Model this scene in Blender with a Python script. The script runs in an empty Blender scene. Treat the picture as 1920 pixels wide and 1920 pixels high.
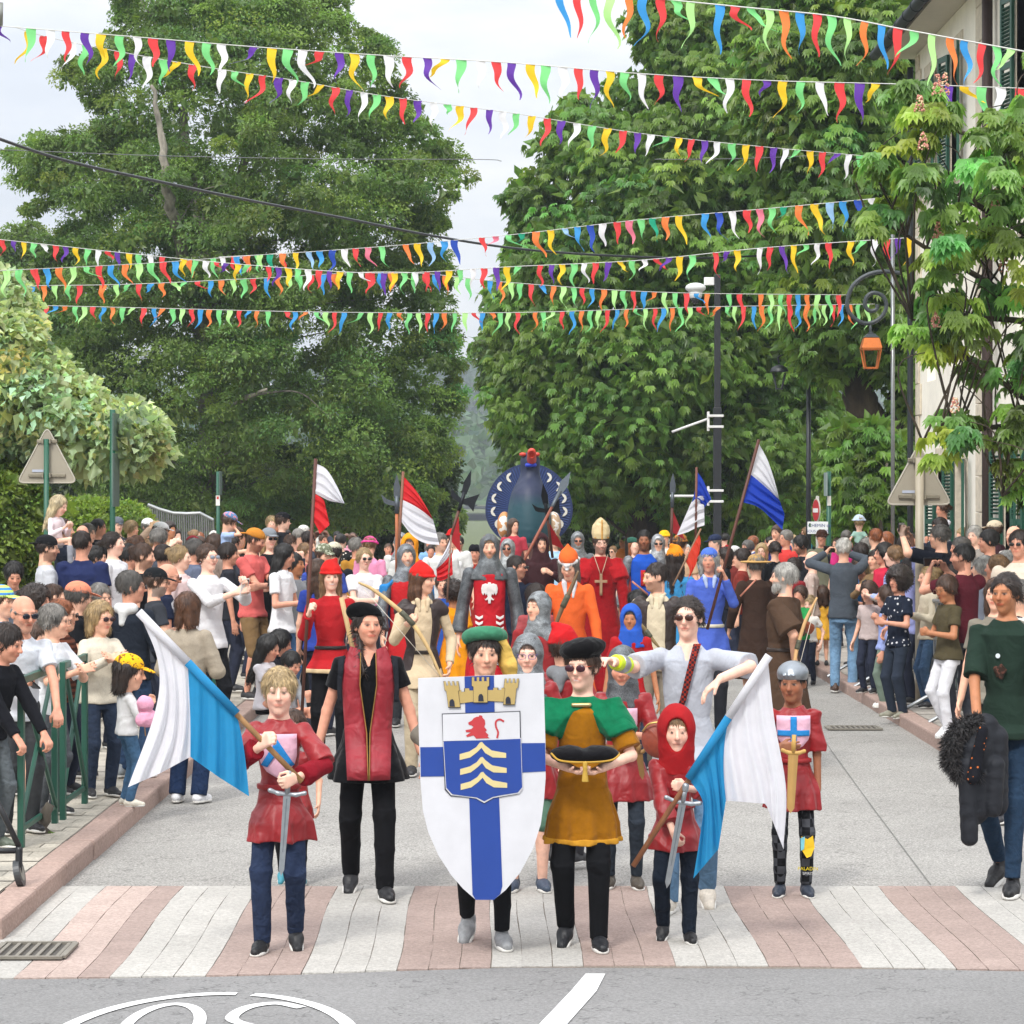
import bpy, bmesh, math, random
import numpy as np
from mathutils import Vector, Matrix
R = math.radians
random.seed(7)
rng = np.random.default_rng(11)
sc = bpy.context.scene
COL = sc.collection
# ---------------------------------------------------------------- camera, sky, sun, exposure
F, HOR, CH = 5000.0, 920.0, 2.3          # focal length and horizon row of the 1920 px frame, eye height
cam = bpy.data.cameras.new('camera'); camo = bpy.data.objects.new('camera', cam); COL.objects.link(camo)
cam.sensor_width = 36; cam.lens = F/1920*36; cam.clip_end = 6000; cam.shift_y = -(960-HOR)/1920
camo.location = (0, 0, CH); camo.rotation_euler = (R(90), 0, 0)
sc.camera = camo
SUN_EL, SUN_AZ = 47, 200
w = bpy.data.worlds.new('World'); sc.world = w; w.use_nodes = True
nt = w.node_tree; nt.nodes.clear()
def N(nt, t, **kw):
    n = nt.nodes.new(t)
    for k, v in kw.items():
        if k.startswith('i_'):
            key = k[2:]
            n.inputs[int(key) if key.isdigit() else key].default_value = v
        else: setattr(n, k, v)
    return n
def L(nt, a, b): nt.links.new(a, b)
out = N(nt, 'ShaderNodeOutputWorld'); bg = N(nt, 'ShaderNodeBackground'); bg.inputs[1].default_value = .1
sky = N(nt, 'ShaderNodeTexSky', sky_type='NISHITA', sun_disc=False)
sky.sun_elevation = R(SUN_EL); sky.sun_rotation = R(SUN_AZ)
tc = N(nt, 'ShaderNodeTexCoord'); sep = N(nt, 'ShaderNodeSeparateXYZ'); L(nt, tc.outputs['Generated'], sep.inputs[0])
mx = N(nt, 'ShaderNodeMath', operation='MAXIMUM', i_1=0.0); L(nt, sep.outputs[2], mx.inputs[0])
ma = N(nt, 'ShaderNodeMath', operation='MULTIPLY_ADD', i_1=1.75, i_2=.67); L(nt, mx.outputs[0], ma.inputs[0])
mp = N(nt, 'ShaderNodeMapping'); mp.inputs['Scale'].default_value = (1, 1, 3.2); L(nt, tc.outputs['Generated'], mp.inputs[0])
nz = N(nt, 'ShaderNodeTexNoise', i_Scale=7.0, i_Detail=5.0, i_Roughness=.55); L(nt, mp.outputs[0], nz.inputs['Vector'])
mr = N(nt, 'ShaderNodeMapRange'); mr.inputs[1].default_value = .35; mr.inputs[2].default_value = .65
mr.inputs[3].default_value = .90; mr.inputs[4].default_value = 1.07; L(nt, nz.outputs[0], mr.inputs[0])
mu = N(nt, 'ShaderNodeMath', operation='MULTIPLY'); L(nt, ma.outputs[0], mu.inputs[0]); L(nt, mr.outputs[0], mu.inputs[1])
vm = N(nt, 'ShaderNodeVectorMath', operation='SCALE'); L(nt, mu.outputs[0], vm.inputs['Scale'])
cm = N(nt, 'ShaderNodeMix', data_type='RGBA'); cm.inputs[6].default_value = (8.2, 8.6, 9.35, 1); cm.inputs[7].default_value = (9.15, 9.15, 9.25, 1); mr2 = N(nt, 'ShaderNodeMapRange'); mr2.inputs[1].default_value = .38; mr2.inputs[2].default_value = .60; L(nt, nz.outputs[0], mr2.inputs[0]); L(nt, mr2.outputs[0], cm.inputs[0]); L(nt, cm.outputs[2], vm.inputs[0])
mixw = N(nt, 'ShaderNodeMix', data_type='RGBA'); mixw.inputs[0].default_value = .9
L(nt, sky.outputs[0], mixw.inputs[6]); L(nt, vm.outputs[0], mixw.inputs[7])
L(nt, mixw.outputs[2], bg.inputs[0]); L(nt, bg.outputs[0], out.inputs[0])
sun = bpy.data.lights.new('sun', 'SUN'); sun.energy = 2.1; sun.angle = R(11); sun.color = (1, .97, .92)
suno = bpy.data.objects.new('sun', sun); COL.objects.link(suno)
_az = R(SUN_AZ)                           # clockwise from +Y
_d = Vector((math.sin(_az)*math.cos(R(SUN_EL)), math.cos(_az)*math.cos(R(SUN_EL)), math.sin(R(SUN_EL))))
suno.rotation_euler = _d.to_track_quat('Z', 'Y').to_euler(); suno.location = _d*50
sc.view_settings.view_transform = 'Standard'; sc.view_settings.look = 'None'; sc.view_settings.gamma = 1; sc.view_settings.exposure = .36
sc.cycles.max_bounces = 6; sc.cycles.diffuse_bounces = 4; sc.cycles.transparent_max_bounces = 8
sc.cycles.transmission_bounces = 3; sc.cycles.glossy_bounces = 2; sc.cycles.caustics_reflective = False; sc.cycles.caustics_refractive = False
sc.cycles.volume_bounces = 0
# ---------------------------------------------------------------- helpers
def at(px, py, D): return Vector(((px-960)/F*D, D, CH-(py-HOR)/F*D))
def gd(py): return CH*F/(py-HOR)          # distance of a ground point seen on row py
def lin(c):
    c = c.lstrip('#'); v = [int(c[i:i+2], 16)/255 for i in (0, 2, 4)]
    return tuple((x/12.92 if x <= .04045 else ((x+.055)/1.055)**2.4) for x in v)
MATS = {}
def mat(hexc, kind='cloth', rough=None, **o):
    key = (hexc, kind, rough, tuple(sorted(o.items())))
    if key in MATS: return MATS[key]
    m = bpy.data.materials.new(kind+'_'+str(len(MATS))); m.use_nodes = True
    t = m.node_tree; b = t.nodes['Principled BSDF']
    c = lin(hexc)
    DEF = dict(cloth=(.9, 90, .15, .05), satin=(.50, 14, .25, .10), velvet=(1, 30, .15, .14), knit=(1, 140, .5, .10), denim=(.95, 45, .25, .14),
               hair=(.5, 110, 1.0, .5), metal=(.35, 30, .05, .1), paint=(.45, 8, .04, .05), plastic=(.4, 20, .03, .03), wood=(.6, 20, .2, .25),
               stone=(.9, 12, .4, .18), plaster=(.95, 3, .15, .07), bark=(1, 6, 1, .5), leather=(.55, 50, .2, .15), mail=(.5, 170, 1, .5), glass=(.08, 1, 0, 0), glow=(1, 1, 0, 0),
               flag=(.8, 14, .25, .04))[kind]
    r, s, bump, var = DEF
    b.inputs['Roughness'].default_value = rough if rough is not None else r
    tcn = N(t, 'ShaderNodeTexCoord'); vec = tcn.outputs['Object']
    if kind in ('hair', 'wood', 'bark'):
        mpn = N(t, 'ShaderNodeMapping'); mpn.inputs['Scale'].default_value = (1, 1, .12 if kind != 'bark' else .35); L(t, vec, mpn.inputs[0]); vec = mpn.outputs[0]
    nn = N(t, 'ShaderNodeTexNoise', i_Scale=float(s), i_Detail=4.0, i_Roughness=.6); L(t, vec, nn.inputs['Vector'])
    rp = N(t, 'ShaderNodeMapRange'); rp.inputs[1].default_value = .25; rp.inputs[2].default_value = .75
    rp.inputs[3].default_value = 1-var*1.3; rp.inputs[4].default_value = 1+var; L(t, nn.outputs[0], rp.inputs[0])
    big = N(t, 'ShaderNodeTexNoise', i_Scale=float(s)/9+.6, i_Detail=3.0); L(t, tcn.outputs['Object'], big.inputs['Vector'])
    rp2 = N(t, 'ShaderNodeMapRange'); rp2.inputs[1].default_value = .3; rp2.inputs[2].default_value = .7
    rp2.inputs[3].default_value = 1-var*.9; rp2.inputs[4].default_value = 1+var*.6; L(t, big.outputs[0], rp2.inputs[0])
    mm = N(t, 'ShaderNodeMath', operation='MULTIPLY'); L(t, rp.outputs[0], mm.inputs[0]); L(t, rp2.outputs[0], mm.inputs[1])
    vs = N(t, 'ShaderNodeVectorMath', operation='SCALE'); vs.inputs[0].default_value = c; L(t, mm.outputs[0], vs.inputs['Scale'])
    if o.get('attr'):
        at_ = N(t, 'ShaderNodeVertexColor', layer_name='Col'); L(t, at_.outputs[0], vs.inputs[0])
    src = vs.outputs[0]
    if o.get('check'):                     # second colour by a pattern that belongs to the fabric
        kind2, col2, sc2 = o['check']
        if kind2 == 'dots': tx = N(t, 'ShaderNodeTexVoronoi', i_Scale=float(sc2)); L(t, tcn.outputs['Object'], tx.inputs['Vector']); fo = tx.outputs[0]; thr = .22; op = 'LESS_THAN'
        elif kind2 == 'stripe': tx = N(t, 'ShaderNodeTexWave', bands_direction='Z', i_Scale=float(sc2)); L(t, tcn.outputs['Object'], tx.inputs['Vector']); fo = tx.outputs[1]; thr = .5; op = 'LESS_THAN'
        elif kind2 == 'checker': tx = N(t, 'ShaderNodeTexChecker', i_Scale=float(sc2)); L(t, tcn.outputs['Object'], tx.inputs['Vector']); fo = tx.outputs[1]; thr = .5; op = 'GREATER_THAN'
        else: tx = N(t, 'ShaderNodeTexNoise', i_Scale=float(sc2)); L(t, tcn.outputs['Object'], tx.inputs['Vector']); fo = tx.outputs[0]; thr = .56; op = 'GREATER_THAN'
        mt = N(t, 'ShaderNodeMath', operation=op, i_1=thr); L(t, fo, mt.inputs[0])
        mc = N(t, 'ShaderNodeMix', data_type='RGBA'); L(t, mt.outputs[0], mc.inputs[0]); L(t, src, mc.inputs[6]); mc.inputs[7].default_value = (*lin(col2), 1); src = mc.outputs[2]
    L(t, src, b.inputs['Base Color'])
    if bump:
        bp = N(t, 'ShaderNodeBump', i_Strength=bump, i_Distance={'bark': .06, 'stone': .01, 'satin': .012, 'flag': .01}.get(kind, .004)); L(t, nn.outputs[0], bp.inputs['Height']); L(t, bp.outputs[0], b.inputs['Normal'])
    if kind in ('cloth', 'satin', 'velvet', 'denim', 'knit', 'leather', 'hair'):
        w2 = N(t, 'ShaderNodeTexNoise', i_Scale={'satin': 7.5, 'denim': 16., 'velvet': 9., 'hair': 45.}.get(kind, 9.), i_Detail=2.5, i_Distortion=.6); L(t, vec if kind == 'hair' else tcn.outputs['Object'], w2.inputs['Vector'])
        b2 = N(t, 'ShaderNodeBump', i_Strength=.75, i_Distance={'satin': .042, 'velvet': .03, 'knit': .02, 'hair': .008}.get(kind, .028)); L(t, w2.outputs[0], b2.inputs['Height']); L(t, bp.outputs[0], b2.inputs['Normal']); L(t, b2.outputs[0], b.inputs['Normal'])
    if kind in ('metal', 'mail'): b.inputs['Metallic'].default_value = o.get('metallic', .7)
    if kind in ('velvet', 'satin'): b.inputs['Sheen Weight'].default_value = .12; b.inputs['Sheen Roughness'].default_value = .4
    if kind == 'glow': b.inputs['Emission Color'].default_value = (*c, 1); b.inputs['Emission Strength'].default_value = .5
    if kind in ('cloth', 'knit', 'denim', 'velvet'): b.inputs['Specular IOR Level'].default_value = .15
    if kind == 'flag':
        tr = N(t, 'ShaderNodeBsdfTranslucent'); L(t, src, tr.inputs[0]); mi = N(t, 'ShaderNodeMixShader'); mi.inputs[0].default_value = .35
        L(t, b.outputs[0], mi.inputs[1]); L(t, tr.outputs[0], mi.inputs[2]); L(t, mi.outputs[0], t.nodes['Material Output'].inputs[0])
    MATS[key] = m; return m
def skinmat():
    if 'skin' in MATS: return MATS['skin']
    m = bpy.data.materials.new('skin'); m.use_nodes = True; t = m.node_tree; b = t.nodes['Principled BSDF']
    a = N(t, 'ShaderNodeVertexColor', layer_name='Col'); L(t, a.outputs[0], b.inputs['Base Color'])
    b.inputs['Roughness'].default_value = .52; b.inputs['Specular IOR Level'].default_value = .3
    tcs = N(t, 'ShaderNodeTexCoord'); ns = N(t, 'ShaderNodeTexNoise', i_Scale=26.0, i_Detail=4.0); L(t, tcs.outputs['Object'], ns.inputs['Vector']); rs = N(t, 'ShaderNodeMapRange'); rs.inputs[1].default_value = .3; rs.inputs[2].default_value = .7; rs.inputs[3].default_value = .86; rs.inputs[4].default_value = 1.08; L(t, ns.outputs[0], rs.inputs[0])
    sv = N(t, 'ShaderNodeVectorMath', operation='SCALE'); L(t, a.outputs[0], sv.inputs[0]); L(t, rs.outputs[0], sv.inputs['Scale']); L(t, sv.outputs[0], b.inputs['Base Color'])
    nn = N(t, 'ShaderNodeTexNoise', i_Scale=60.0); bp = N(t, 'ShaderNodeBump', i_Strength=.1, i_Distance=.003); L(t, nn.outputs[0], bp.inputs['Height']); L(t, bp.outputs[0], b.inputs['Normal'])
    MATS['skin'] = m; return m
def leafmat(name='leaf', rough=.42, trans=.45):
    if name in MATS: return MATS[name]
    m = bpy.data.materials.new(name); m.use_nodes = True; t = m.node_tree; b = t.nodes['Principled BSDF']
    a = N(t, 'ShaderNodeVertexColor', layer_name='Col'); L(t, a.outputs[0], b.inputs['Base Color'])
    b.inputs['Roughness'].default_value = rough; b.inputs['Specular IOR Level'].default_value = .55
    tr = N(t, 'ShaderNodeBsdfTranslucent'); vs = N(t, 'ShaderNodeVectorMath', operation='MULTIPLY'); vs.inputs[1].default_value = (1.25, 1.35, .7)
    L(t, a.outputs[0], vs.inputs[0]); L(t, vs.outputs[0], tr.inputs[0])
    mi = N(t, 'ShaderNodeMixShader'); mi.inputs[0].default_value = trans
    L(t, b.outputs[0], mi.inputs[1]); L(t, tr.outputs[0], mi.inputs[2]); L(t, mi.outputs[0], t.nodes['Material Output'].inputs[0])
    MATS[name] = m; return m
def link(name, me, m, parent=None, loc=None):
    o = bpy.data.objects.new(name, me); COL.objects.link(o)
    if m is not None:
        for x in (m if isinstance(m, (list, tuple)) else [m]): me.materials.append(x)
    if parent is not None: o.parent = parent
    if loc is not None: o.location = loc
    return o
def tag(o, label=None, cat=None, group=None, kind=None):
    if label: o['label'] = label
    if cat: o['category'] = cat
    if group: o['group'] = group
    if kind: o['kind'] = kind
    return o
def empty(name, loc, label, cat, group=None, rz=0):
    o = bpy.data.objects.new(name, None); COL.objects.link(o); o.location = loc; o.rotation_euler = (0, 0, rz); o.empty_display_size = .1
    return tag(o, label, cat, group)
def npmesh(name, V, Q, smooth=True, cols=None, mi=None):
    me = bpy.data.meshes.new(name); V = np.asarray(V, np.float32); Q = np.asarray(Q, np.int32)
    k = Q.shape[1]; me.vertices.add(len(V)); me.vertices.foreach_set('co', V.ravel())
    me.loops.add(Q.size); me.loops.foreach_set('vertex_index', Q.ravel()); me.polygons.add(len(Q))
    me.polygons.foreach_set('loop_start', np.arange(0, Q.size, k, dtype=np.int32)); me.polygons.foreach_set('loop_total', np.full(len(Q), k, np.int32))
    me.polygons.foreach_set('use_smooth', np.full(len(Q), bool(smooth)))
    if mi is not None: me.polygons.foreach_set('material_index', np.asarray(mi, np.int32))
    me.update(calc_edges=True)
    if cols is not None:
        a = me.color_attributes.new('Col', 'FLOAT_COLOR', 'POINT'); c4 = np.ones((len(V), 4), np.float32); c4[:, :3] = cols; a.data.foreach_set('color', c4.ravel())
    return me
def bmm(name, bm, smooth=False):
    me = bpy.data.meshes.new(name); bm.normal_update(); bm.to_mesh(me); bm.free()
    if smooth:
        for p in me.polygons: p.use_smooth = True
    return me
def bbox_bm(bm, a, b, bev=0):
    a, b = Vector(a), Vector(b); c = (a+b)/2; s = b-a
    r = bmesh.ops.create_cube(bm, size=1, matrix=Matrix.Translation(c) @ Matrix.Diagonal((abs(s.x), abs(s.y), abs(s.z), 1)))
    if bev:
        es = list({e for v in r['verts'] for e in v.link_edges}); bmesh.ops.bevel(bm, geom=es, offset=bev, segments=2, affect='EDGES', profile=.5)
def box(name, a, b, m, parent=None, bev=0):
    bm = bmesh.new(); bbox_bm(bm, a, b, bev); return link(name, bmm(name, bm), m, parent)
def tube_bm(bm, pts, rad, seg=10, closed_ends=True):
    pts = [Vector(p) for p in pts]; n = len(pts); rads = rad if isinstance(rad, (list, tuple)) else [rad]*n
    rings = []; up = None
    for i, p in enumerate(pts):
        d = (pts[min(i+1, n-1)]-pts[max(i-1, 0)]).normalized()
        if up is None: up = d.orthogonal().normalized()
        up = (up-d*up.dot(d)); up = up.normalized() if up.length > 1e-5 else d.orthogonal().normalized(); s = d.cross(up)
        rings.append([bm.verts.new(p+(up*math.cos(t)+s*math.sin(t))*rads[i]) for t in [2*math.pi*j/seg for j in range(seg)]])
    for a, b in zip(rings, rings[1:]):
        for j in range(seg): bm.faces.new((a[j], a[(j+1) % seg], b[(j+1) % seg], b[j]))
    if closed_ends: bm.faces.new(rings[0][::-1]); bm.faces.new(rings[-1])
def tube(name, pts, rad, m, parent=None, seg=10):
    bm = bmesh.new(); tube_bm(bm, pts, rad, seg); me = bmm(name, bm, True); return link(name, me, m, parent)
def spl(pts, n=8):
    pts = [Vector(p) for p in pts]; o = []; P = [pts[0]*2-pts[1]]+pts+[pts[-1]*2-pts[-2]]
    for i in range(1, len(P)-2):
        for k in range(n):
            t = k/n; a, b, c, d = P[i-1:i+3]
            o.append(.5*((2*b)+(c-a)*t+(2*a-5*b+4*c-d)*t*t+(3*b-a-3*c+d)*t**3))
    o.append(pts[-1]); return o
def poly_bm(bm, pts, th, fn):
    """extruded polygon: pts 2-D, th thickness, fn maps (u,v,w) -> 3-D"""
    f0 = [bm.verts.new(fn(u, v, 0)) for u, v in pts]; f1 = [bm.verts.new(fn(u, v, th)) for u, v in pts]
    fa = bm.faces.new(f0); fb = bm.faces.new(f1[::-1]); n = len(pts)
    for i in range(n): bm.faces.new((f0[i], f1[i], f1[(i+1) % n], f0[(i+1) % n]))
    fa.normal_update(); fb.normal_update(); bmesh.ops.triangulate(bm, faces=[fa, fb]); bmesh.ops.recalc_face_normals(bm, faces=bm.faces[:])
def poly(name, pts, th, fn, m, parent=None):
    bm = bmesh.new(); poly_bm(bm, pts, th, fn); return link(name, bmm(name, bm), m, parent)
# ---------------------------------------------------------------- implicit surfaces meshed with surface nets
def v3(a): return np.array(a, np.float64)
class SDF:
    def __init__(s, vox): s.v = vox; s.P = []
    def cap(s, a, b, ra, rb=None, k=.02, sub=False):
        a, b = v3(a), v3(b); rb = ra if rb is None else rb; m = max(ra, rb)
        s.P.append(('c', np.minimum(a, b)-m, np.maximum(a, b)+m, (a, b, ra, rb), k, sub)); return s
    def cone(s, a, b, ra, rb=None, k=.02, el=1.):
        a, b = v3(a), v3(b); rb = ra if rb is None else rb; m = max(ra, rb); s.P.append(('k', np.minimum(a, b)-m, np.maximum(a, b)+m, (a, b, ra, rb), k, False)); return s
    def ell(s, c, r, Rm=None, k=.02, sub=False):
        c, r = v3(c), v3(r); Rm = np.eye(3) if Rm is None else np.array(Rm)
        e = np.sqrt((Rm**2) @ (r**2)); s.P.append(('e', c-e, c+e, (c, r, Rm), k, sub)); return s
    def loft(s, o, Rm, sl, k=.02, fold=(0, 0, 0, 0), sub=False, ex=2.0):
        o = v3(o); Rm = np.eye(3) if Rm is None else np.array(Rm); sl = np.array(sl, float)
        mr = max(sl[:, 1].max(), (sl[:, 2]+abs(sl[:, 3])).max())*(1+fold[0]*1.5); z0, z1 = sl[:, 0].min(), sl[:, 0].max()
        cs = np.array([[x, y, z] for x in (-mr, mr) for y in (-mr, mr) for z in (z0, z1)]) @ Rm.T+o
        s.P.append(('l', cs.min(0), cs.max(0), (o, Rm, sl, fold, ex), k, sub)); return s
    def half(s, p, n): s.P.append(('h', None, None, (v3(p), v3(n)/np.linalg.norm(n)), 0, True)); return s
    def mesh(s, name, disp=None, cols=None):
        v = s.v; ad = [p for p in s.P if not p[5]]
        lo = np.min([p[1] for p in ad], 0)-v*3; hi = np.max([p[2] for p in ad], 0)+v*3
        n = np.ceil((hi-lo)/v).astype(int)+1; G = np.full(n, .2, np.float32)
        ax = [(lo[i]+np.arange(n[i])*v).astype(np.float32) for i in range(3)]
        for t, a, b, q, k, sub in s.P:
            if t == 'h':
                d = ((ax[0]-q[0][0])*q[1][0])[:, None, None]+((ax[1]-q[0][1])*q[1][1])[None, :, None]+((ax[2]-q[0][2])*q[1][2])[None, None, :]
                np.maximum(G, d, out=G); continue
            pad = max(k, .0)+v*2.5; i0 = np.clip(np.floor((a-pad-lo)/v).astype(int), 0, n-1); i1 = np.clip(np.ceil((b+pad-lo)/v).astype(int)+1, 1, n)
            if (i1 <= i0).any(): continue
            sl = tuple(slice(x, y) for x, y in zip(i0, i1)); X = ax[0][sl[0]][:, None, None]; Y = ax[1][sl[1]][None, :, None]; Z = ax[2][sl[2]][None, None, :]
            if t == 'c':
                A, B, ra, rb = q; ab = B-A; l2 = max(ab @ ab, 1e-9)
                x, y, z = X-A[0], Y-A[1], Z-A[2]; h = np.clip((x*ab[0]+y*ab[1]+z*ab[2])/l2, 0, 1)
                d = np.sqrt((x-h*ab[0])**2+(y-h*ab[1])**2+(z-h*ab[2])**2)-(ra+h*(rb-ra))
            elif t == 'k':
                A, B, ra, rb = q; ab = B-A; ln_ = max(math.sqrt(ab @ ab), 1e-6); ab = ab/ln_
                x, y, z = X-A[0], Y-A[1], Z-A[2]; h = x*ab[0]+y*ab[1]+z*ab[2]
                rad = np.sqrt(np.maximum(x*x+y*y+z*z-h*h, 0)); d = np.maximum(rad-(ra+np.clip(h/ln_, 0, 1)*(rb-ra)), np.maximum(-h-ra*.5, h-ln_))
            elif t == 'e':
                c, r, M = q; x, y, z = X-c[0], Y-c[1], Z-c[2]
                u = (M[0, 0]*x+M[1, 0]*y+M[2, 0]*z); vv = (M[0, 1]*x+M[1, 1]*y+M[2, 1]*z); w_ = (M[0, 2]*x+M[1, 2]*y+M[2, 2]*z)
                k0 = np.sqrt((u/r[0])**2+(vv/r[1])**2+(w_/r[2])**2); k1 = np.sqrt((u/r[0]**2)**2+(vv/r[1]**2)**2+(w_/r[2]**2)**2)
                d = k0*(k0-1)/np.maximum(k1, 1e-6)
            else:
                o, M, S, fo, ex = q; x, y, z = X-o[0], Y-o[1], Z-o[2]
                u = (M[0, 0]*x+M[1, 0]*y+M[2, 0]*z); vv = (M[0, 1]*x+M[1, 1]*y+M[2, 1]*z); w_ = (M[0, 2]*x+M[1, 2]*y+M[2, 2]*z)
                order = np.argsort(S[:, 0]); S2 = S[order]; rx = np.interp(w_, S2[:, 0], S2[:, 1]); ry = np.interp(w_, S2[:, 0], S2[:, 2]); cy = np.interp(w_, S2[:, 0], S2[:, 3])
                vv = vv-cy
                if fo[0]:
                    th = np.arctan2(vv/ry, u/rx); g = np.clip((fo[3]-w_)/max(fo[3]-S2[0, 0], 1e-3), 0, 1) if fo[3] else 1
                    f_ = 1+fo[0]*g*(np.sin(th*fo[1]+fo[2]+1.3*np.sin(th*2+fo[2]*3))*.7+.4*np.sin(th*fo[1]*1.9+fo[2]*2)); rx = rx*f_; ry = ry*f_
                if ex == 2: kk = np.sqrt((u/rx)**2+(vv/ry)**2)
                else: kk = (np.abs(u/rx)**ex+np.abs(vv/ry)**ex)**(1/ex)
                d = (kk-1)*np.minimum(rx, ry); d = np.maximum(d, np.maximum(w_-S2[-1, 0], S2[0, 0]-w_))
            g = G[sl]; d = d.astype(np.float32)
            if sub:
                d = -d
                if k > 0: h = np.clip(.5-.5*(d-g)/k, 0, 1); G[sl] = d*(1-h)+g*h+k*h*(1-h)
                else: G[sl] = np.maximum(g, d)
            else:
                if k > 0: h = np.clip(.5+.5*(g-d)/k, 0, 1); G[sl] = g*(1-h)+d*h-k*h*(1-h)
                else: G[sl] = np.minimum(g, d)
        if disp is not None:
            idx = np.nonzero(np.abs(G) < .04); pts = [ax[i][idx[i]] for i in range(3)]; G[idx] += disp(*pts).astype(np.float32)
        V, Q = nets(G, lo, v)
        return npmesh(name, V, Q, cols=cols(V) if cols is not None else None)
def nets(G, lo, v):
    S = G < 0; c = S[:-1, :-1, :-1].astype(np.int8)
    for i in (0, 1):
        for j in (0, 1):
            for k in (0, 1):
                if i+j+k: c = c+S[i:S.shape[0]-1+i, j:S.shape[1]-1+j, k:S.shape[2]-1+k]
    act = (c > 0) & (c < 8); I = np.argwhere(act); idm = np.full(act.shape, -1, np.int32); idm[act] = np.arange(len(I))
    pos = np.zeros((len(I), 3), np.float32); cnt = np.zeros(len(I), np.float32)
    for axx in range(3):
        o = [a for a in range(3) if a != axx]
        for p in (0, 1):
            for q in (0, 1):
                a = np.zeros(3, int); a[o[0]] = p; a[o[1]] = q; b = a.copy(); b[axx] = 1
                A = I+a; B = I+b; ga = G[A[:, 0], A[:, 1], A[:, 2]]; gb = G[B[:, 0], B[:, 1], B[:, 2]]
                m = (ga < 0) != (gb < 0); t = np.where(m, ga/np.where(m, ga-gb, 1), 0)
                pt = a[None, :]+t[:, None]*(b-a)[None, :]; pos += pt*m[:, None]; cnt += m
    V = (I+pos/cnt[:, None])*v+lo
    Qs = []
    for axx in range(3):
        sl0 = [slice(None)]*3; sl1 = [slice(None)]*3; sl0[axx] = slice(0, -1); sl1[axx] = slice(1, None)
        a, b = S[tuple(sl0)], S[tuple(sl1)]; E = np.argwhere(a != b); u, w_ = [(1, 2), (2, 0), (0, 1)][axx]
        ok = (E[:, u] > 0) & (E[:, w_] > 0) & (E[:, u] < S.shape[u]-1) & (E[:, w_] < S.shape[w_]-1); E = E[ok]
        def cid(du, dw): c_ = E.copy(); c_[:, u] += du; c_[:, w_] += dw; return idm[c_[:, 0], c_[:, 1], c_[:, 2]]
        q = np.stack([cid(-1, -1), cid(0, -1), cid(0, 0), cid(-1, 0)], 1)
        ins = S[E[:, 0], E[:, 1], E[:, 2]]; q[~ins] = q[~ins][:, ::-1]; Qs.append(q)
    return V, np.concatenate(Qs)
def wrinkle(amp, fr=22, seed=0, st=1.0):
    """cloth folds: long ridges that run down the cloth, crossed by short slanting creases"""
    a = np.random.default_rng(abs(seed)).uniform(0, 6, 8)
    def f(x, y, z):
        p1 = fr*1.15*(x*.85+y*.55)/max(st, .5)+1.1*np.sin(z*fr*.22+a[0])+.8*np.sin(x*fr*.4+a[1]); p2 = fr*(z*1.15+x*.55*np.sign(np.sin(z*2+a[2]))+y*.3)+1.3*np.sin(x*fr*.35+a[3])
        r1 = (1-np.abs(np.sin(p1*.8+a[4])))**1.6; r2 = (1-np.abs(np.sin(p2*.7+a[5])))**2; m = .5+.5*np.sin(z*fr*.3+x*fr*.25+a[6])
        return -amp*(r1*(.35+.65*m)+r2*(1-m)*.9-.35)
    return f

def slope(y): return -max(0., y-34)*.02 if y < 160 else -2.52      # beyond 34 m the street falls away gently
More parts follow.
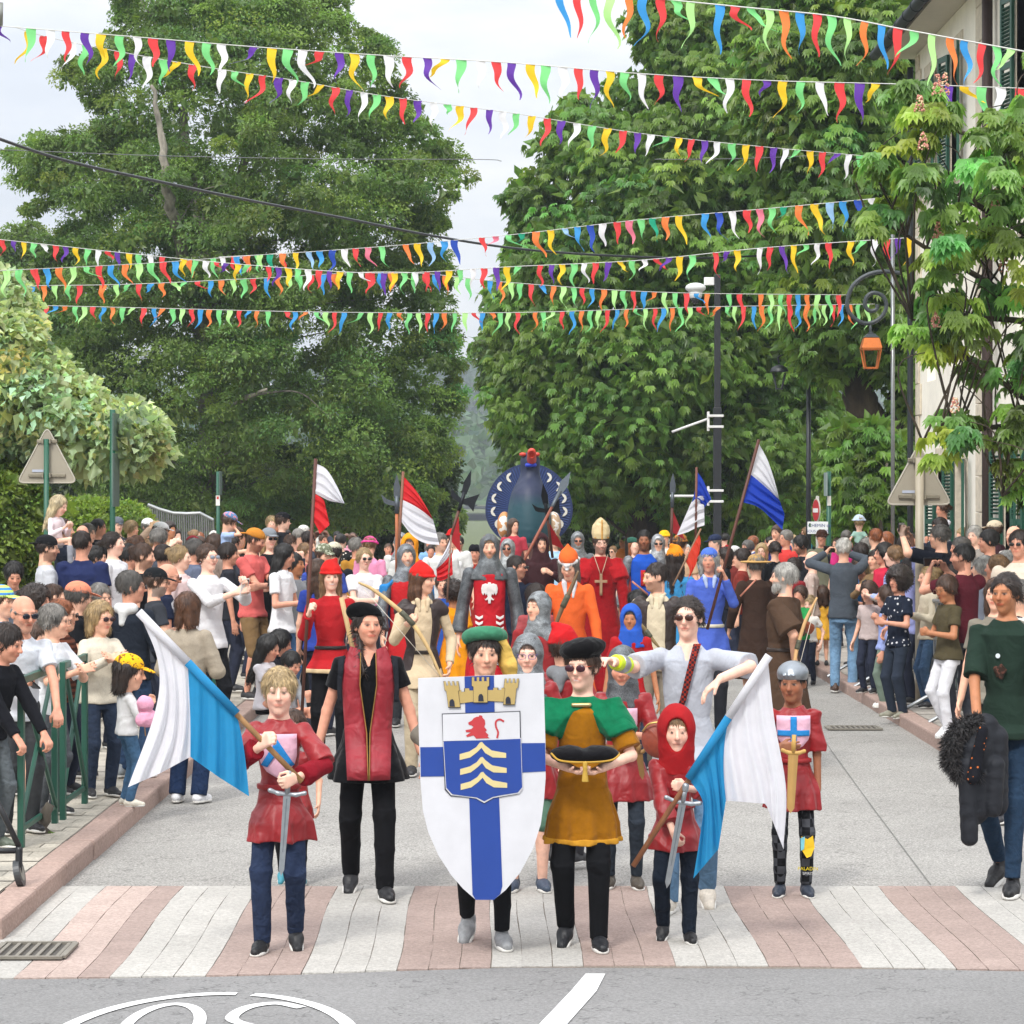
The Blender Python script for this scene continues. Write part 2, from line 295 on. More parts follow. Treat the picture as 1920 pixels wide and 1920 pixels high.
# ---------------------------------------------------------------- ground, roads, pavements
def ground_mat(name, base, scale, var, bump=.3, rough=.95, spots=None, cracks=False, tint=None):
    m = bpy.data.materials.new(name); m.use_nodes = True; t = m.node_tree; b = t.nodes['Principled BSDF']; b.inputs['Roughness'].default_value = rough
    b.inputs['Specular IOR Level'].default_value = .2
    g = N(t, 'ShaderNodeNewGeometry'); P_ = g.outputs['Position']
    n1 = N(t, 'ShaderNodeTexNoise', i_Scale=scale, i_Detail=3.0, i_Roughness=.7); L(t, P_, n1.inputs['Vector'])
    vo = N(t, 'ShaderNodeTexVoronoi', i_Scale=scale*1.6); L(t, P_, vo.inputs['Vector'])
    n2 = N(t, 'ShaderNodeTexNoise', i_Scale=.55, i_Detail=6.0, i_Roughness=.6); L(t, P_, n2.inputs['Vector'])
    def rng_(src, lo, hi, a, c): r = N(t, 'ShaderNodeMapRange'); r.inputs[1].default_value = lo; r.inputs[2].default_value = hi; r.inputs[3].default_value = a; r.inputs[4].default_value = c; L(t, src, r.inputs[0]); return r.outputs[0]
    f1 = rng_(n1.outputs[0], .3, .7, 1-var, 1+var); f2 = rng_(n2.outputs[0], .3, .7, .86, 1.1); sepc = N(t, 'ShaderNodeSeparateColor'); L(t, vo.outputs['Color'], sepc.inputs[0])
    f3 = rng_(sepc.outputs[0], 0, 1, 1-var, 1+var)
    m1 = N(t, 'ShaderNodeMath', operation='MULTIPLY'); L(t, f1, m1.inputs[0]); L(t, f2, m1.inputs[1]); m2 = N(t, 'ShaderNodeMath', operation='MULTIPLY'); L(t, m1.outputs[0], m2.inputs[0]); L(t, f3, m2.inputs[1])
    fac = m2.outputs[0]
    if cracks:
        n3 = N(t, 'ShaderNodeTexNoise', i_Scale=.9, i_Detail=5.0, i_Roughness=.65); L(t, P_, n3.inputs['Vector'])
        r1 = N(t, 'ShaderNodeMath', operation='SUBTRACT', i_1=.5); L(t, n3.outputs[0], r1.inputs[0]); r2 = N(t, 'ShaderNodeMath', operation='ABSOLUTE'); L(t, r1.outputs[0], r2.inputs[0])
        ck = rng_(r2.outputs[0], 0, .005, .60, 1); m3 = N(t, 'ShaderNodeMath', operation='MULTIPLY'); L(t, fac, m3.inputs[0]); L(t, ck, m3.inputs[1]); fac = m3.outputs[0]
    vs = N(t, 'ShaderNodeVectorMath', operation='SCALE'); vs.inputs[0].default_value = base; L(t, fac, vs.inputs['Scale']); L(t, vs.outputs[0], b.inputs['Base Color'])
    bp = N(t, 'ShaderNodeBump', i_Strength=bump, i_Distance=.006); L(t, vo.outputs[0], bp.inputs['Height']); L(t, bp.outputs[0], b.inputs['Normal'])
    return m
M_ROAD = ground_mat('asphalt_pale', (.295, .285, .265), 70, .32, cracks=True)
M_DARK = ground_mat('asphalt_grey', (.215, .212, .208), 70, .15, cracks=True)
M_PAVE = ground_mat('paving', (.36, .33, .28), 30, .15)
M_GRASS = ground_mat('earth', (.10, .12, .05), 4, .4)
M_KERB = ground_mat('kerb_stone', (.36, .26, .22), 45, .14)
M_WHITE = ground_mat('road_paint', (.72, .72, .71), 25, .05)
def sheet(name, pts, z, m, kind='structure'):
    bm = bmesh.new(); f = bm.faces.new([bm.verts.new((x, y, z)) for x, y in pts]); f.normal_update(); bmesh.ops.triangulate(bm, faces=[f]); bmesh.ops.recalc_face_normals(bm, faces=bm.faces[:])
    for f in bm.faces:
        if f.normal.z < 0: f.normal_flip()
    o = link(name, bmm(name, bm), m); tag(o, kind=kind); return o
def strip_sheet(name, x0, x1, z, m, y0, ys, top=0.):
    V = []; Q = []; ys = [y0]+[y for y in ys if y > y0]
    for i, y in enumerate(ys): V += [(x0, y, z+slope(y)), (x1, y, z+slope(y))]; Q += [(2*i-2, 2*i-1, 2*i+1, 2*i)] if i else []
    return tag(link(name, npmesh(name, V, Q, smooth=False), m), kind='structure')
YS = [34, 50, 70, 100, 130, 159.9]
strip_sheet('ground', -900, 900, -.03, M_GRASS, -60, YS+[2500])
KL, KR = -2.6, 3.78
strip_sheet('road', -2.66, KR+.06, 0, M_ROAD, 12.0, YS)
# the grey carriageway in front, its edge bows away
ed = [(0, 1838), (220, 1836), (400, 1833), (570, 1829), (760, 1822), (960, 1816), (1200, 1814), (1430, 1815), (1700, 1819), (1920, 1823)]
ed = [((px-960)/F*gd(py), gd(py)) for px, py in ed]
sheet('front_carriageway', [(-30, -10), (30, -10), (30, 12.62)]+[(3.6, 12.68)]+ed[::-1]+[(-30, 12.4)], .004, M_DARK)
# ---- crossing of pink and white pavers, a slightly raised table of setts
def paver_mesh():
    V = []; Q = []; C = []
    x0 = -1.9-.447*3; y1 = gd(1664)
    for k in range(0, 18):
        xa = x0+.447*k
        white = (k % 2 == 1)
        for c in range(3):
            xl = xa+c*.149; xr = xl+.149
            ex = [p for p in ed]; xm = (xl+xr)/2
            ya = np.interp(xm, [p[0] for p in ed], [p[1] for p in ed])+.012
            y = ya; j = 0
            while y < y1-.02:
                L_ = .33 if white else .2
                ye = min(y+L_, y1)
                if j == 0: ye = min(y+L_*(.5 if c % 2 else 1), y1)
                base = np.array((.41, .395, .365) if white else (.325, .25, .22)); base = base*random.uniform(.95, 1.04)*(1+.03*math.sin(xa*3))
                if xm < -2.1 and not white: base = np.array((.42, .33, .29))*random.uniform(.94, 1.04)
                g_ = .0017; jx = random.uniform(-.002, .002); i = len(V)
                wv = lambda yy: .012*math.sin((yy-12.7)*2.0+.6)
                zt = .009; gy = .0003
                a = [(xl+g_+jx+wv(y), y+gy), (xr-g_+jx+wv(y), y+gy), (xr-g_+jx+wv(ye), ye-gy), (xl+g_+jx+wv(ye), ye-gy)]
                V += [(px, py, zt) for px, py in a]+[(px, py, 0) for px, py in a]
                Q += [(i, i+1, i+2, i+3), (i, i+4, i+5, i+1), (i+1, i+5, i+6, i+2), (i+2, i+6, i+7, i+3), (i+3, i+7, i+4, i)]; C += [tuple(base)]*8
                y = ye; j += 1
    return npmesh('crossing', V, Q, smooth=False, cols=np.array(C))
M_PAVER = ground_mat('pavers', (1, 1, 1), 55, .13, .25)
_t = M_PAVER.node_tree; _a = N(_t, 'ShaderNodeVertexColor', layer_name='Col'); _v = [n for n in _t.nodes if n.type == 'VECT_MATH'][0]; L(_t, _a.outputs[0], _v.inputs[0])
sheet('crossing_bed', [(-4.5, ed[0][1]+.0), (-3.2, ed[0][1]), (0, ed[5][1]), (4.6, ed[-1][1]), (4.6, gd(1664)+.02), (-4.5, gd(1664)+.02)], .0045, ground_mat('sett_bed', (.21, .18, .15), 60, .2))
tag(link('crossing', paver_mesh(), M_PAVER), kind='structure')
# ---- painted 30 in its ring, and the lane dash
def ring_pts(cx, cy, rx, ry, w_, a0, a1, n=40):
    o = [(cx+rx*math.cos(R(a0+(a1-a0)*i/n)), cy+ry*math.sin(R(a0+(a1-a0)*i/n))) for i in range(n+1)]
    i_ = [(cx+(rx-w_)*math.cos(R(a0+(a1-a0)*i/n)), cy+(ry-w_)*math.sin(R(a0+(a1-a0)*i/n))) for i in range(n+1)]
    return o+i_[::-1]
def strip_pts(pts, w_):
    pts = [Vector((*p, 0)) for p in pts]; l = []; r = []
    for i, p in enumerate(pts):
        d = (pts[min(i+1, len(pts)-1)]-pts[max(i-1, 0)]).normalized(); n = Vector((-d.y, d.x, 0))*w_/2; l.append((p+n)[:2]); r.append((p-n)[:2])
    return l+r[::-1]
mk = bpy.data.objects.new('speed_limit_marking', None); COL.objects.link(mk); tag(mk, 'white painted figure 30 in an oval ring on the grey carriageway', 'road marking')
def mark(name, pts, parent): 
    bm = bmesh.new(); vs = [bm.verts.new((x, y, .009)) for x, y in pts]; f = bm.faces.new(vs); f.normal_update(); bmesh.ops.triangulate(bm, faces=[f])
    for f in bm.faces:
        f.normal_update()
        if f.normal.z < 0: f.normal_flip()
    return link(name, bmm(name, bm), M_WHITE, parent)
# oval centre seen at (400, ~1960): the top of the ring at row 1862
cy = gd(1960); yt = gd(1862)

def mark_strip(name, pts, w_, parent):
    q = strip_pts(pts, w_); n = len(pts); V = [(x, y, .009) for x, y in q]; Q = [(i+1, i, 2*n-1-i, 2*n-2-i) for i in range(n-1)]
    return link(name, npmesh(name, V, Q, smooth=False), M_WHITE, parent)
g3 = [(.0, .0), (.09, .05), (.17, 0), (.18, -.12), (.1, -.2), (.03, -.22), (.11, -.25), (.19, -.35), (.16, -.5), (.07, -.56), (-.02, -.5)]
def sm2(p, n=5): return [tuple(v[:2]) for v in spl([(x, y, 0) for x, y in p], n)]
for a0, a1 in ((86, 178), (182, 268), (-88, 79)): mark_strip('ring', [(-1.3+.64*math.cos(R(a0+(a1-a0)*i/40)), 11.05+1.10*math.sin(R(a0+(a1-a0)*i/40))) for i in range(41)], .066, mk)
# photo is taken from the far side, so the numerals stand on their heads
mark_strip('numeral', ([(-.96-x*1.35, 11.0+(-y)*1.65) for x, y in sm2(g3)]), .06, mk)
mark_strip('numeral', [(-1.5+.155*math.cos(t/40*6.2832), 11.42+.485*math.sin(t/40*6.2832)) for t in range(41)], .055, mk)
dsh = link('lane_dash', bpy.data.meshes.new('x'), None); bpy.data.objects.remove(dsh)
def onroad(px, py): d = gd(py); return ((px-960)/F*d, d)
m_ = mark('lane_dash', [onroad(1098, 1829), onroad(1135, 1829), onroad(1118, 1862), onroad(1062, 1925), onroad(1040, 1960), onroad(985, 1960), onroad(1010, 1925), onroad(1070, 1862)], None)
tag(m_, 'white painted lane dash on the grey carriageway in front of the crossing', 'road marking')
sm_ = [onroad(1500, 1320), onroad(1560, 1410), onroad(1640, 1520), onroad(1745, 1660)]
mark_strip('road_seam', [(x, y) for x, y in sm_], .007, None); so_ = bpy.data.objects['road_seam']; so_['kind'] = 'structure'; so_.data.materials.clear(); so_.data.materials.append(ground_mat('seam', (.17, .165, .155), 60, .2)); so_.location.z = -.004
# ---- pavements and kerbs
def kerb(name, x0, x1, ya, yb, label):
    r = bpy.data.objects.new(name, None); COL.objects.link(r); tag(r, kind='structure')
    y = ya; bm = bmesh.new()
    while y < yb:
        ye = min(y+1.0, yb); j = random.uniform(-.006, .006); bbox_bm(bm, (x0+j, y+.004, -.05), (x1+j, ye-.004, .125+random.uniform(-.004, .004)), .02 if y < 40 else 0); y = ye
    for v in bm.verts: v.co.z += slope(v.co.y)
    link('kerb_blocks', bmm(name, bm), M_KERB, r); return r
kerb('kerb_left', -2.78, -2.6, 13.6, 90, '')
kerb('kerb_right', 3.78, 3.96, 17, 90, '')
def slabs(name, x0, x1, ya, yb, col, sx=.42, sy=.2):
    V = []; Q = []; C = []; y = ya; row = 0
    while y < yb:
        x = x0-(sx/2 if row % 2 else 0)
        while x < x1:
            xa, xb = max(x, x0)+.003, min(x+sx, x1)-.003
            if xb-xa > .02:
                i = len(V); z = .118+random.uniform(-.002, .002)+slope(y); c = np.array(col)*random.uniform(.86, 1.1)
                V += [(xa, y+.003, z), (xb, y+.003, z), (xb, y+sy-.003, z), (xa, y+sy-.003, z)]; Q.append((i, i+1, i+2, i+3)); C += [c]*4
            x += sx
        y += sy; row += 1
    return tag(link(name, npmesh(name, V, Q, smooth=False, cols=np.array(C)), M_PAVER), kind='structure')
strip_sheet('pavement_left', -9, -2.785, .112, M_PAVE, 12.9, YS)
slabs('paving_left', -5.2, -2.785, 12.9, 40, (.42, .385, .32))
strip_sheet('pavement_right', 3.965, 14, .112, M_PAVE, 14.1, YS); kerb('kerb_right', 3.78, 3.96, 14.2, 17, '')
box('kerb_right_end', (3.79, 14.0, -.05), (14, 14.2, .108), M_KERB)['kind'] = 'structure'
slabs('paving_right', 3.965, 6.5, 16, 45, (.38, .35, .31))
def grate(px, py, wx, wy, label, z0=.004):
    x, y = onroad(px, py); r = empty('drain_grate', (x, y, z0), label, 'drain grate'); m = mat('#8f8a80', 'metal', .8)
    bm = bmesh.new()
    for s in (-1, 1): bbox_bm(bm, (-wx/2, s*wy/2-.015, .002), (wx/2, s*wy/2+.015, .016)); bbox_bm(bm, (s*wx/2-.015, -wy/2+.015, .002), (s*wx/2+.015, wy/2-.015, .016))
    link('frame', bmm('frame', bm), m, r); bm = bmesh.new(); n = int(wx/.05)
    for i in range(n): x_ = -wx/2+.03+i*(wx-.06)/max(n-1, 1); bbox_bm(bm, (x_-.009, -wy/2+.017, .003), (x_+.009, wy/2-.017, .013))
    link('bars', bmm('bars', bm), m, r); box('pit', (-wx/2+.01, -wy/2+.01, .0005), (wx/2-.01, wy/2-.01, .0028), mat('#4c4843', 'stone'), r)
grate(62, 1790, .36, .42, 'square iron drain grate beside the left kerb at the pavers', .014)
grate(1600, 1367, .5, .35, 'iron drain grate in the pale road beside the right kerb')
# ---- hills far behind
def hills(name, y0, base, amp, col, seed, x0=-400, x1=400):
    r_ = np.random.default_rng(seed); xs = np.linspace(x0, x1, 240); ph = r_.uniform(0, 6, 6)
    V = []; Q = []; C = []; rows = 40
    for j in range(rows):
        t = j/(rows-1)
        for i, x in enumerate(xs):
            h = base+amp*(math.sin(x*.009+ph[0])+.5*math.sin(x*.023+ph[1])+.25*math.sin(x*.06+ph[2]))
            b = r_.uniform(-1, 1)
            V.append((x+b*1.5, y0+t*140+r_.uniform(-2, 2), max(h*math.sin(t*1.5708), -1)+b*3.4*(t > .03))); C.append(np.array(col)*r_.uniform(.35, 1.7))
    n = len(xs)
    for j in range(rows-1):
        for i in range(n-1): a = j*n+i; Q.append((a, a+1, a+n+1, a+n))
    return tag(link(name, npmesh(name, V, Q, smooth=False, cols=np.array(C)), leafmat('hillwood', .9, 0)), kind='structure')
hills('hill_near', 430, 15, 2.5, (.045, .085, .03), 3)
hills('hill_far', 700, 36, 5, (.04, .075, .035), 5)

# the air: pale even haze from the camera to beyond the hills
hz = box('haze', (-480, -2, -4), (480, 900, 75), None); tag(hz, kind='stuff')
hm_ = bpy.data.materials.new('haze'); hm_.use_nodes = True; t_ = hm_.node_tree; t_.nodes.clear(); o_ = N(t_, 'ShaderNodeOutputMaterial'); v_ = N(t_, 'ShaderNodeVolumePrincipled'); v_.inputs['Color'].default_value = (.80, .88, .98, 1); v_.inputs['Density'].default_value = .00045; L(t_, v_.outputs[0], o_.inputs['Volume']); hz.data.materials.append(hm_)
# ---------------------------------------------------------------- foliage
def inpoly(P, poly_):
    x, y = P[:, 0], P[:, 1]; r = np.zeros(len(P), bool); n = len(poly_)
    for i in range(n):
        x1, y1 = poly_[i]; x2, y2 = poly_[(i+1) % n]
        c = ((y1 > y) != (y2 > y)) & (x < (x2-x1)*(y-y1)/((y2-y1) or 1e-9)+x1); r ^= c
    return r
def edged(P, poly_):
    d = np.full(len(P), 1e9); n = len(poly_)
    for i in range(n):
        a = np.array(poly_[i], float); b = np.array(poly_[(i+1) % n], float); ab = b-a
        t = np.clip(((P-a) @ ab)/(ab @ ab), 0, 1); d = np.minimum(d, np.linalg.norm(P-a-t[:, None]*ab, axis=1))
    return d
def unit(v): return v/np.maximum(np.linalg.norm(v, axis=1, keepdims=True), 1e-9)
def leaf_quads(C, A, Nn, ln, wd, cols, fold=.25):
    """diamond leaves: C base points, A axis, Nn face normals"""
    A = unit(A); B = unit(np.cross(A, Nn)); Nn = np.cross(B, A); ln = np.asarray(ln).reshape(-1, 1); wd = np.asarray(wd).reshape(-1, 1)
    v0 = C; v2 = C+A*ln; md = C+A*ln*.45+Nn*wd*fold; v1 = md-B*wd/2; v3_ = md+B*wd/2
    # droop of the tip
    v2 = v2-np.array([0, 0, 1.])*ln*.12
    V = np.stack([v0, v1, v2, v3_], 1).reshape(-1, 3); n = len(C); Q = np.arange(4*n).reshape(n, 4)
    return V, Q, np.repeat(cols, 4, 0)
def clump_pts(cen, rad, per, flat=.75, r_=rng, top=.5):
    n = len(cen); d = unit(r_.normal(size=(n*per, 3))); d[:, 2] = np.where(r_.random(n*per) < top, np.abs(d[:, 2]), d[:, 2])
    rr = np.repeat(rad, per)[:, None]*(.55+.5*r_.random((n*per, 1))**.6); p = np.repeat(cen, per, 0)+d*rr*np.array([1, 1, flat])
    return p, d
def crown_centres(poly_, D, thick, n, r_=rng, minr=.5, maxr=1.1, edge=60.):
    P = np.array(poly_, float); lo, hi = P.min(0), P.max(0); o = []
    while sum(map(len, o)) < n: s = r_.uniform(lo, hi, (n*3, 2)); o.append(s[inpoly(s, poly_)])
    s = np.concatenate(o)[:n]; e = edged(s, poly_); f = np.sqrt(np.clip(e/(edge*4), .02, 1))
    u = r_.uniform(-1, .55, n); dep = D+u*thick*f; rad = r_.uniform(minr, maxr, n)*np.clip(.55+e/edge*.45, .55, 1)
    # keep blobs inside the outline
    W = np.stack([(s[:, 0]-960)/F*dep, dep, CH-(s[:, 1]-HOR)/F*dep], 1)
    return W, rad, e
def colv(base, n, v, r_=rng): 
    b = np.array(base)[None, :]*np.ones((n, 1)); k = r_.normal(1, v, (n, 1)); h = r_.normal(0, v*.5, (n, 1))
    return np.clip(b*k*np.concatenate([1+h, np.ones((n, 1)), 1-h], 1), .004, 1)
def foliage(name, W, rad, per, ln, wd, base, parent, palm=0, flat=.75, var=.16, cvar=.22, r_=rng, up=.55, mname='leaf', core=True, droop=.5):
    n = len(W); p, d = clump_pts(W, rad, per, flat, r_); cc = np.repeat(colv(base, n, cvar, r_), per, 0)*np.clip(r_.normal(1, var, (n*per, 1)), .5, 1.7)
    if palm:
        k = palm; m = len(p); ax = unit(d*np.array([1, 1, .3])+r_.normal(0, .35, (m, 3))); nn = unit(ax*.75*np.array([1, 1, 0])+np.array([0, 0, 1.])*r_.uniform(.25, 1., (m, 1))+r_.normal(0, .2, (m, 3)))
        t1 = unit(np.cross(nn, np.array([[.13, .2, 1.]]))); t2 = np.cross(nn, t1)
        dn = -1*(np.array([0, 0, 1.])-nn*nn[:, 2:3]); dn = unit(dn+1e-4); sd = np.cross(nn, dn)
        Vs = []; Qs = []; Cs = []; off = 0; sz = r_.uniform(.75, 1.15, m)
        for j in range(k):
            ang = (j-(k-1)/2)*(2.5/max(k-1, 1))*1.05; A = dn*math.cos(ang)+sd*math.sin(ang)-np.array([0, 0, 1.])*droop*.5
            V, Q, c = leaf_quads(p, A, nn, ln*sz*(1-.25*abs(ang)/1.3), wd*sz*(1-.2*abs(ang)/1.3), cc); Vs.append(V); Qs.append(Q+off); Cs.append(c); off += len(V)
        V, Q, C_ = np.concatenate(Vs), np.concatenate(Qs), np.concatenate(Cs)
    else:
        m = len(p); A = unit(d+r_.normal(0, .8, (m, 3))-np.array([0, 0, droop])); nn = unit(d*.5+np.array([0, 0, up])+r_.normal(0, .45, (m, 3)))
        V, Q, C_ = leaf_quads(p, A, nn, ln*r_.uniform(.6, 1.2, m), wd*r_.uniform(.7, 1.1, m), cc)
    if core:   # broad inner leaves that close the heart of each clump
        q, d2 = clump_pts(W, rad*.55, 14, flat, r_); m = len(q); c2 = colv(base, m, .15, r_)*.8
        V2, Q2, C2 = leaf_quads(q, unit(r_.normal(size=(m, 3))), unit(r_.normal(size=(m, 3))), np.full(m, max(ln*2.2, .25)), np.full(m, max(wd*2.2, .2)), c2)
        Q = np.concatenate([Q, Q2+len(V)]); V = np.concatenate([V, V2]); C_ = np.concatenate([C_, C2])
    return link(name, npmesh(name, V, Q, smooth=False, cols=C_), leafmat(mname), parent)
def trunk(parent, paths, m, name='trunk', W=None, nb=0, seed=1, r0=.05):
    bm = bmesh.new(); r_ = random.Random(seed)
    for pts, ra, rb in paths:
        P = spl(pts, 6); n = len(P); tube_bm(bm, [p+Vector((r_.uniform(-.04, .04),)*2+(0,)) for p in P], [ra+(rb-ra)*i/(n-1)+.02*math.sin(i*1.7)*ra for i in range(n)], 14)
    if W is not None:
        allp = [p for pts, ra, rb in paths for p in spl(pts, 6)]
        for i in range(nb):
            t = Vector(W[r_.randrange(len(W))]); c = min(allp, key=lambda p: (p-t).length+max(0, p.z-t.z+1.0)*2)
            mid = (c+t)/2+Vector((r_.uniform(-.4, .4), r_.uniform(-.4, .4), r_.uniform(.1, .7))); P = spl([c, mid, t], 6)
            tube_bm(bm, P, [r0*(1-.85*j/(len(P)-1)) for j in range(len(P))], 6)
    return link(name, bmm(name, bm, True), m, parent)
M_BARK = mat('#5b544a', 'bark'); M_BARKP = mat('#8a8478', 'bark'); M_BARKD = mat('#4a4034', 'bark')
def px3(l, D): return [at(x, y, D+dd) for x, y, dd in l]
def rel(pts, o): return [p-o for p in pts]
def tree(name, label, group, poly_, D, thick, n, per, ln, wd, base, trunks=None, bark=None, palm=0, minr=.5, maxr=1.1, nb=40, leafm='leaf', edge=60, seed=1, top=None, flat=.75, droop=.5, holes=None, lo=0, bcol=None, r0=.05):
    r_ = np.random.default_rng(seed); W, rad, e = crown_centres(poly_, D, thick, n, r_, minr, maxr, edge)
    if holes:
        keep = np.ones(len(W), bool)
        for hx, hy, hr in holes: keep &= np.hypot(W[:, 0]/W[:, 1]*F+960-hx, HOR-(W[:, 2]-CH)/W[:, 1]*F-hy) > hr
        W, rad = W[keep], rad[keep]
    k = (W[:, 2] > lo); W, rad = W[k], rad[k]
    base_pt = trunks[0][0][0] if trunks else Vector((W[:, 0].mean(), D, 0)); base_pt = Vector((base_pt[0], base_pt[1], 0))
    o = empty(name, base_pt, label, 'tree', group); off = np.array(base_pt)
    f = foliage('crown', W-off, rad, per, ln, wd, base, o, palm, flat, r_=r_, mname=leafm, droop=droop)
    if trunks and D > 40: trunks[0][0][0] = trunks[0][0][0]-Vector((0, 0, 1.6))
    if trunks: trunk(o, [(rel(p, base_pt), a, b) for p, a, b in trunks], bark or M_BARK, W=W-off, nb=nb, seed=seed, r0=r0)
    return o
# big small-leaved tree on the left
PL = [(200, -80), (222, 50), (190, 95), (118, 120), (125, 165), (175, 195), (150, 225), (70, 240), (20, 290), (30, 335), (60, 365), (35, 405), (95, 440), (70, 520), (95, 640), (60, 760), (110, 880), (200, 960), (560, 1010), (790, 1000), (838, 900), (852, 800), (862, 700), (845, 620), (862, 540), (815, 470), (835, 400), (872, 350), (868, 300), (805, 240), (745, 165), (722, 90), (650, 40), (610, -80)]
tree('broadleaf_tree', 'huge dark green small-leaved tree filling the left half with pale grey limbs showing', 'tall trees along the avenue', PL, 66, 5.5, 1450, 260, .10, .052, (.175, .27, .065),
     [(px3([(392, 1090, 0), (388, 950, 0), (402, 840, 0), (395, 700, .3), (385, 600, -.5), (392, 480, -1), (372, 400, -1.5), (350, 280, -1), (345, 180, -1)], 66), .5, .08),
      (px3([(395, 600, -1), (425, 470, -2), (440, 380, -2), (470, 250, -2), (500, 120, -2)], 67), .18, .04),
      (px3([(388, 640, -1), (330, 430, -3.2), (310, 330, -4), (300, 230, -3.8), (285, 160, -3.6)], 65.5), .17, .04),
      (px3([(392, 820, -1), (440, 760, -3.5), (500, 730, -5)], 66), .12, .03)], M_BARKP, seed=5, nb=60, minr=.28, maxr=.85, edge=70, r0=.035,
     holes=[(350, 300, 7), (312, 350, 6)], flat=.6)
tree('broadleaf_tree', 'lighter green tree behind the left edge above the clipped plane tree', 'tall trees along the avenue', [(-60, 440), (40, 425), (110, 445), (160, 520), (160, 1000), (-60, 1000)], 84, 4, 260, 200, .16, .09, (.15, .22, .05), [(px3([(40, 1060, 0), (40, 700, 0)], 86), .3, .15)], seed=6, nb=10)
tree('broadleaf_tree', 'small bright green tree in the gap left of the great bird', 'tall trees along the avenue', [(745, 930), (780, 905), (820, 915), (850, 945), (865, 975), (850, 1010), (740, 1010)], 96, 2.5, 130, 220, .16, .09, (.13, .21, .05), [(px3([(835, 1040, 0), (835, 930, 0)], 97), .18, .08)], seed=7, nb=10, minr=.3, maxr=.6, edge=30)
# horse chestnuts on the right
PB = [(1235, -80), (1195, 50), (1215, 130), (1165, 150), (1100, 158), (1050, 220), (1010, 260), (1040, 310), (975, 345), (965, 370), (990, 420), (945, 500), (930, 560), (940, 700), (930, 760), (960, 830), (1020, 960), (1300, 1010), (1570, 1000), (1570, -80)]
CHC = (.18, .30, .06)
tree('chestnut_tree', 'broad mid green horse chestnut behind the lamp post on the right', 'horse chestnuts on the right side of the avenue', PB, 60, 5, 1000, 38, .20, .075, CHC,
     [(px3([(1205, 1110, 0), (1205, 950, 0), (1195, 900, 0), (1180, 840, -.5)], 60), .42, .22), (px3([(1210, 960, 0), (1235, 890, -1), (1245, 850, -1)], 60), .22, .15), (px3([(1430, 1110, 0), (1425, 950, 0), (1440, 800, 0), (1460, 600, -1)], 62), .5, .2)], M_BARKD, palm=6, seed=8, nb=60, minr=.45, maxr=.95)
tree('chestnut_tree', 'tall horse chestnut with a sawn limb beside the cream building', 'horse chestnuts on the right side of the avenue',
     [(1430, -80), (1400, 200), (1430, 480), (1490, 640), (1560, 730), (1605, 690), (1640, 640), (1695, 820), (1724, 800), (1722, 430), (1728, 200), (1745, 60), (1760, -80)], 50, 3.5, 430, 40, .20, .075, (.18, .30, .06),
     [(px3([(1655, 1150, 0), (1655, 1000, 0), (1650, 900, 0), (1632, 800, 0), (1612, 740, 0), (1612, 600, .5), (1630, 400, 1)], 50), .42, .25), (px3([(1665, 950, 0), (1690, 800, 0), (1705, 640, 0), (1715, 400, .5)], 50), .34, .24)], M_BARKD, palm=6, seed=9, nb=35, minr=.4, maxr=.85)
o = empty('chestnut_shoots', at(1640, 1150, 46), 'bright green chestnut shoots sprouting round the mossy trunk on the right', 'shrub'); 
W, rad, e = crown_centres([(1575, 800), (1640, 790), (1700, 850), (1712, 960), (1690, 995), (1570, 1000), (1555, 900)], 47, 1.2, 120, np.random.default_rng(3), .25, .45, 25)
foliage('crown', W-np.array(o.location), rad, 34, .19, .07, (.16, .28, .045), o, 6); trunk(o, [([Vector((0, .2, 0)), Vector((.1, .2, 1.2)), Vector((.2, 0, 2.6))], .06, .02)], M_BARK, 'stem')
tree('chestnut_tree', 'farther dark chestnut at the left end of the right-hand row', 'horse chestnuts on the right side of the avenue', [(950, 500), (985, 480), (1100, 560), (1100, 980), (995, 985), (955, 880), (940, 790), (915, 700), (900, 650), (930, 600)], 84, 5, 330, 34, .24, .10, (.14, .23, .05), [(px3([(1060, 1060, 0), (1060, 850, 0), (1040, 700, 0)], 85), .45, .2)], M_BARKD, palm=5, seed=10, nb=20)
# dark undergrowth of the park below the crowns
def bush(name, label, poly_, D, thick, n, per, ln, wd, base, seed, minr=.4, maxr=.8, palm=0, edge=40, cat='bush', group=None, **k):
    r_ = np.random.default_rng(seed); W, rad, e = crown_centres(poly_, D, thick, n, r_, minr, maxr, edge); c = Vector((W[:, 0].mean(), D, 0)); o = empty(name, c, label, cat, group)
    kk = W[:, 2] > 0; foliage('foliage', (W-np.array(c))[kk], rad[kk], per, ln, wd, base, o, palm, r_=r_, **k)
    trunk(o, [([Vector((0, 0, 0)), Vector((.05, 0, max(.3, W[:, 2].mean()*.6)))], .05, .03)], M_BARK, 'stem'); return o
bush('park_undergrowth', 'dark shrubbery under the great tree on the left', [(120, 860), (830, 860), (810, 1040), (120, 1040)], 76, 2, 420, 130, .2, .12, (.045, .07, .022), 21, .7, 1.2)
bush('park_undergrowth', 'dark shrubbery under the chestnuts on the right', [(1000, 860), (1740, 860), (1740, 1040), (1000, 1040)], 78, 2, 420, 130, .2, .12, (.045, .07, .022), 22, .7, 1.2)
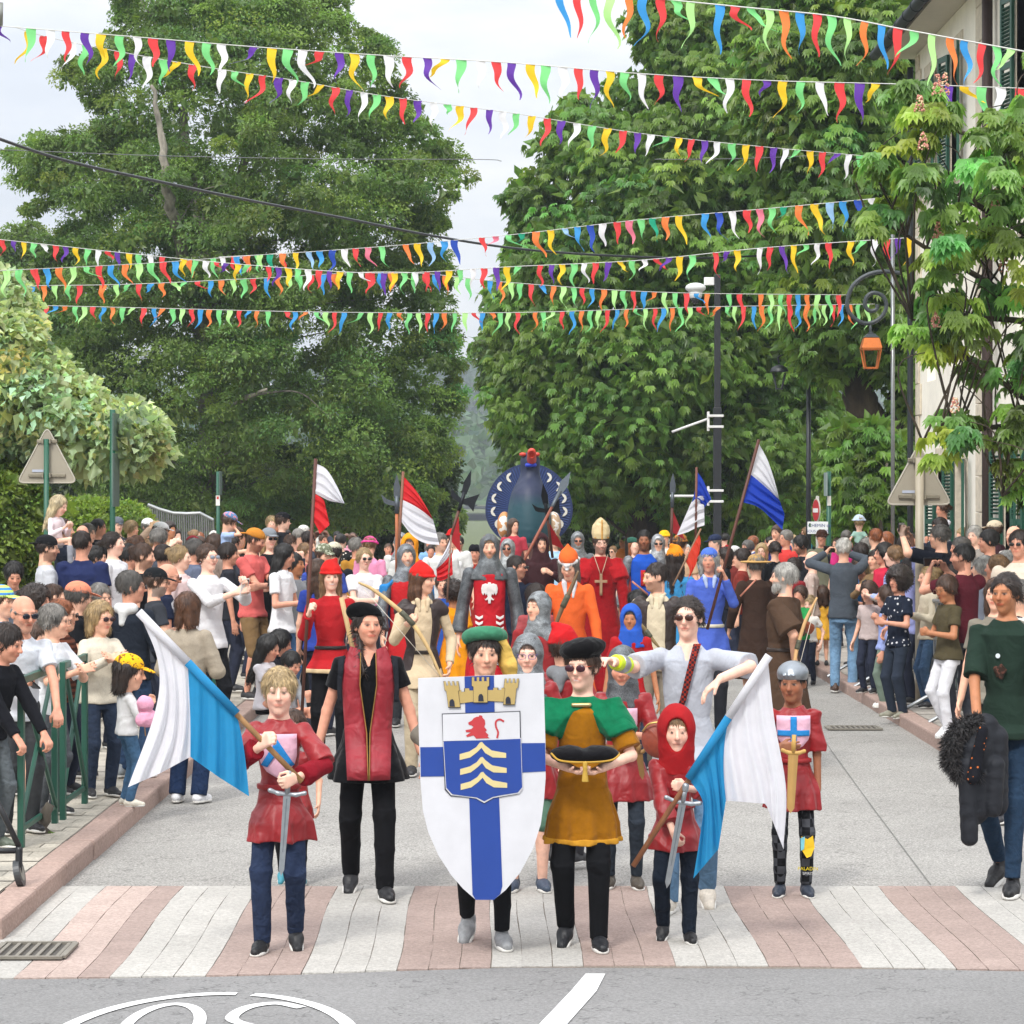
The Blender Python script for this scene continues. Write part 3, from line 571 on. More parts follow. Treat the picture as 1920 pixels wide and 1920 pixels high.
# woods on the far hills, broad clumps of leaf
for nm, y0, base, sz, n_, colr in (('hill_near', 430, 15, 2.2, 5000, (.05, .095, .03)), ('hill_far', 700, 36, 3.2, 7000, (.045, .08, .035))):
    r_ = np.random.default_rng(n_); t_ = r_.uniform(0, 1, n_); xs_ = r_.uniform(-70, 90, n_); p_ = np.stack([xs_, y0+t_*140-3, base*np.sin(t_*1.57)*r_.uniform(.9, 1.12, n_)+r_.uniform(0, 2.5, n_)], 1)
    V_, Q_, C_ = leaf_quads(p_, r_.normal(size=(n_, 3))+np.array([0, 0, .4]), r_.normal(size=(n_, 3))+np.array([0, -1.2, .6]), sz*r_.uniform(.5, 1.6, n_), sz*.9*r_.uniform(.5, 1.4, n_), colv(colr, n_, .35, r_))
    wo = link('hill_woods', npmesh('hill_woods', V_, Q_, smooth=False, cols=C_), leafmat('leaf')); tag(wo, kind='stuff')
# hedges on the left
bush('clipped_hedge', 'tall yellow-green clipped hedge at the left edge of the photo', [(-60, 885), (30, 878), (66, 905), (72, 1000), (72, 1130), (-60, 1130)], 34, .9, 420, 120, .075, .05, (.20, .28, .045), 23, .16, .3, edge=14, cat='hedge', flat=.95)
bush('clipped_hedge', 'lower yellow-green hedge behind the spectators left of the metal railing', [(90, 960), (160, 952), (262, 968), (265, 1040), (90, 1040)], 42, 1, 300, 110, .07, .045, (.22, .31, .05), 24, .2, .4, edge=14, cat='hedge', flat=.95)
# clipped plane or lime with big pale leaves on the left
bush('pale_leaved_tree', 'clipped tree with large pale green heart-shaped leaves on the left', [(-60, 520), (20, 530), (55, 600), (60, 655), (110, 690), (170, 750), (215, 780), (240, 760), (290, 800), (296, 850), (262, 880), (210, 862), (180, 885), (90, 850), (0, 830), (-60, 860)], 34, 1.3, 430, 60, .115, .105, (.52, .60, .36), 25, .22, .42, edge=26, cat='tree', mname='leaf_pale', flat=.9)
# near branches of a red horse chestnut on the right with flower candles
r_ = np.random.default_rng(31)
o = empty('red_chestnut_tree', at(2080, 1300, 24.), 'near red-flowering horse chestnut reaching in from the right edge in front of the cream building', 'tree')
polysN = [[(1640, 190), (1690, 150), (1760, 175), (1790, 230), (1740, 262), (1650, 262)], [(1690, 260), (1790, 240), (1860, 200), (1930, 90), (1990, 60), (1990, 700), (1900, 700), (1870, 640), (1790, 660), (1740, 560), (1700, 470), (1640, 430), (1600, 390), (1610, 330), (1650, 290)],
          [(1700, 570), (1850, 590), (1860, 640), (1780, 680), (1700, 640)], [(1720, 790), (1790, 760), (1860, 790), (1870, 870), (1800, 850), (1740, 880), (1705, 850)], [(1850, 300), (1990, 200), (1990, 900), (1900, 880), (1890, 800), (1920, 700)],
          [(1880, 850), (1960, 840), (1960, 960), (1900, 930), (1860, 900)], [(1740, 680), (1840, 640), (1990, 700), (1990, 790), (1880, 790), (1760, 740)]]
Wn = []; 
for i, (pp, nn_) in enumerate(zip(polysN, (11, 84, 8, 7, 30, 5, 7))):
    W, rad, e = crown_centres(pp, 23.5, 1.3, nn_, r_, .10, .23, 30); Wn.append((W, rad))
off = np.array(o.location); W = np.concatenate([a for a, b in Wn]); rad = np.concatenate([b for a, b in Wn])
foliage('crown', W-off, rad, 14, .155, .066, (.22, .36, .085), o, 6, core=False, cvar=.35, r_=r_, mname='leaf_near')
fl = r_.permutation(len(W))[:20]; V = []; 
bmf = bmesh.new()
for i in fl:
    c = Vector(W[i]-off)+Vector((r_.uniform(-.05, .05), -.25, .18)); h = r_.uniform(.12, .26)
    for j in range(46):
        t = r_.random(); a = r_.random()*6.28; rr = .045*(1-t*.7); bmesh.ops.create_icosphere(bmf, subdivisions=1, radius=r_.uniform(.007, .013), matrix=Matrix.Translation(c+Vector((rr*math.cos(a), rr*math.sin(a), t*h))))
link('flower_candles', bmm('flower_candles', bmf), mat('#c98a7c', 'cloth', check=('n', '#e6d0a8', 30)), o)['kind'] = 'stuff'
root = at(2080, 1150, 24)
trunk(o, [(rel([at(2080, 1300, 24.), at(2085, 900, 24.), at(2100, 300, 24)], Vector(o.location)), .3, .18)]+[(rel([at(2090, y0, 24), at((x1+2090)/2, (y0+y1)/2-20, 23.8), at(x1, y1, 23.5)], Vector(o.location)), .05, .008) for y0, x1, y1 in
   ((560, 1650, 290), (420, 1690, 200), (800, 1730, 830), (900, 1790, 660), (700, 1620, 400), (640, 1710, 600), (820, 1880, 930))], M_BARKD, W=W-off, nb=60, seed=4, r0=.012)
# ---------------------------------------------------------------- cream building on the right
XB = 6.5
b = empty('cream_building', (XB+3, 38, 0), 'cream rendered building with green louvred shutters and stone quoins on the right', 'building')
bo = Vector((XB+3, 38, 0))
def W3(px): return F*XB/(px-960)       # depth on the facade of a column
MC = mat('#f0eadc', 'plaster'); MS = mat('#cfc4b0', 'stone'); MG = mat('#1f5140', 'paint'); MZ = mat('#3a3f42', 'metal', .6); MDK = mat('#1c2022', 'glass')
def bb(name, a, b_, m, p=None, bev=0):
    o_ = p or b; return box(name, Vector(a)-bo, Vector(b_)-bo, m, o_, bev)
yf, yn = 42.8, 36.1
wins = [(41.35, 6.95, 8.75), (39.0, 6.95, 8.75), (40.25, .9, 2.75), (38.6, .9, 2.75), (41.35, 4.0, 5.6), (39.0, 4.0, 5.6)]
# facade wall with openings, 0.45 m thick
def facade(name, y0, y1, z1, wins, x=XB, hw=.42):
    bm = bmesh.new(); ys = sorted({y0, y1, *[w_[0]-hw for w_ in wins], *[w_[0]+hw for w_ in wins]}); zs = sorted({0, z1, *[w_[1] for w_ in wins], *[w_[2] for w_ in wins]})
    for ya, yb in zip(ys, ys[1:]):
        for za, zb in zip(zs, zs[1:]):
            cy_, cz = (ya+yb)/2, (za+zb)/2
            if any(abs(cy_-w_[0]) < hw and w_[1] < cz < w_[2] for w_ in wins): continue
            vs = [bm.verts.new(Vector(p)-bo) for p in ((x, ya, za), (x, ya, zb), (x, yb, zb), (x, yb, za))]; bm.faces.new(vs)
    bmesh.ops.remove_doubles(bm, verts=bm.verts[:], dist=1e-4)
    g = bmesh.ops.extrude_face_region(bm, geom=bm.faces[:]); bmesh.ops.translate(bm, vec=(.4, 0, 0), verts=[v for v in g['geom'] if isinstance(v, bmesh.types.BMVert)])
    bmesh.ops.recalc_face_normals(bm, faces=bm.faces[:]); return link(name, bmm(name, bm), MC, b)
facade('wall', yf-6.7, yf, 9.3, wins)
w2 = [(33.9, 6.9, 8.7), (34.7, .9, 2.9), (33.2, .9, 2.9), (31, 6.9, 8.7), (33.9, 4, 5.6)]
facade('wall', 24, 36.09, 9.6, w2)
bb('gable_wall', (XB+.402, yf-.4, 0), (XB+8, yf, 9.3), MC)
def window(cy_, z0, z1, ajar=10, hw=.42):
    r = bpy.data.objects.new('window', None); COL.objects.link(r); r.parent = b; r.location = Vector((XB, cy_, z0))-bo; h = z1-z0
    bm = bmesh.new()
    for s in (-1, 1): bbox_bm(bm, (-.015, s*hw if s > 0 else -hw-.14, -.003), (.12, hw+.14 if s > 0 else -hw, h+.003), .008)
    bbox_bm(bm, (-.02, -hw-.18, h+.004), (.12, hw+.18, h+.2), .008); bbox_bm(bm, (-.06, -hw-.18, -.12), (.12, hw+.18, -.006), .01)
    link('stone_frame', bmm('stone_frame', bm), MS, r)
    bm = bmesh.new(); bbox_bm(bm, (.25, -hw, 0), (.3, -hw+.06, h)); bbox_bm(bm, (.25, hw-.06, 0), (.3, hw, h)); bbox_bm(bm, (.25, -.03, .061), (.3, .03, h-.061)); bbox_bm(bm, (.25, -hw+.061, 0), (.3, hw-.061, .06)); bbox_bm(bm, (.25, -hw+.061, h-.06), (.3, hw-.061, h))
    link('sash', bmm('sash', bm), mat('#d8d4c8', 'paint'), r); box('pane', (.27, -hw+.06, .06), (.275, hw-.06, h-.06), MDK, r)
    for s in (-1, 1):
        bm = bmesh.new(); wd = hw*1.02
        bbox_bm(bm, (-.02, 0, 0), (.02, .06, h)); bbox_bm(bm, (-.02, wd-.06, 0), (.02, wd, h))
        for z in (0, h*.48, h-.08): bbox_bm(bm, (-.019, .061, z), (.019, wd-.061, z+.08))
        z = .1
        while z < h-.1:
            if not h*.47 < z < h*.53: bmesh.ops.create_cube(bm, size=1, matrix=Matrix.Translation((0, wd/2, z)) @ Matrix.Rotation(R(35), 4, 'Y') @ Matrix.Diagonal((.045, wd-.13, .008, 1)))
            z += .05
        for v in bm.verts: v.co.y = s*v.co.y
        bmesh.ops.recalc_face_normals(bm, faces=bm.faces[:]); sh = link('shutter', bmm('shutter', bm), MG, r); sh.location = (-.05, s*(hw+.02), 0); sh.rotation_euler = (0, 0, R(s*ajar))
    return r
for cy_, z0, z1 in wins[:4]: window(cy_, z0, z1)
for cy_, z0, z1 in w2[:4]: window(cy_, z0, z1)
# quoins, base course, downpipe, eaves
bm = bmesh.new(); z = 0
while z < 9.25: bbox_bm(bm, Vector((XB-.05, 36.12, z+.006))-bo, Vector((XB-.001, 37.12, min(z+.5, 9.25)-.006))-bo, .008); z += .5
link('quoins', bmm('quoins', bm), MS, b)
bm = bmesh.new(); z = 0
while z < 9.25: bbox_bm(bm, Vector((XB-.03, yf-.5 if int(z*2) % 2 else yf-.32, z+.006))-bo, Vector((XB-.001, yf-.002, min(z+.5, 9.25)-.006))-bo, .008); z += .5
link('quoins', bmm('quoins', bm), MS, b)
tube('downpipe', [Vector((XB-.12, 35.8, z))-bo for z in (0, 3, 6, 9.4)], .075, mat('#4a3e3a', 'metal', .6), b)
tube('downpipe', [Vector((XB-.10, yf+.05, z))-bo for z in (0, 3, 6, 9.1)], .05, MZ, b)
bb('soffit', (XB-.5, 24, 9.305), (XB+.3, yf+.5, 9.36), mat('#b9b2a2', 'paint'))
bm = bmesh.new(); vs = [Vector(p)-bo for p in ((XB-.58, 24, 9.37), (XB-.58, yf+.6, 9.37), (XB+7, yf+.6, 12.6), (XB+7, 24, 12.6))]
f = bm.faces.new([bm.verts.new(v) for v in vs]); g = bmesh.ops.extrude_face_region(bm, geom=[f]); bmesh.ops.translate(bm, vec=(0, 0, .16), verts=[v for v in g['geom'] if isinstance(v, bmesh.types.BMVert)]); bmesh.ops.recalc_face_normals(bm, faces=bm.faces[:])
link('roof', bmm('roof', bm), mat('#6b4a3c', 'stone'), b)
bm = bmesh.new(); tube_bm(bm, [Vector((XB-.6, y, 9.38))-bo for y in np.linspace(24, yf+.6, 40)], .085, 10)
for y in np.arange(24.5, yf, .8): tube_bm(bm, [Vector((XB-.6, y, 9.38))-bo, Vector((XB-.6, y+.03, 9.38))-bo], .1, 10)
link('gutter', bmm('gutter', bm, True), MZ, b)
# ---------------------------------------------------------------- posts, lamps and signs
MP = mat('#23262b', 'paint'); MGP = mat('#1d5742', 'paint'); MBG = mat('#a49a86', 'paint'); MWH = mat('#dcdcda', 'paint'); MGS = mat('#9a9d9e', 'metal', .5)
def cyl(name, a, b_, r, m, parent=None, seg=14): return tube(name, [a, b_], r, m, parent, seg)
# tall dark post with the white camera
D = 44; B = at(1345, 920, D); B.z = .1
o = empty('lamp_post', B, 'tall dark square street post with a white dome camera on top', 'street post')
zt = at(0, 515, D).z-.1
bm = bmesh.new(); bbox_bm(bm, (-.065, -.065, 0), (.065, .065, zt*.62), .012); bbox_bm(bm, (-.05, -.05, zt*.62+.001), (.05, .05, zt), .01); link('pole', bmm('pole', bm), MP, o)
zz = lambda py: at(0, py, D).z-.1
r = box('camera_bracket', (-.22, -.03, zz(535)), (-.051, .03, zz(520)), MWH, o, .01)
s = SDF(.012); s.ell((-.36, -.02, zz(540)), (.17, .15, .085)); s.ell((-.36, -.02, zz(552)), (.11, .11, .11)); link('dome_camera', s.mesh('dome_camera'), mat('#d4d6d6', 'plastic'), o)
s = SDF(.012); s.ell((-.36, -.03, zz(561)), (.085, .085, .085)); link('dome_lens', s.mesh('dome_lens'), mat('#2a2c30', 'plastic', .15), o)
for py in (790, 930):
    bm = bmesh.new()
    for dz in (-.09, .09): bbox_bm(bm, (-.16, -.075, zz(py)+dz-.02), (.10, .075, zz(py)+dz+.02), .006)
    bbox_bm(bm, (-.17, -.04, zz(py)-.16), (-.13, .04, zz(py)+.16), .006); link('clamp', bmm('clamp', bm), MWH, o)
tube('banner_arm', [(-.17, 0, zz(786)), (-.75, 0, zz(810))], .02, MWH, o); tube('banner_arm', [(-.17, 0, zz(930)), (-.78, 0, zz(930))], .02, MWH, o)
# second lamp with hanging lantern
D = 50; B = at(1516, 920, D); B.z = .1; o = empty('street_lamp', B, 'dark street lamp whose lantern hangs left of its slim post', 'street lamp'); zz = lambda py: at(0, py, D).z-.1
tube('pole', [(0, 0, 0), (0, 0, zz(670))], [.055, .04], MP, o); tube('arm', spl([(0, 0, zz(675)), (-.2, 0, zz(662)), (-.55, 0, zz(668)), (-.55, 0, zz(682))], 5), .018, MP, o)
bm = bmesh.new(); bmesh.ops.create_uvsphere(bm, u_segments=20, v_segments=10, radius=1, matrix=Matrix.Translation((-.55, 0, zz(697))) @ Matrix.Diagonal((.17, .17, .13, 1)))
bmesh.ops.delete(bm, geom=[v for v in bm.verts if v.co.z < zz(698)], context='VERTS'); link('hood', bmm('hood', bm, True), MP, o)
bm = bmesh.new()
for a in range(4): t = R(45+90*a); tube_bm(bm, [Vector((-.55+.16*math.cos(t), .16*math.sin(t), zz(699))), Vector((-.55+.07*math.cos(t), .07*math.sin(t), zz(728)))], .012, 6)
tube_bm(bm, [Vector((-.55, 0, zz(728))), Vector((-.55, 0, zz(730)))], .08, 12); link('lantern_cage', bmm('lantern_cage', bm), MP, o)
# scroll bracket with copper lantern
D = 38; o = empty('lantern_bracket', at(1675, 520, D), 'wrought iron scroll bracket with an orange copper lantern near the building', 'wall lantern'); MI = mat('#3b4246', 'paint'); MCu = mat('#c4713c', 'metal', .45)
zq = lambda px, py: Vector(((px-1675)/F*D, 0, -(py-520)/F*D))
sp = [(1690, 512), (1655, 509), (1625, 516), (1600, 535), (1589, 562), (1592, 585), (1610, 602), (1632, 606), (1653, 594), (1662, 573), (1655, 555), (1638, 549), (1625, 557), (1622, 573), (1631, 583), (1643, 580), (1645, 571)]
tube('scroll', spl([zq(*p) for p in sp], 6), .03, MI, o, 8); tube('hanger', [zq(1632, 606), zq(1632, 630)], .02, MI, o)
tube('mast', [zq(1674, 1150)+Vector((0, 0, 0)), zq(1674, 440)], .03, mat('#8d9191', 'metal'), o)
def frustum(bm, c, z0, z1, a, b_):
    v = [bm.verts.new((c[0]+sx*a, c[1]+sy*a, z0)) for sx, sy in ((-1, -1), (1, -1), (1, 1), (-1, 1))]+[bm.verts.new((c[0]+sx*b_, c[1]+sy*b_, z1)) for sx, sy in ((-1, -1), (1, -1), (1, 1), (-1, 1))]
    for q in ((3, 2, 1, 0), (4, 5, 6, 7), (0, 1, 5, 4), (1, 2, 6, 5), (2, 3, 7, 6), (3, 0, 4, 7)): bm.faces.new([v[i] for i in q])
c = zq(1633, 0); Z = lambda py: zq(0, py).z
bm = bmesh.new(); frustum(bm, c, Z(653), Z(634), .145, .105); link('lantern_roof', bmm('lantern_roof', bm), MCu, o)
bm = bmesh.new(); frustum(bm, c, Z(633), Z(626), .11, .05); tube_bm(bm, [Vector((c.x, 0, Z(626))), Vector((c.x, 0, Z(622)))], .035, 10); link('lantern_cap', bmm('lantern_cap', bm), MI, o)
bm = bmesh.new()
for sx, sy in ((-1, -1), (1, -1), (1, 1), (-1, 1)): tube_bm(bm, [Vector((c.x+sx*.13, sy*.13, Z(654))), Vector((c.x+sx*.085, sy*.085, Z(690)))], .012, 6)
for r0, py in ((.13, 655), (.085, 690)):
    for s0 in (-1, 1): bbox_bm(bm, (c.x-r0, s0*r0-.011, Z(py)-.011), (c.x+r0, s0*r0+.011, Z(py)+.011)); bbox_bm(bm, (c.x+s0*r0-.011, -r0+.012, Z(py)-.012), (c.x+s0*r0+.011, r0-.012, Z(py)+.012))
link('lantern_cage', bmm('lantern_cage', bm), MCu, o)
# triangular sign backs
def tri_sign(px, py0, py1, D, wpx, mpost, label, post_r=.03, post_top=None):
    B = at(px, 920, D); B.z = .1; o = empty('warning_sign', B, label, 'road sign'); h = (py1-py0)/F*D; w_ = wpx/F*D/2; zt = at(0, py0, D).z-.1; zb = zt-h; pts = []; c = [(0, zt), (-w_, zb), (w_, zb)]; rr = .05
    for i, (x, z) in enumerate(c):
        p, q = Vector((*c[i-1], 0)), Vector((*c[(i+1) % 3], 0)); v = Vector((x, z, 0)); a = v+(p-v).normalized()*rr*1.6; e = v+(q-v).normalized()*rr*1.6
        for t in (0, .25, .5, .75, 1): k = a*(1-t)**2+v*2*t*(1-t)+e*t*t; pts.append((k.x, k.y))
    poly('sign_plate', pts, .02, lambda u, v, t: Vector((u, .05+t, v)), mat('#9c9484', 'paint'), o)
    bm = bmesh.new(); n = len(pts)
    tube_bm(bm, [Vector((u, .05, v)) for u, v in pts+pts[:1]], .009, 6); link('rim', bmm('rim', bm), mat('#b3ad9f', 'paint'), o)
    tube('post', [(0, 0, 0), (0, 0, at(0, post_top or py0+.22*(py1-py0), D).z-.1)], post_r, mpost, o)
    for z, ww in ((zt-h*.26, w_*.34), (zb+h*.13, w_*.62)):
        bm = bmesh.new(); bbox_bm(bm, (-ww, .024, z-.02), (ww, .048, z+.02), .006)
        for s0 in (-1, 1): bbox_bm(bm, (s0*(post_r+.012)-.01, -.02, z-.028), (s0*(post_r+.012)+.01, .023, z+.028), .004)
        link('mounting_rail', bmm('mounting_rail', bm), mat('#8f8878', 'metal', .6), o)
    bm = bmesh.new(); bbox_bm(bm, (-w_*.5, .044, zb+h*.19), (-w_*.12, .0485, zb+h*.235)); link('sticker', bmm('sticker', bm), mat('#aeb4c4', 'paint'), o)
tri_sign(87, 800, 905, 31, 112, MGP, 'grey back of a triangular road sign on a green post at the left')
tri_sign(1724, 833, 946, 27, 124, MBG, 'beige back of a triangular road sign on a beige post at the right', .045)
# green posts
D = 33; B = at(211, 920, D); B.z = .1; o = empty('green_post', B, 'tall green post with an edge-on plate among the left spectators', 'street post'); zz = lambda py: at(0, py, D).z-.1
tube('post', [(0, 0, 0), (0, 0, zz(768))], .034, MGP, o); bm = bmesh.new(); bbox_bm(bm, (.035, -.25, zz(845)), (.05, .25, zz(775)), .004); bbox_bm(bm, (.035, -.25, zz(950)), (.05, .25, zz(850)), .004); link('edge_on_plate', bmm('edge_on_plate', bm), mat('#52645e', 'paint'), o)
D = 46; B = at(409, 920, D); B.z = .1; o = empty('green_post', B, 'short green post with a small red and white sticker left of the flags', 'street post'); zz = lambda py: at(0, py, D).z-.1
tube('post', [(0, 0, 0), (0, 0, zz(884))], .032, MGP, o); bm = bmesh.new(); bbox_bm(bm, (.034, -.2, zz(928)), (.05, .2, zz(884)), .004); link('edge_on_plate', bmm('edge_on_plate', bm), mat('#52645e', 'paint'), o)
box('sticker', (-.036, -.038, zz(948)), (.034, -.036, zz(929)), mat('#e4e1dc', 'paint'), o); box('sticker', (-.02, -.0405, zz(936)), (.015, -.0385, zz(931)), mat('#c8362e', 'paint'), o)
D = 44; B = at(1554, 920, D); B.z = .1; o = empty('green_post', B, 'green post with a blank plate and street name panel right of the no entry sign', 'street post'); zz = lambda py: at(0, py, D).z-.1
tube('post', [(0, 0, 0), (0, 0, zz(884))], .04, MGP, o); box('edge_on_plate', (-.06, -.2, zz(930)), (-.045, .2, zz(886)), mat('#8b9a98', 'paint'), o)
box('sticker', (-.03, -.05, zz(948)), (.03, -.0405, zz(930)), mat('#e0ddd8', 'paint'), o)
npb = box('name_plate', (-.36, -.075, zz(1001)), (-.02, -.06, zz(978)), mat('#dfe2e4', 'paint'), o, .004)
def text(body, size, loc, m, parent, name='lettering', ext=.001, align='CENTER', rot=(R(90), 0, 0)):
    cu = bpy.data.curves.new(name, 'FONT'); cu.body = body; cu.size = size; cu.extrude = ext; cu.align_x = align; tmp = bpy.data.objects.new('t', cu); COL.objects.link(tmp)
    dg = bpy.context.evaluated_depsgraph_get(); me = bpy.data.meshes.new_from_object(tmp.evaluated_get(dg)); bpy.data.objects.remove(tmp); bpy.data.curves.remove(cu)
    x = link(name, me, m, parent, loc); x.rotation_euler = rot; return x
text('CHEMIN de', .075, (-.16, -.077, zz(988)), mat('#2b3f7a', 'paint'), o); text('SOUS les BUIS', .06, (-.19, -.077, zz(998)), mat('#2b3f7a', 'paint'), o)
box('crest', (-.335, -.0775, zz(988)), (-.305, -.0755, zz(981)), mat('#4a6a3a', 'paint'), o)
D = 45; B = at(1531, 920, D); B.z = .1; o = empty('no_entry_sign', B, 'round red no entry sign turned almost edge-on', 'road sign'); zz = lambda py: at(0, py, D).z-.1
tube('post', [(.02, .03, 0), (.02, .03, zz(930))], .03, mat('#a9a79f', 'paint'), o)
def disc(name, r0, y, th, m, parent, cz, rot, sx=1): 
    bm = bmesh.new(); bmesh.ops.create_cone(bm, cap_ends=True, segments=32, radius1=r0, radius2=r0, depth=th, matrix=Matrix.Translation((0, 0, cz)) @ Matrix.Rotation(rot, 4, 'Z') @ Matrix.Translation((0, y, 0)) @ Matrix.Rotation(R(90), 4, 'X')); return link(name, bmm(name, bm), m, parent)
disc('rim', .2, 0, .02, mat('#b7b2a6', 'paint'), o, zz(957), R(-79)); disc('face', .18, -.012, .008, mat('#b5202a', 'paint'), o, zz(957), R(-79))
bm = bmesh.new(); bmesh.ops.create_cube(bm, size=1, matrix=Matrix.Translation((0, 0, zz(957))) @ Matrix.Rotation(R(-79), 4, 'Z') @ Matrix.Translation((0, -.019, 0)) @ Matrix.Diagonal((.27, .006, .07, 1))); link('bar', bmm('bar', bm), mat('#e6e4e0', 'paint'), o)
# steel railing fan behind the left crowd
D = 50; o = empty('steel_railing', at(335, 990, D), 'row of stacked galvanised crowd barriers behind the left spectators', 'railing'); bm = bmesh.new(); oo = Vector(o.location)
def rp(x, y, dd=0): return at(x, y, D+dd)-oo
tops = [(277, 946), (300, 955), (325, 962), (350, 963), (375, 962), (400, 975)]
tube_bm(bm, [rp(x, y) for x, y in tops], .03, 8); tube_bm(bm, [rp(x, 1050) for x, y in tops], .025, 8); link('rail', bmm('rail', bm), MGS, o); bm = bmesh.new()
for x in np.arange(278, 400, 4.2): y = np.interp(x, [t[0] for t in tops], [t[1] for t in tops]); tube_bm(bm, [rp(x, y), rp(x+2, 1048, .3)], .014 if int(x) % 3 else .02, 6)
link('bars', bmm('bars', bm), MGS, o)
# cables
def cable(px, D0, D1, r0, label, m='#2a2c30'):
    n = len(px); pts = spl([at(x, y, D0+(D1-D0)*i/(n-1)) for i, (x, y) in enumerate(px)], 10); tag(tube('overhead_cable', pts, r0, mat(m, 'plastic'), None, 8), label, 'cable')
cable([(-60, 240), (120, 300), (320, 345), (480, 378), (640, 408), (800, 440), (960, 465), (1120, 478), (1300, 484), (1460, 478)], 30, 50, .02, 'thick dark cable sagging across from upper left to the right trees')
cable([(-40, 279), (300, 292), (620, 298), (900, 299), (940, 302)], 40, 44, .006, 'thin pale wire in front of the big left tree', '#6a6c6c')
cable([(1250, 240), (1240, 298), (1240, 299)][1:] + [(1400, 297), (1560, 290)], 42, 44, .006, 'thin wire in front of the right chestnuts', '#6a6c6c')
# ---------------------------------------------------------------- bunting
PC = dict(p='#6a3cac', y='#fbd02a', g='#84e08a', w='#f2f2f4', r='#f0484a', b='#3f9fe4', l='#bdf79a', o='#fd8844', k='#f07f96', t='#27b089', s='#9cc6ee', d='#2a50b8')
pm = {k: mat(v, 'flag', .7) for k, v in PC.items()}
def bunting(name_label, line, D0, D1, sp0, sp1, l0, l1, pal, swing=.25, seed=0, xmax=1925, w_=.56):
    r_ = random.Random(seed); pts = [at(x, y, D0+(D1-D0)*(x-line[0][0])/(line[-1][0]-line[0][0])) for x, y in line]; P = spl(pts, 12)
    o = empty('bunting', P[0], name_label, 'bunting', 'strings of pennants across the street'); oo = P[0]
    tube('cord', [p-oo for p in P], .005, mat('#c9c9c4', 'plastic'), o, 5)
    xs = [p.x/p.y*F+960 for p in P]; sp0, sp1, l0, l1 = sp0*.88, sp1*.88, l0*1.02, l1*1.02; x = line[0][0]+r_.uniform(2, sp0); i = 0
    while x < min(line[-1][0]-4, xmax):
        f = (x-line[0][0])/(line[-1][0]-line[0][0]); sp = sp0+(sp1-sp0)*f; ln = (l0+(l1-l0)*f)*r_.uniform(.85, 1.15); D = D0+(D1-D0)*f; k = D/F
        if r_.random() > .04:
            px = x; X = np.interp(px, xs, [p.x for p in P]); Y = np.interp(px, xs, [p.y for p in P]); Z = np.interp(px, xs, [p.z for p in P])
            wd = sp*w_*k*r_.uniform(.85, 1.1); H = ln*k; n = 13; ph = r_.uniform(0, 6); amp = r_.uniform(.06, .17)*H; dr = r_.gauss(swing, .22)*H*.6; tw = r_.uniform(-2.2, 2.2)
            if r_.random() < .16: H *= .5; dr += r_.choice((-1, 1))*H*.9
            V = []; Q = []; 
            for j in range(n):
                t = j/(n-1); cx = dr*t*t+amp*math.sin(ph+t*6.6)*t**.7-amp*math.sin(ph)*0; hw = wd/2*(1-.9*t**1.5); a = tw*t*t+.5*math.sin(ph+t*4)*t
                ux, uy = math.cos(a), math.sin(a)
                dyy = amp*1.2*math.cos(ph+t*5)*t
                for s0 in (-1, 0, 1): V.append((X-oo.x+cx+s0*hw*ux, Y-oo.y+dyy+s0*hw*uy+.002, Z-oo.z-H*t+.01*(s0 == 0)*H))
            for j in range(n-1):
                for q in (0, 1): aa = j*3+q; Q.append((aa, aa+1, aa+4, aa+3))
            link('pennant', npmesh('pennant', V, Q), pm[pal[i % len(pal)]], o)
        i += 1; x += sp*r_.uniform(.85, 1.15)
A1 = 'pygwrp'[::1]
bunting('topmost full-width string of violet yellow green white and red pennants', [(-10, 48), (240, 68), (480, 88), (720, 104), (960, 118), (1200, 138), (1440, 151), (1700, 158), (1930, 166)], 28, 26, 36, 38, 58, 68, 'pygwr', .1, 1)
bunting('second string of violet and red pennants that sags just below the topmost one', [(25, 50), (100, 72), (240, 100), (400, 128), (560, 152), (720, 180), (960, 212), (1200, 250), (1440, 276), (1640, 294)], 31, 36, 33, 27, 54, 40, 'yrpwg', -.35, 2)
bunting('large orange lime and blue pennants high at the right in front of the roof', [(1040, -24), (1240, -2), (1400, 14), (1560, 30), (1700, 56), (1930, 98)], 19, 18, 34, 34, 92, 84, 'brglo', .05, 3)
bunting('string climbing to the right with pink teal and sky blue pennants above the cable', [(410, 482), (520, 476), (720, 462), (960, 440), (1200, 412), (1440, 391), (1655, 371)], 40, 32, 24, 30, 34, 52, 'wrkgtoysbd', .35, 4)
bunting('violet and yellow string from the left edge through the great tree to the building', [(-10, 448), (120, 462), (240, 475), (480, 498), (720, 512), (960, 500), (1200, 488), (1440, 464), (1730, 444)], 38, 30, 23, 25, 28, 48, 'rpygw', -.05, 5)
bunting('short orange and lime string at the left below the first low one', [(-10, 508), (180, 499), (300, 492), (420, 483), (540, 474)], 30, 40, 30, 24, 46, 30, 'lgrbo', .3, 6)
bunting('string hanging level with the camera dome in lime red and blue', [(30, 536), (240, 533), (480, 522), (740, 510), (960, 530), (1240, 548), (1590, 553)], 38, 40, 26, 20, 30, 42, 'rbolg', .1, 7)
bunting('lowest string running the full width above the heads in lime red and blue', [(45, 572), (300, 578), (600, 585), (960, 586), (1300, 576), (1640, 570)], 42, 42, 21, 18, 30, 44, 'glrboystg'[:5], -.2, 8)
tag(cyl('pole_stub', at(0, 5, 28), at(-1, 48, 28), .035, mat('#8e8f88', 'metal')), 'grey pole end at the top left corner holding the topmost string', 'pole')
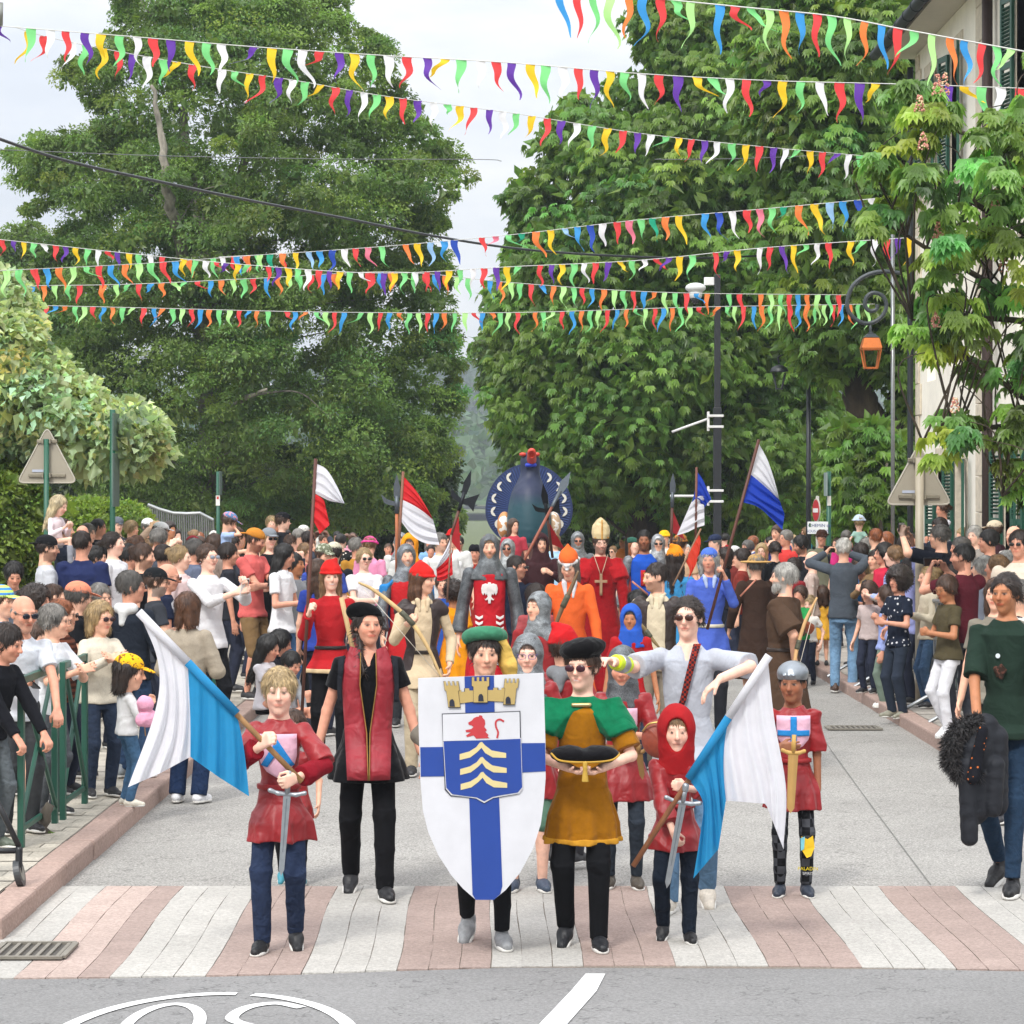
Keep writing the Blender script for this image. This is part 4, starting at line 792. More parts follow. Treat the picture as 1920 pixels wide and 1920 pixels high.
# ---------------------------------------------------------------- people
def rot(ax, d):
    c, s = math.cos(R(d)), math.sin(R(d))
    return np.array({'x': [[1, 0, 0], [0, c, -s], [0, s, c]], 'y': [[c, 0, s], [0, 1, 0], [-s, 0, c]], 'z': [[c, -s, 0], [s, c, 0], [0, 0, 1]]}[ax])
class Fr:
    """frame: p(v) maps local metres (scaled) to the body's space"""
    def __init__(s, o, M, k=1.): s.o = v3(o); s.M = np.array(M); s.k = k
    def p(s, x, y=None, z=None): v = v3(x) if y is None else v3((x, y, z)); return s.o+s.M @ (v*s.k)
def nrm(v): v = v3(v); return v/max(np.linalg.norm(v), 1e-9)
SKIN = dict(a='#d9ab90', b='#c8937a', c='#a5714f', d='#8f6046', e='#e0b8a2', f='#b98462', g='#5c3a28')
HAIRC = dict(black='#17130f', dark='#2a1d15', brown='#4a3222', chest='#5d3c26', lbrown='#80613f', blond='#a58a60', pblond='#cdbb95', grey='#77736d', silver='#a6a39c', white='#cfccc4', ginger='#8c4f2a', salt='#57534e')
def hand(S, w_, d, n, k, curl, vox, thumb=None):
    """palm and five fingers; w_ wrist, d direction, n palm normal"""
    d = nrm(d); n = nrm(n-d*(v3(n) @ d)); lat = np.cross(d, n)
    hint = v3((0, -.6, .8)) if thumb is None else v3(thumb)
    if lat @ hint < 0: lat = -lat
    mr = vox*.78
    for i, off in enumerate((.030, .010, -.010, -.029)):
        kn = w_+(d*.088*(1, 1.04, 1, .93)[i]+lat*off)*k
        S.cap(w_+(lat*off*.55)*k, kn, max(.0145*k, mr), max(.012*k, mr), k=.010)
        ln = (.070, .078, .072, .056)[i]*k; p = kn; a = 0; fan = (.10, .03, -.05, -.14)[i]*(1-min(curl, 1))
        for f_, c_ in ((.44, .75), (.31, 1.0), (.25, .6)):
            a += curl*c_; dd = nrm((d+lat*fan)*math.cos(a)+n*math.sin(a)); q = p+dd*ln*f_
            S.cap(p, q, max(.0092*k, mr), max(.0080*k, mr), k=.003); p = q
    b = w_+(d*.022+lat*.026)*k; m_ = b+(d*.030+lat*.026+n*.012)*k; e = m_+(d*.026+lat*(.010-.012*curl)+n*.014*(1+curl))*k
    S.cap(b, m_, max(.0145*k, mr), max(.011*k, mr), k=.01); S.cap(m_, e, max(.010*k, mr), max(.0085*k, mr), k=.004)
def ik(a, t, l1, l2, pole):
    a, t = v3(a), v3(t); d = t-a; L_ = np.linalg.norm(d); m = (l1+l2)*.995
    if L_ > m: t = a+d/L_*m; d = t-a; L_ = m
    u = d/L_; x = (l1*l1-l2*l2+L_*L_)/(2*L_); h = math.sqrt(max(l1*l1-x*x, 0)); pl = v3(pole); pl = pl-u*(pl @ u); return a+u*x+nrm(pl)*h, t
ARMS = {  # hand targets for a 1.75 m person: (x outward, y, z), pole, curl, palm normal, thumb
 'down': ((.27, -.03, .83), (.35, .9, 0), .35, (-1, 0, 0), (0, -1, 0)),
 'relax': ((.25, -.16, .90), (.6, .8, 0), .45, (-1, .2, 0), (0, -1, .2)),
 'phone': ((.10, -.36, 1.50), (.7, 0, -.8), 1.1, (-.9, .2, 0), (0, .2, 1)),
 'phonehi': ((.13, -.34, 1.66), (.8, 0, -.6), 1.1, (-.9, .2, 0), (0, .2, 1)),
 'text': ((.09, -.24, 1.16), (.6, .5, -.6), .8, (0, .1, 1), (0, -1, .5)),
 'clap': ((.03, -.29, 1.25), (.8, .2, -.6), .15, (-1, 0, 0), (0, -.2, 1)),
 'fold': ((-.12, -.17, 1.16), (.9, -.2, -.3), .5, (0, 1, 0), (0, 0, 1)),
 'hold': ((.06, -.25, 1.14), (.7, .5, -.5), 1.35, (-.8, .5, 0), (0, 0, 1)),
 'chest': ((.02, -.22, 1.24), (.9, .2, -.4), 1.2, (-.5, .8, 0), (0, 0, 1)),
 'hip': ((.20, -.06, 1.0), (1, .6, 0), .4, (-.6, 0, -.6), (0, -1, 0)),
 'face': ((.06, -.18, 1.44), (.8, -.2, -.6), .9, (-.2, 1, 0), (0, 0, 1)),
 'rail': ((.16, -.42, 1.0), (.8, .3, -.5), .9, (0, 0, -1), (-1, 0, 0)),
 'up': ((.30, -.12, 1.95), (.8, .2, -.3), .3, (0, -1, 0), (-1, 0, 0)),
 'lap': ((.10, -.32, .80), (.8, .3, -.5), .5, (0, 0, -1), (-1, 0, 0)),
 'wide': ((.78, -.1, 1.40), (.1, .3, -.8), .2, (0, 0, -1), (0, -1, 0)),
}
PEOPLE = []
def strands(me, n, ln, wd, seed, mode='down'):
    """hair locks laid over the hair volume, all in the one mesh"""
    nv = len(me.vertices); v = np.zeros(nv*3, np.float32); me.vertices.foreach_get('co', v); v = v.reshape(-1, 3); nn = np.zeros(nv*3, np.float32); me.vertices.foreach_get('normal', nn); nn = nn.reshape(-1, 3)
    q = np.zeros(len(me.polygons)*4, np.int32); me.loops.foreach_get('vertex_index', q); q = q.reshape(-1, 4); g = np.random.default_rng(seed); i = g.integers(0, nv, n); p, m = v[i], nn[i]
    if mode == 'curl': A = unit(m*.7+g.normal(0, .8, (n, 3)))
    else: d = np.array([0, .25, -1.] if mode == 'down' else [0, 1., -.45])+g.normal(0, .28, (n, 3)); A = unit(d-m*(d*m).sum(1)[:, None]*.92+m*.06)
    V, Q, _ = leaf_quads(p+m*wd*.3, A, m, ln*g.uniform(.5, 1.3, n), wd*g.uniform(.6, 1.3, n), np.zeros((n, 3)), .12)
    out = npmesh('hair', np.concatenate([v, V]), np.concatenate([q, Q+nv])); bpy.data.meshes.remove(me); return out
SPREAD = {'spectators on the left pavement', 'spectators on the right pavement'}
def person(label, px, top, D, yaw=0, hd=(0, 0, 0), fem=0, skin='a', hair=('short', 'brown'), tp=('tee', '#dddddd'), lg=('trousers', '#2b3040'), arms='down', shoes='#2a2a2c', hat=None, glasses=None, walk=0, zb=None, group=None, lean=0, fat=1., H=None, pos=None,
           stance=None, seat=False, vox=None, beard=None, cat='person', face=None, tuck=False, hx=1.):
    D = D*1.07 if (group in SPREAD and pos is None and D > 20.5) else D
    X = (px-960)/F*D; zb = ((.118 if (X < KL or X > KR) and D > 13.6 else 0) if zb is None else zb)+slope(D)
    ztop = CH-(top-HOR)/F*D; H = H or (ztop-zb); root = Vector((X, D, zb if not seat and H is None else ztop-H))
    if pos: root = Vector(pos)
    fat = fat*.93; s = H/1.75; kid = H < 1.5; hh = (.228 if H > 1.62 else .228-.018*min((1.62-H)/.5, 1.15))*hx; hk = hh/.235
    if fem and not kid: hk *= .965; hh *= .965
    vox = vox or (.0068 if D < 17.5 else .0095 if D < 24 else .0125 if D < 31 else .017 if D < 38 else .021)
    o = empty('person', root, label, cat, group, R(yaw)); sm = skinmat(); g = fat
    torsoM = rot('x', lean); hipz = .53*H; hip = v3((0, 0, hipz))
    T = Fr(hip, torsoM, 1.); U = lambda x, y, z: T.p((x, y, z-hipz))          # upper-body points, z in standing height
    chin = H-hh; shz = chin-.072*s*(.8 if kid else 1); jf = random.Random(int(px*7+top)); j1, j2, j3, j4, j5 = [jf.uniform(-1, 1) for _ in range(5)]; shw = (.096 if fem else .105)*H*(.88 if kid else 1); full = lg[0] not in ('shorts', 'none', 'skirt') 
    def wl(p): return v3(o_inv @ Vector(p))
    o_inv = (Matrix.Translation(root) @ Matrix.Rotation(R(yaw), 4, 'Z')).inverted()
    # head frame
    hM = torsoM @ rot('z', hd[0]) @ rot('x', hd[1]) @ rot('y', hd[2] if len(hd) > 2 else 0)
    if lean: hM = rot('x', -lean*.6) @ hM
    nk = U(0, .015*s, chin-.02*s); hc = nk+hM @ v3((0, -.012*hk, .1375*hk)); Hd = Fr(hc, hM, hk); h = lambda x, y, z: Hd.p((x, y, z)); E = lambda S, c, r, k=.02, M=None, sub=False: S.ell(h(*c), v3(r)*hk, hM if M is None else hM @ M, k*hk, sub)
    C = lambda S, a, b, ra, rb=None, k=.02, sub=False: S.cap(h(*a), h(*b), ra*hk, None if rb is None else rb*hk, k*hk, sub)
    # joints
    J = {}
    for sd, sx in (('R', -1), ('L', 1)):
        sh = U(sx*shw*.93, .01*s, shz-.045*s); l1, l2 = .168*H, .145*H
        a = arms.get(sd, 'down') if isinstance(arms, dict) else (arms[0 if sd == 'R' else 1] if isinstance(arms, tuple) else arms)
        if isinstance(a, str): t, pole, curl, pn, th = ARMS[a]; t = U(t[0]*sx*s, t[1]*s, t[2]*s) if a not in ('down', 'lap') else v3((t[0]*sx*s, t[1]*s, t[2]*s)); pole = v3((pole[0]*sx, pole[1], pole[2])); pn = v3((pn[0]*sx, pn[1], pn[2])); th = v3((th[0]*sx, th[1], th[2])); hdir = None
        else:
            t = wl(at(a['px'], a['py'], D+a.get('dy', -.25))) if 'px' in a else U(a['t'][0]*s, a['t'][1]*s, a['t'][2]*s)
            pole = v3(a.get('pole', (sx*.8, .3, -.6))); curl = a.get('curl', 1.2); pn = v3(a.get('pn', (-sx, 0, 0))); th = v3(a.get('th', (0, -.2, 1))); hdir = a.get('hdir')
        el, wr = ik(sh, t, l1, l2, pole); J[sd] = (sh, el, wr, curl, pn, th, nrm(hdir) if hdir is not None else nrm(wr-el))
        hp = v3((sx*.046*H, 0, hipz-.02*s)); 
        st = (stance or {}).get(sd)
        if seat: kn = v3((sx*.09*s, -.40*s, hipz+.02)); an = v3((sx*.09*s, -.42*s, hipz-.40*s)); toe = v3((0, -1, 0)); lift = 0
        else:
            fy = -walk*sx*.16*s if walk else 0; fz = 0; fxx = sx*.056*H
            if walk and fy > 0: fz = .05*s
            if st: fxx, fy, fz = st[0], st[1], st[2]
            an = v3((fxx, fy, .048*H+fz)); toe = v3((sx*.18, -1, -.55 if (fz > .02) else 0)); kn, an = ik(hp, an, .245*H, .24*H, (sx*.12, -1, 0))
        J['l'+sd] = (hp, kn, an, nrm(toe))
    ft = (.95 if fem else 1.)*g
    tor = [(hipz-.07*H, .080*H*ft, .062*H*ft, 0), (hipz, .094*H*(1.03 if fem else .98)*g, .066*H*g, .004), (hipz+.09*H, .078*H*ft*(.93 if fem else 1.03), .056*H*ft, -.002*s-(g-1)*.06), (hipz+.17*H, .084*H*ft, .060*H*ft, -.004-(g-1)*.03), (shz-.10*s, .086*H*ft, .060*H*ft, .0), (shz-.05*s, .080*H, .052*H, .004), (shz-.015*s, .060*H, .040*H, .008), (shz+.03*s, .036*H, .032*H, .012)]
    torL = [(z-hipz, a, b, c) for z, a, b, c in tor]
    # ---- the body, one continuous surface
    S = SDF(vox)
    S.loft(hip, torsoM, [(z, a*.93, b*.93, c) for z, a, b, c in torL], k=.02)
    C(S, (0, .018, -.05), (0, .012, -.02), .05, .05); S.cap(h(0, .022, -.07), U(0, .02*s, shz-.01*s), (.046 if fem else .053)*hk, .058*s, k=.03)
    E(S, (0, .018, .028), (.074, .094, .089)); E(S, (0, -.022, -.032), ((.056 if fem else .060)*(1+.06*j1), .066, .083*(1+.03*j2)), .03); E(S, (0, -.060-.004*j3, -.094-.004*j2), (.024*(1+.2*j3), .022, .022), .03)
    if vox < .014:
        for sx in (-1, 1): E(S, (sx*.034, -.064, -.022), (.022, .018, .022), .03); E(S, (sx*.0295, -.099, .006), (.0165, .017, .0135), .012, sub=True)
        C(S, (-.034, -.078, .026), (.034, -.078, .026), .010, .010, .018)
        C(S, (0, -.088, .012), (0, -.108-.005*j4, -.024-.003*j5), .0075, .0118+.0015*j5, .011); E(S, (0, -.096, -.028), (.016, .012, .008), .008)
        C(S, (-.019, -.0855, -.054), (.019, -.0855, -.054), .0058, .0058, .008); C(S, (-.015, -.084, -.064), (.015, -.084, -.064), .0068, .0068, .008)
        for sx in (-1, 1): E(S, (sx*.0285, -.079, .004), (.0125, .0125, .0115), .002)
    else: C(S, (0, -.088, .010), (0, -.104, -.022), .010, .013, .012); E(S, (0, -.095, .004), (.05, .014, .010), .015, sub=True)
    for sx in (-1, 1): E(S, (sx*.077, .006, -.004), (.009, .019, .031), .008, rot('z', sx*-18))
    for sd in 'RL':
        sh, el, wr, curl, pn, th, hdr = J[sd]; S.cap(sh, el, .027*H*ft*.93, .0215*H*ft, k=.02); S.cap(el, wr, .0215*H*ft, .0148*H, k=.012); hand(S, wr+hdr*.01, hdr, pn, s*(1.04 if kid else 1), curl, vox, th)
        hp, kn, an, toe = J['l'+sd]; q_ = .78 if full else 1.; S.cap(hp, kn, .046*H*ft*q_, .030*H*q_, k=.02); S.cap(kn, an, .030*H*q_, .019*H*q_, k=.015); full or S.cap(kn+(an-kn)*.18+v3((0, .008, 0))*s, kn+(an-kn)*.45+v3((0, .012, 0))*s, .028*H, .024*H, k=.02)
        ae = an+toe*.085*s; ae[2] = max(ae[2]-.035*s, .022); S.cap(an-v3((0, -.01, .02*s)), ae, .018*H, .014*H, k=.01)
    sc_ = np.clip(np.array(lin(SKIN.get(skin, skin) if not skin.startswith('#') else skin))*np.array((1.14, 1.08, 1.08)), 0, .85)
    hcol = np.array(lin(HAIRC[hair[1]])) if hair[1] in HAIRC else np.array(lin(hair[1]))
    def cols(V):
        q = ((V-hc) @ hM)/hk; c = np.repeat(sc_[None], len(V), 0); x, y, z = q[:, 0], q[:, 1], q[:, 2]; fr = (y < -.045) & (abs(z) < .12)
        def bl(m, col, a): 
            m = np.clip(m, 0, 1)[:, None]*a; c[:] = c*(1-m)+np.array(col)*m
        ax_ = abs(x)
        ck = np.exp(-(((ax_-.036)/.018)**2+((z+.03)/.02)**2))*fr; bl(ck, sc_*np.array((1.12, .80, .76)), .55)
        bl(np.exp(-(((x)/.014)**2+((z+.024)/.012)**2))*fr, sc_*np.array((1.1, .8, .78)), .45)
        e_ = 1.15 if vox > .009 else 1
        bl((1.5-np.hypot((ax_-.031)/(.017*e_), (z-.0255)/(.0036*e_)))*2*fr, hcol*.5+sc_*.2, (.45 if fem else .65) if not kid else .38)
        lipc = sc_*np.array((.85, .42, .42)) if fem else sc_*np.array((.80, .50, .48))
        bl((1.45-np.hypot(x/.021, (z+.059)/.0075))*2*fr, lipc, .85)
        bl((1.3-np.hypot(x/.020, (z+.0588)/.0016))*2*fr, sc_*.12, .6)
        if face == 'smile': bl((1.4-np.hypot(x/.018, (z+.0590)/.0030))*2*fr, (.62, .58, .54), .8)
        w_ = (1.5-np.hypot((ax_-.029)/.0105, (z-.0030)/.0030))*2*fr; bl(w_, (.30, .26, .24) if vox < .009 else sc_*.3, .75)
        bl((1.5-np.hypot((ax_-.029)/.0058, (z-.0032)/.0040))*3*fr, (.03, .02, .015), .95)
        bl((1.3-np.hypot((ax_-.029)/.0145, (z-.0105)/.0028))*2*fr, hcol*.3+.01, .8)
        if beard: 
            bm_ = ((z < -.03) & (y < .03) & (z > -.13) & ~((ax_ < .019) & (abs(z+.059) < .008)) & ((z < -.045) | (ax_ > .04)))*1.; bm_ = np.where((ax_ < .03) & (z > -.052) & (z < -.04) & fr, 1, bm_); bl(bm_*(y < .035), np.array(lin(HAIRC.get(beard[1], beard[1]))), beard[0])
        if hair[0] in ('short', 'crop', 'bald', 'fringe'):
            m = ((z > .045-.02*(y > 0)) | ((y > .02) & (z > -.03)))*1.
            bl(m*(1 if hair[0] != 'bald' else (y > -.01)*(z < .05)*1.), hcol, .75 if hair[0] != 'bald' else .35)
        return np.clip(c, 0, 1)
    body = link('body', S.mesh('body', cols=cols), sm, o)
    # ---- hair
    hs = hair[0]; hm = mat(HAIRC.get(hair[1], hair[1]), 'hair'); cut = hat and hat[0] in ('cap', 'capback', 'redcap', 'sunhat', 'beret', 'bucket', 'helmet', 'fedora', 'muffin', 'mitre', 'roll', 'pointed', 'navycap', 'skull')
    coif = hat and hat[0] in ('coif', 'hood', 'hoodup', 'cowl')
    if hs != 'bald' and not (coif and hs == 'short' and False):
        S = SDF(max(vox*.9, .0062)); t = (1+.25*j4)*(.8 if D < 18 else 1)*{'crop': .004, 'short': .014, 'fringe': .020, 'bob': .018, 'long': .015, 'pony': .008, 'bun': .009, 'curly': .036, 'afro': .05, 'wavy': .022, 'braid': .010, 'spiky': .014, 'messy': .021}.get(hs, .01)
        if coif: t = min(t, .006)
        if cut: t = min(t, .011)
        E(S, (0, .024, .034), (.076+t, .093+t, .088+t*(.35 if cut else 1)), .01)
        if hs in ('bob', 'wavy', 'long'):
            bot = {'bob': -.115, 'wavy': -.09, 'long': -.12}[hs]
            for sx in (-1, 1): C(S, (sx*.070, .015, .03), (sx*(.078 if hs != 'long' else .066), .020, bot), .030+t*.3, .028, .03); C(S, (sx*.035, .075, .03), (sx*.045, .070, bot-.01), .045, .036, .03)
        if hs == 'long':
            ln = hair[2] if len(hair) > 2 else .30
            for sx in (-1, 1):
                C(S, (sx*.066, .02, -.08), (sx*.085, -.01 if len(hair) > 3 else .05, -.10-ln*.75), .028, .020, .03); C(S, (sx*.03, .075, -.08), (sx*.05, .085, -.12-ln), .045, .022, .03)
        if hs == 'pony': C(S, (0, .11, .045), (.0, .145, .0), .022, .030, .02); C(S, (0, .145, .0), (.01, .135, -.16), .030, .010, .02)
        if fem and hs in ('pony', 'bun', 'braid', 'short'):
            for sx in (-1, 1): C(S, (sx*.070, -.012, .045), (sx*.074, .045, -.035), .020, .018, .02)
        if hs == 'bun': E(S, (0, .12, .06), (.036, .034, .036), .015)
        if hs == 'braid':
            for i in range(9): E(S, (-.066+.004*i*(1 if i < 3 else .2), .0-.012*i, -.06-.027*i), (.017-.0007*i, .017-.0007*i, .019), .006)
        if hs not in ('curly', 'afro'):
            E(S, (0, -.112, -.048), (.068 if hs not in ('bob', 'long', 'wavy') else .058, .088, .108 if hs != 'fringe' and hs != 'bob2' else .082), .008, sub=True)
            E(S, (0, -.10, .028), (.062, .054, (.046 if fem else .036) if hs not in ('fringe',) else .004), .01, sub=True)
        else: E(S, (0, -.125, -.03), (.064, .085, .085), .01, sub=True)
        if hs in ('short', 'crop', 'curly', 'spiky', 'messy', 'fringe', 'pony', 'bun', 'braid'):
            S.half(h(0, 0, -.045 if hs not in ('braid',) and hs not in ('curly',) else -.9), hM @ v3((0, .25 if hs != 'fringe' else .1, -1)))
        if hs in ('afro',): pass
        fr_ = {'curly': (.009, 70), 'afro': (.009, 70), 'wavy': (.007, 45), 'bob': (.004, 60), 'long': (.005, 55), 'spiky': (.007, 80), 'messy': (.006, 55)}.get(hs, (.006, 62))
        wf = wrinkle(fr_[0]*hk, fr_[1], hash(label) % 997 if False else int(px), .35 if hs not in ('curly', 'afro') else 1)
        hme = S.mesh('hair', disp=wf)
        if vox < .02: hme = strands(hme, 2600 if vox < .008 else 1500 if vox < .013 else 800, (.045 if hs not in ('curly', 'afro') else .022)*hk, max(.0042, vox*.5), int(px+top), 'curl' if hs in ('curly', 'afro') else 'back' if fem and hs in ('pony', 'bun', 'braid') else 'down')
        link('hair', hme, hm, o)
    if hs == 'bald' and len(hair) > 2:   # ring of hair round a bald crown
        S = SDF(vox); E(S, (0, .022, .01), (.080, .099, .05), .01); E(S, (0, .01, .072), (.12, .16, .048), .01, sub=True); E(S, (0, -.09, .0), (.085, .088, .12), .01, sub=True); link('hair', S.mesh('hair'), hm, o)
    if beard and beard[0] > .8:
        S = SDF(max(vox*.9, .007)); E(S, (0, -.030, -.068), (.062, .068, .062), .02); E(S, (0, -.07, -.112), (.034, .026, .03 if len(beard) < 3 else .06), .03); E(S, (0, -.10, -.048), (.03, .05, .022), .01, sub=True); E(S, (0, -.06, .02), (.09, .12, .055), .01, sub=True)
        link('beard', S.mesh('beard', disp=wrinkle(.003, 80, 3)), mat(HAIRC.get(beard[1], beard[1]), 'hair'), o)
    # ---- glasses
    if glasses:
        col, lens = glasses if isinstance(glasses, tuple) else (glasses, '#15171a'); gv = .0045 if D < 20 else .008; S = SDF(gv)
        if lens:
            for sx in (-1, 1): E(S, (sx*.031, -.108, .004), (.0275, .008 if D < 24 else .010, .0205), .002)
        else:
            for sx in (-1, 1):
                for i in range(12): a, b_ = i*math.pi/6, (i+1)*math.pi/6; C(S, (sx*.031+.024*math.cos(a), -.109, .003+.017*math.sin(a)), (sx*.031+.024*math.cos(b_), -.109, .003+.017*math.sin(b_)), .0028 if D < 20 else .0045, k=.002)
        lm = mat(lens or col, 'plastic', .12 if lens else .3)
        gl = link('sunglasses' if lens else 'glasses', S.mesh('glasses'), lm, o)
        S = SDF(gv); C(S, (-.010, -.109, .012), (.010, -.109, .012), .003, k=.002)
        for sx in (-1, 1): C(S, (sx*.053, -.103, .012), (sx*.080, .0, .012), .0035 if D < 20 else .005, k=.002)
        link('temples', S.mesh('temples'), mat(col, 'plastic', .3), gl)
    # ---- clothing
    kind, tc_ = tp[0], tp[1]; to = tp[2] if len(tp) > 2 else {}
    tm = tc_ if not isinstance(tc_, str) else mat(tc_, to.get('m', 'cloth'), **({'check': to['check']} if 'check' in to else {}))
    long_ = kind in ('shirt', 'jumper', 'robe', 'jacket', 'tunicl', 'dressl', 'hoodie', 'poncho'); wf = wrinkle(to.get('wr', .0055), to.get('wf', 19)/s, int(px+top), .9)
    infl = dict(tee=.010, shirt=.010, jumper=.017, jacket=.020, tunic=.012, tunicl=.013, robe=.026, tank=.006, dress=.010, dressl=.012, hoodie=.020, poncho=.03).get(kind, .012)*max(s, .75)
    hem = {'tee': hipz-.045*H, 'tank': hipz-.04*H, 'shirt': hipz-.05*H, 'jumper': hipz-.045*H, 'jacket': hipz-.05*H, 'hoodie': hipz-.05*H, 'tunic': .35*H, 'tunicl': .35*H, 'robe': .05*H, 'dress': .33*H, 'dressl': .33*H, 'poncho': hipz}[kind]
    if 'hem' in to: hem = to['hem']*H
    flare = to.get('flare', 1.28 if kind in ('tunic', 'tunicl', 'dress', 'dressl') else 1.5 if kind == 'robe' else 1.02)
    S = SDF(vox); sl = [(z, a+infl, b+infl, c) for z, a, b, c in torL if z >= 0]
    wb = (sl[0][1], sl[0][2])
    if tuck: sl = [(-.02, wb[0]*.97, wb[1]*.97, 0)]+sl
    else:
        zz = hem-hipz; fl = flare; w1 = max(wb[0], .100*H); w2 = max(wb[1], (.078+.022*abs(walk))*H); sl = [(zz, w1*fl, w2*(1+(fl-1)*1.3), 0), (zz*.5, w1*(1+(fl-1)*.55), w2*(1+(fl-1)*.7), 0)]+sl
    if to.get('belt'): sl = [(z, a*(.9 if abs(z-.06*H) < .05*H else 1), b*(.92 if abs(z-.06*H) < .05*H else 1), c) for z, a, b, c in sl]
    kf = .10 if kind in ('tunic', 'tunicl', 'dress', 'dressl', 'robe') else .02
    if lean and not tuck and hem < hipz-.06*H:
        S.loft(hip, None, [q for q in sl if q[0] < .02], k=.03, fold=(kf, 5, px % 6, .02*H)); S.loft(hip, torsoM, [q for q in sl if q[0] > -.03], k=.04)
    else: S.loft(hip, torsoM if not seat else None, sl, k=.03, fold=(kf, to.get('nf', 5), px % 6, .04*H))
    for sd, sx in (('R', -1), ('L', 1)):
        sh, el, wr, *_ = J[sd]
        if kind == 'tank' or to.get('sleeve') == 0: continue
        fit = to.get('fit', 1.)
        if long_:
            r1, r2 = .0285*H*ft+infl*.8, .0225*H*ft+infl*.7
            S.cap(sh, el, r1, (r2+.002)*fit, k=.02)
            e2 = el+(wr-el)*to.get('sleeve', .96); S.cap(el, el+(e2-el)*.5, (r2+.002)*fit, (r2*.93)*fit, k=.015); S.cone(el, e2, (r2+.002)*fit, (.0165*H+infl*.7)*fit*to.get('cuff', 1), k=.01)
        else:
            f_ = to.get('sleeve', .6); r1 = .0290*H*ft+infl; e2 = sh+(el-sh)*f_; S.ell(sh, (r1, r1, r1), k=.02); S.cone(sh, e2, r1, (r1+.004*s)*fit*to.get('cuff', 1), k=.02)
    if to.get('under'):
        S2 = SDF(vox)
        for sd in 'RL':
            sh, el, wr, *_ = J[sd]; S2.cap(sh, el, .033*H, .031*H, k=.02); S2.cone(el, el+(wr-el)*.85, .031*H, .040*H, k=.01)
        link('undersleeves', S2.mesh('undersleeves', disp=wf), mat(*to['under']), o)
    # neck opening
    nv = to.get('neck', 'crew'); c0 = U(0, .0, shz+.062*s)
    S.ell(c0+torsoM @ v3((0, -.015*s, .012)), (.058*s+.006, .062*s+.006, .055*s), k=.008, sub=True)
    if nv == 'v': S.cap(U(0, -.075*s, shz+.04*s), U(0, -.13*s, shz-.10*s), .05*s, .012*s, k=.008, sub=True)
    nm = {'tee': 'tee_shirt', 'tank': 'sleeveless_top', 'jumper': 'jumper', 'shirt': 'shirt', 'jacket': 'jacket', 'tunic': 'tunic', 'tunicl': 'tunic', 'robe': 'robe', 'dress': 'dress', 'dressl': 'dress', 'hoodie': 'hooded_jacket', 'poncho': 'cape'}[kind]
    link(nm, S.mesh(nm, disp=wf), tm, o)
    if to.get('belt'):
        bz = .06*H; S = SDF(vox*.9); a, b_ = [np.interp(bz, [q[0] for q in sorted(sl)], [q[i] for q in sorted(sl)]) for i in (1, 2)]
        S.loft(hip+torsoM @ v3((0, 0, bz)), torsoM, [(-.016*s, a+.009, b_+.012, 0), (.016*s, a+.009, b_+.012, 0)], k=0); link('belt', S.mesh('belt'), mat(to['belt'], 'leather'), o)
    if to.get('hemband'):
        S = SDF(vox*.9); zz = hem-hipz; q = sorted(sl)[0]; bh = to.get('bandh', .035)*s
        S.loft(hip, None, [(zz-.004, q[1]+.004, q[2]+.004, 0), (zz+bh, q[1]*.985+.004, q[2]*.985+.004, 0)], k=0, fold=(kf, to.get('nf', 5), px % 6, .04*H-0)); link('hem_band', S.mesh('hem_band', disp=wf), mat(to['hemband'], 'cloth'), o)
    if kind == 'hoodie' or to.get('hoodback'):
        S = SDF(vox); S.cap(U(-.07*s, .07*s, shz+.02*s), U(.07*s, .07*s, shz+.02*s), .05*s, k=.03); S.cap(U(0, .10*s, shz-.02*s), U(0, .12*s, shz-.10*s), .05*s, .03*s, k=.03); link('hood', S.mesh('hood', disp=wf), mat(to.get('hoodback', tc_), 'cloth'), o)
    if to.get('collar'):
        S = SDF(vox*.9); c0 = U(0, -.0, shz+.035*s)
        for sx in (-1, 1): S.cap(U(sx*.055*s, .03*s, shz+.045*s), U(sx*.045*s, -.07*s, shz+.02*s), .016*s, k=.008); S.cap(U(sx*.045*s, -.075*s, shz+.015*s), U(sx*.03*s, -.095*s, shz-.07*s*to.get('cl', 1)), .024*s, .012*s, k=.01)
        link('collar', S.mesh('collar'), mat(to['collar'], 'cloth'), o)
    if to.get('pack'):
        S = SDF(vox); S.cap(U(0, .15*s, shz-.12*s), U(0, .16*s, shz-.36*s), .10*s, .12*s, k=.03); S.cap(U(0, .22*s, shz-.28*s), U(0, .22*s, shz-.36*s), .07*s, k=.03)
        for sx in (-1, 1): S.cap(U(sx*.09*s, .06*s, shz-.01*s), U(sx*.11*s, -.11*s, shz-.10*s), .022*s, k=.01); S.cap(U(sx*.11*s, -.11*s, shz-.10*s), U(sx*.13*s, -.03*s, shz-.34*s), .020*s, k=.01)
        link('rucksack', S.mesh('rucksack'), mat(to['pack'], 'cloth'), o)
    # ---- legs
    lk = lg[0]; lm = lg[1] if not isinstance(lg[1], str) else mat(lg[1], lg[2] if len(lg) > 2 else 'cloth')
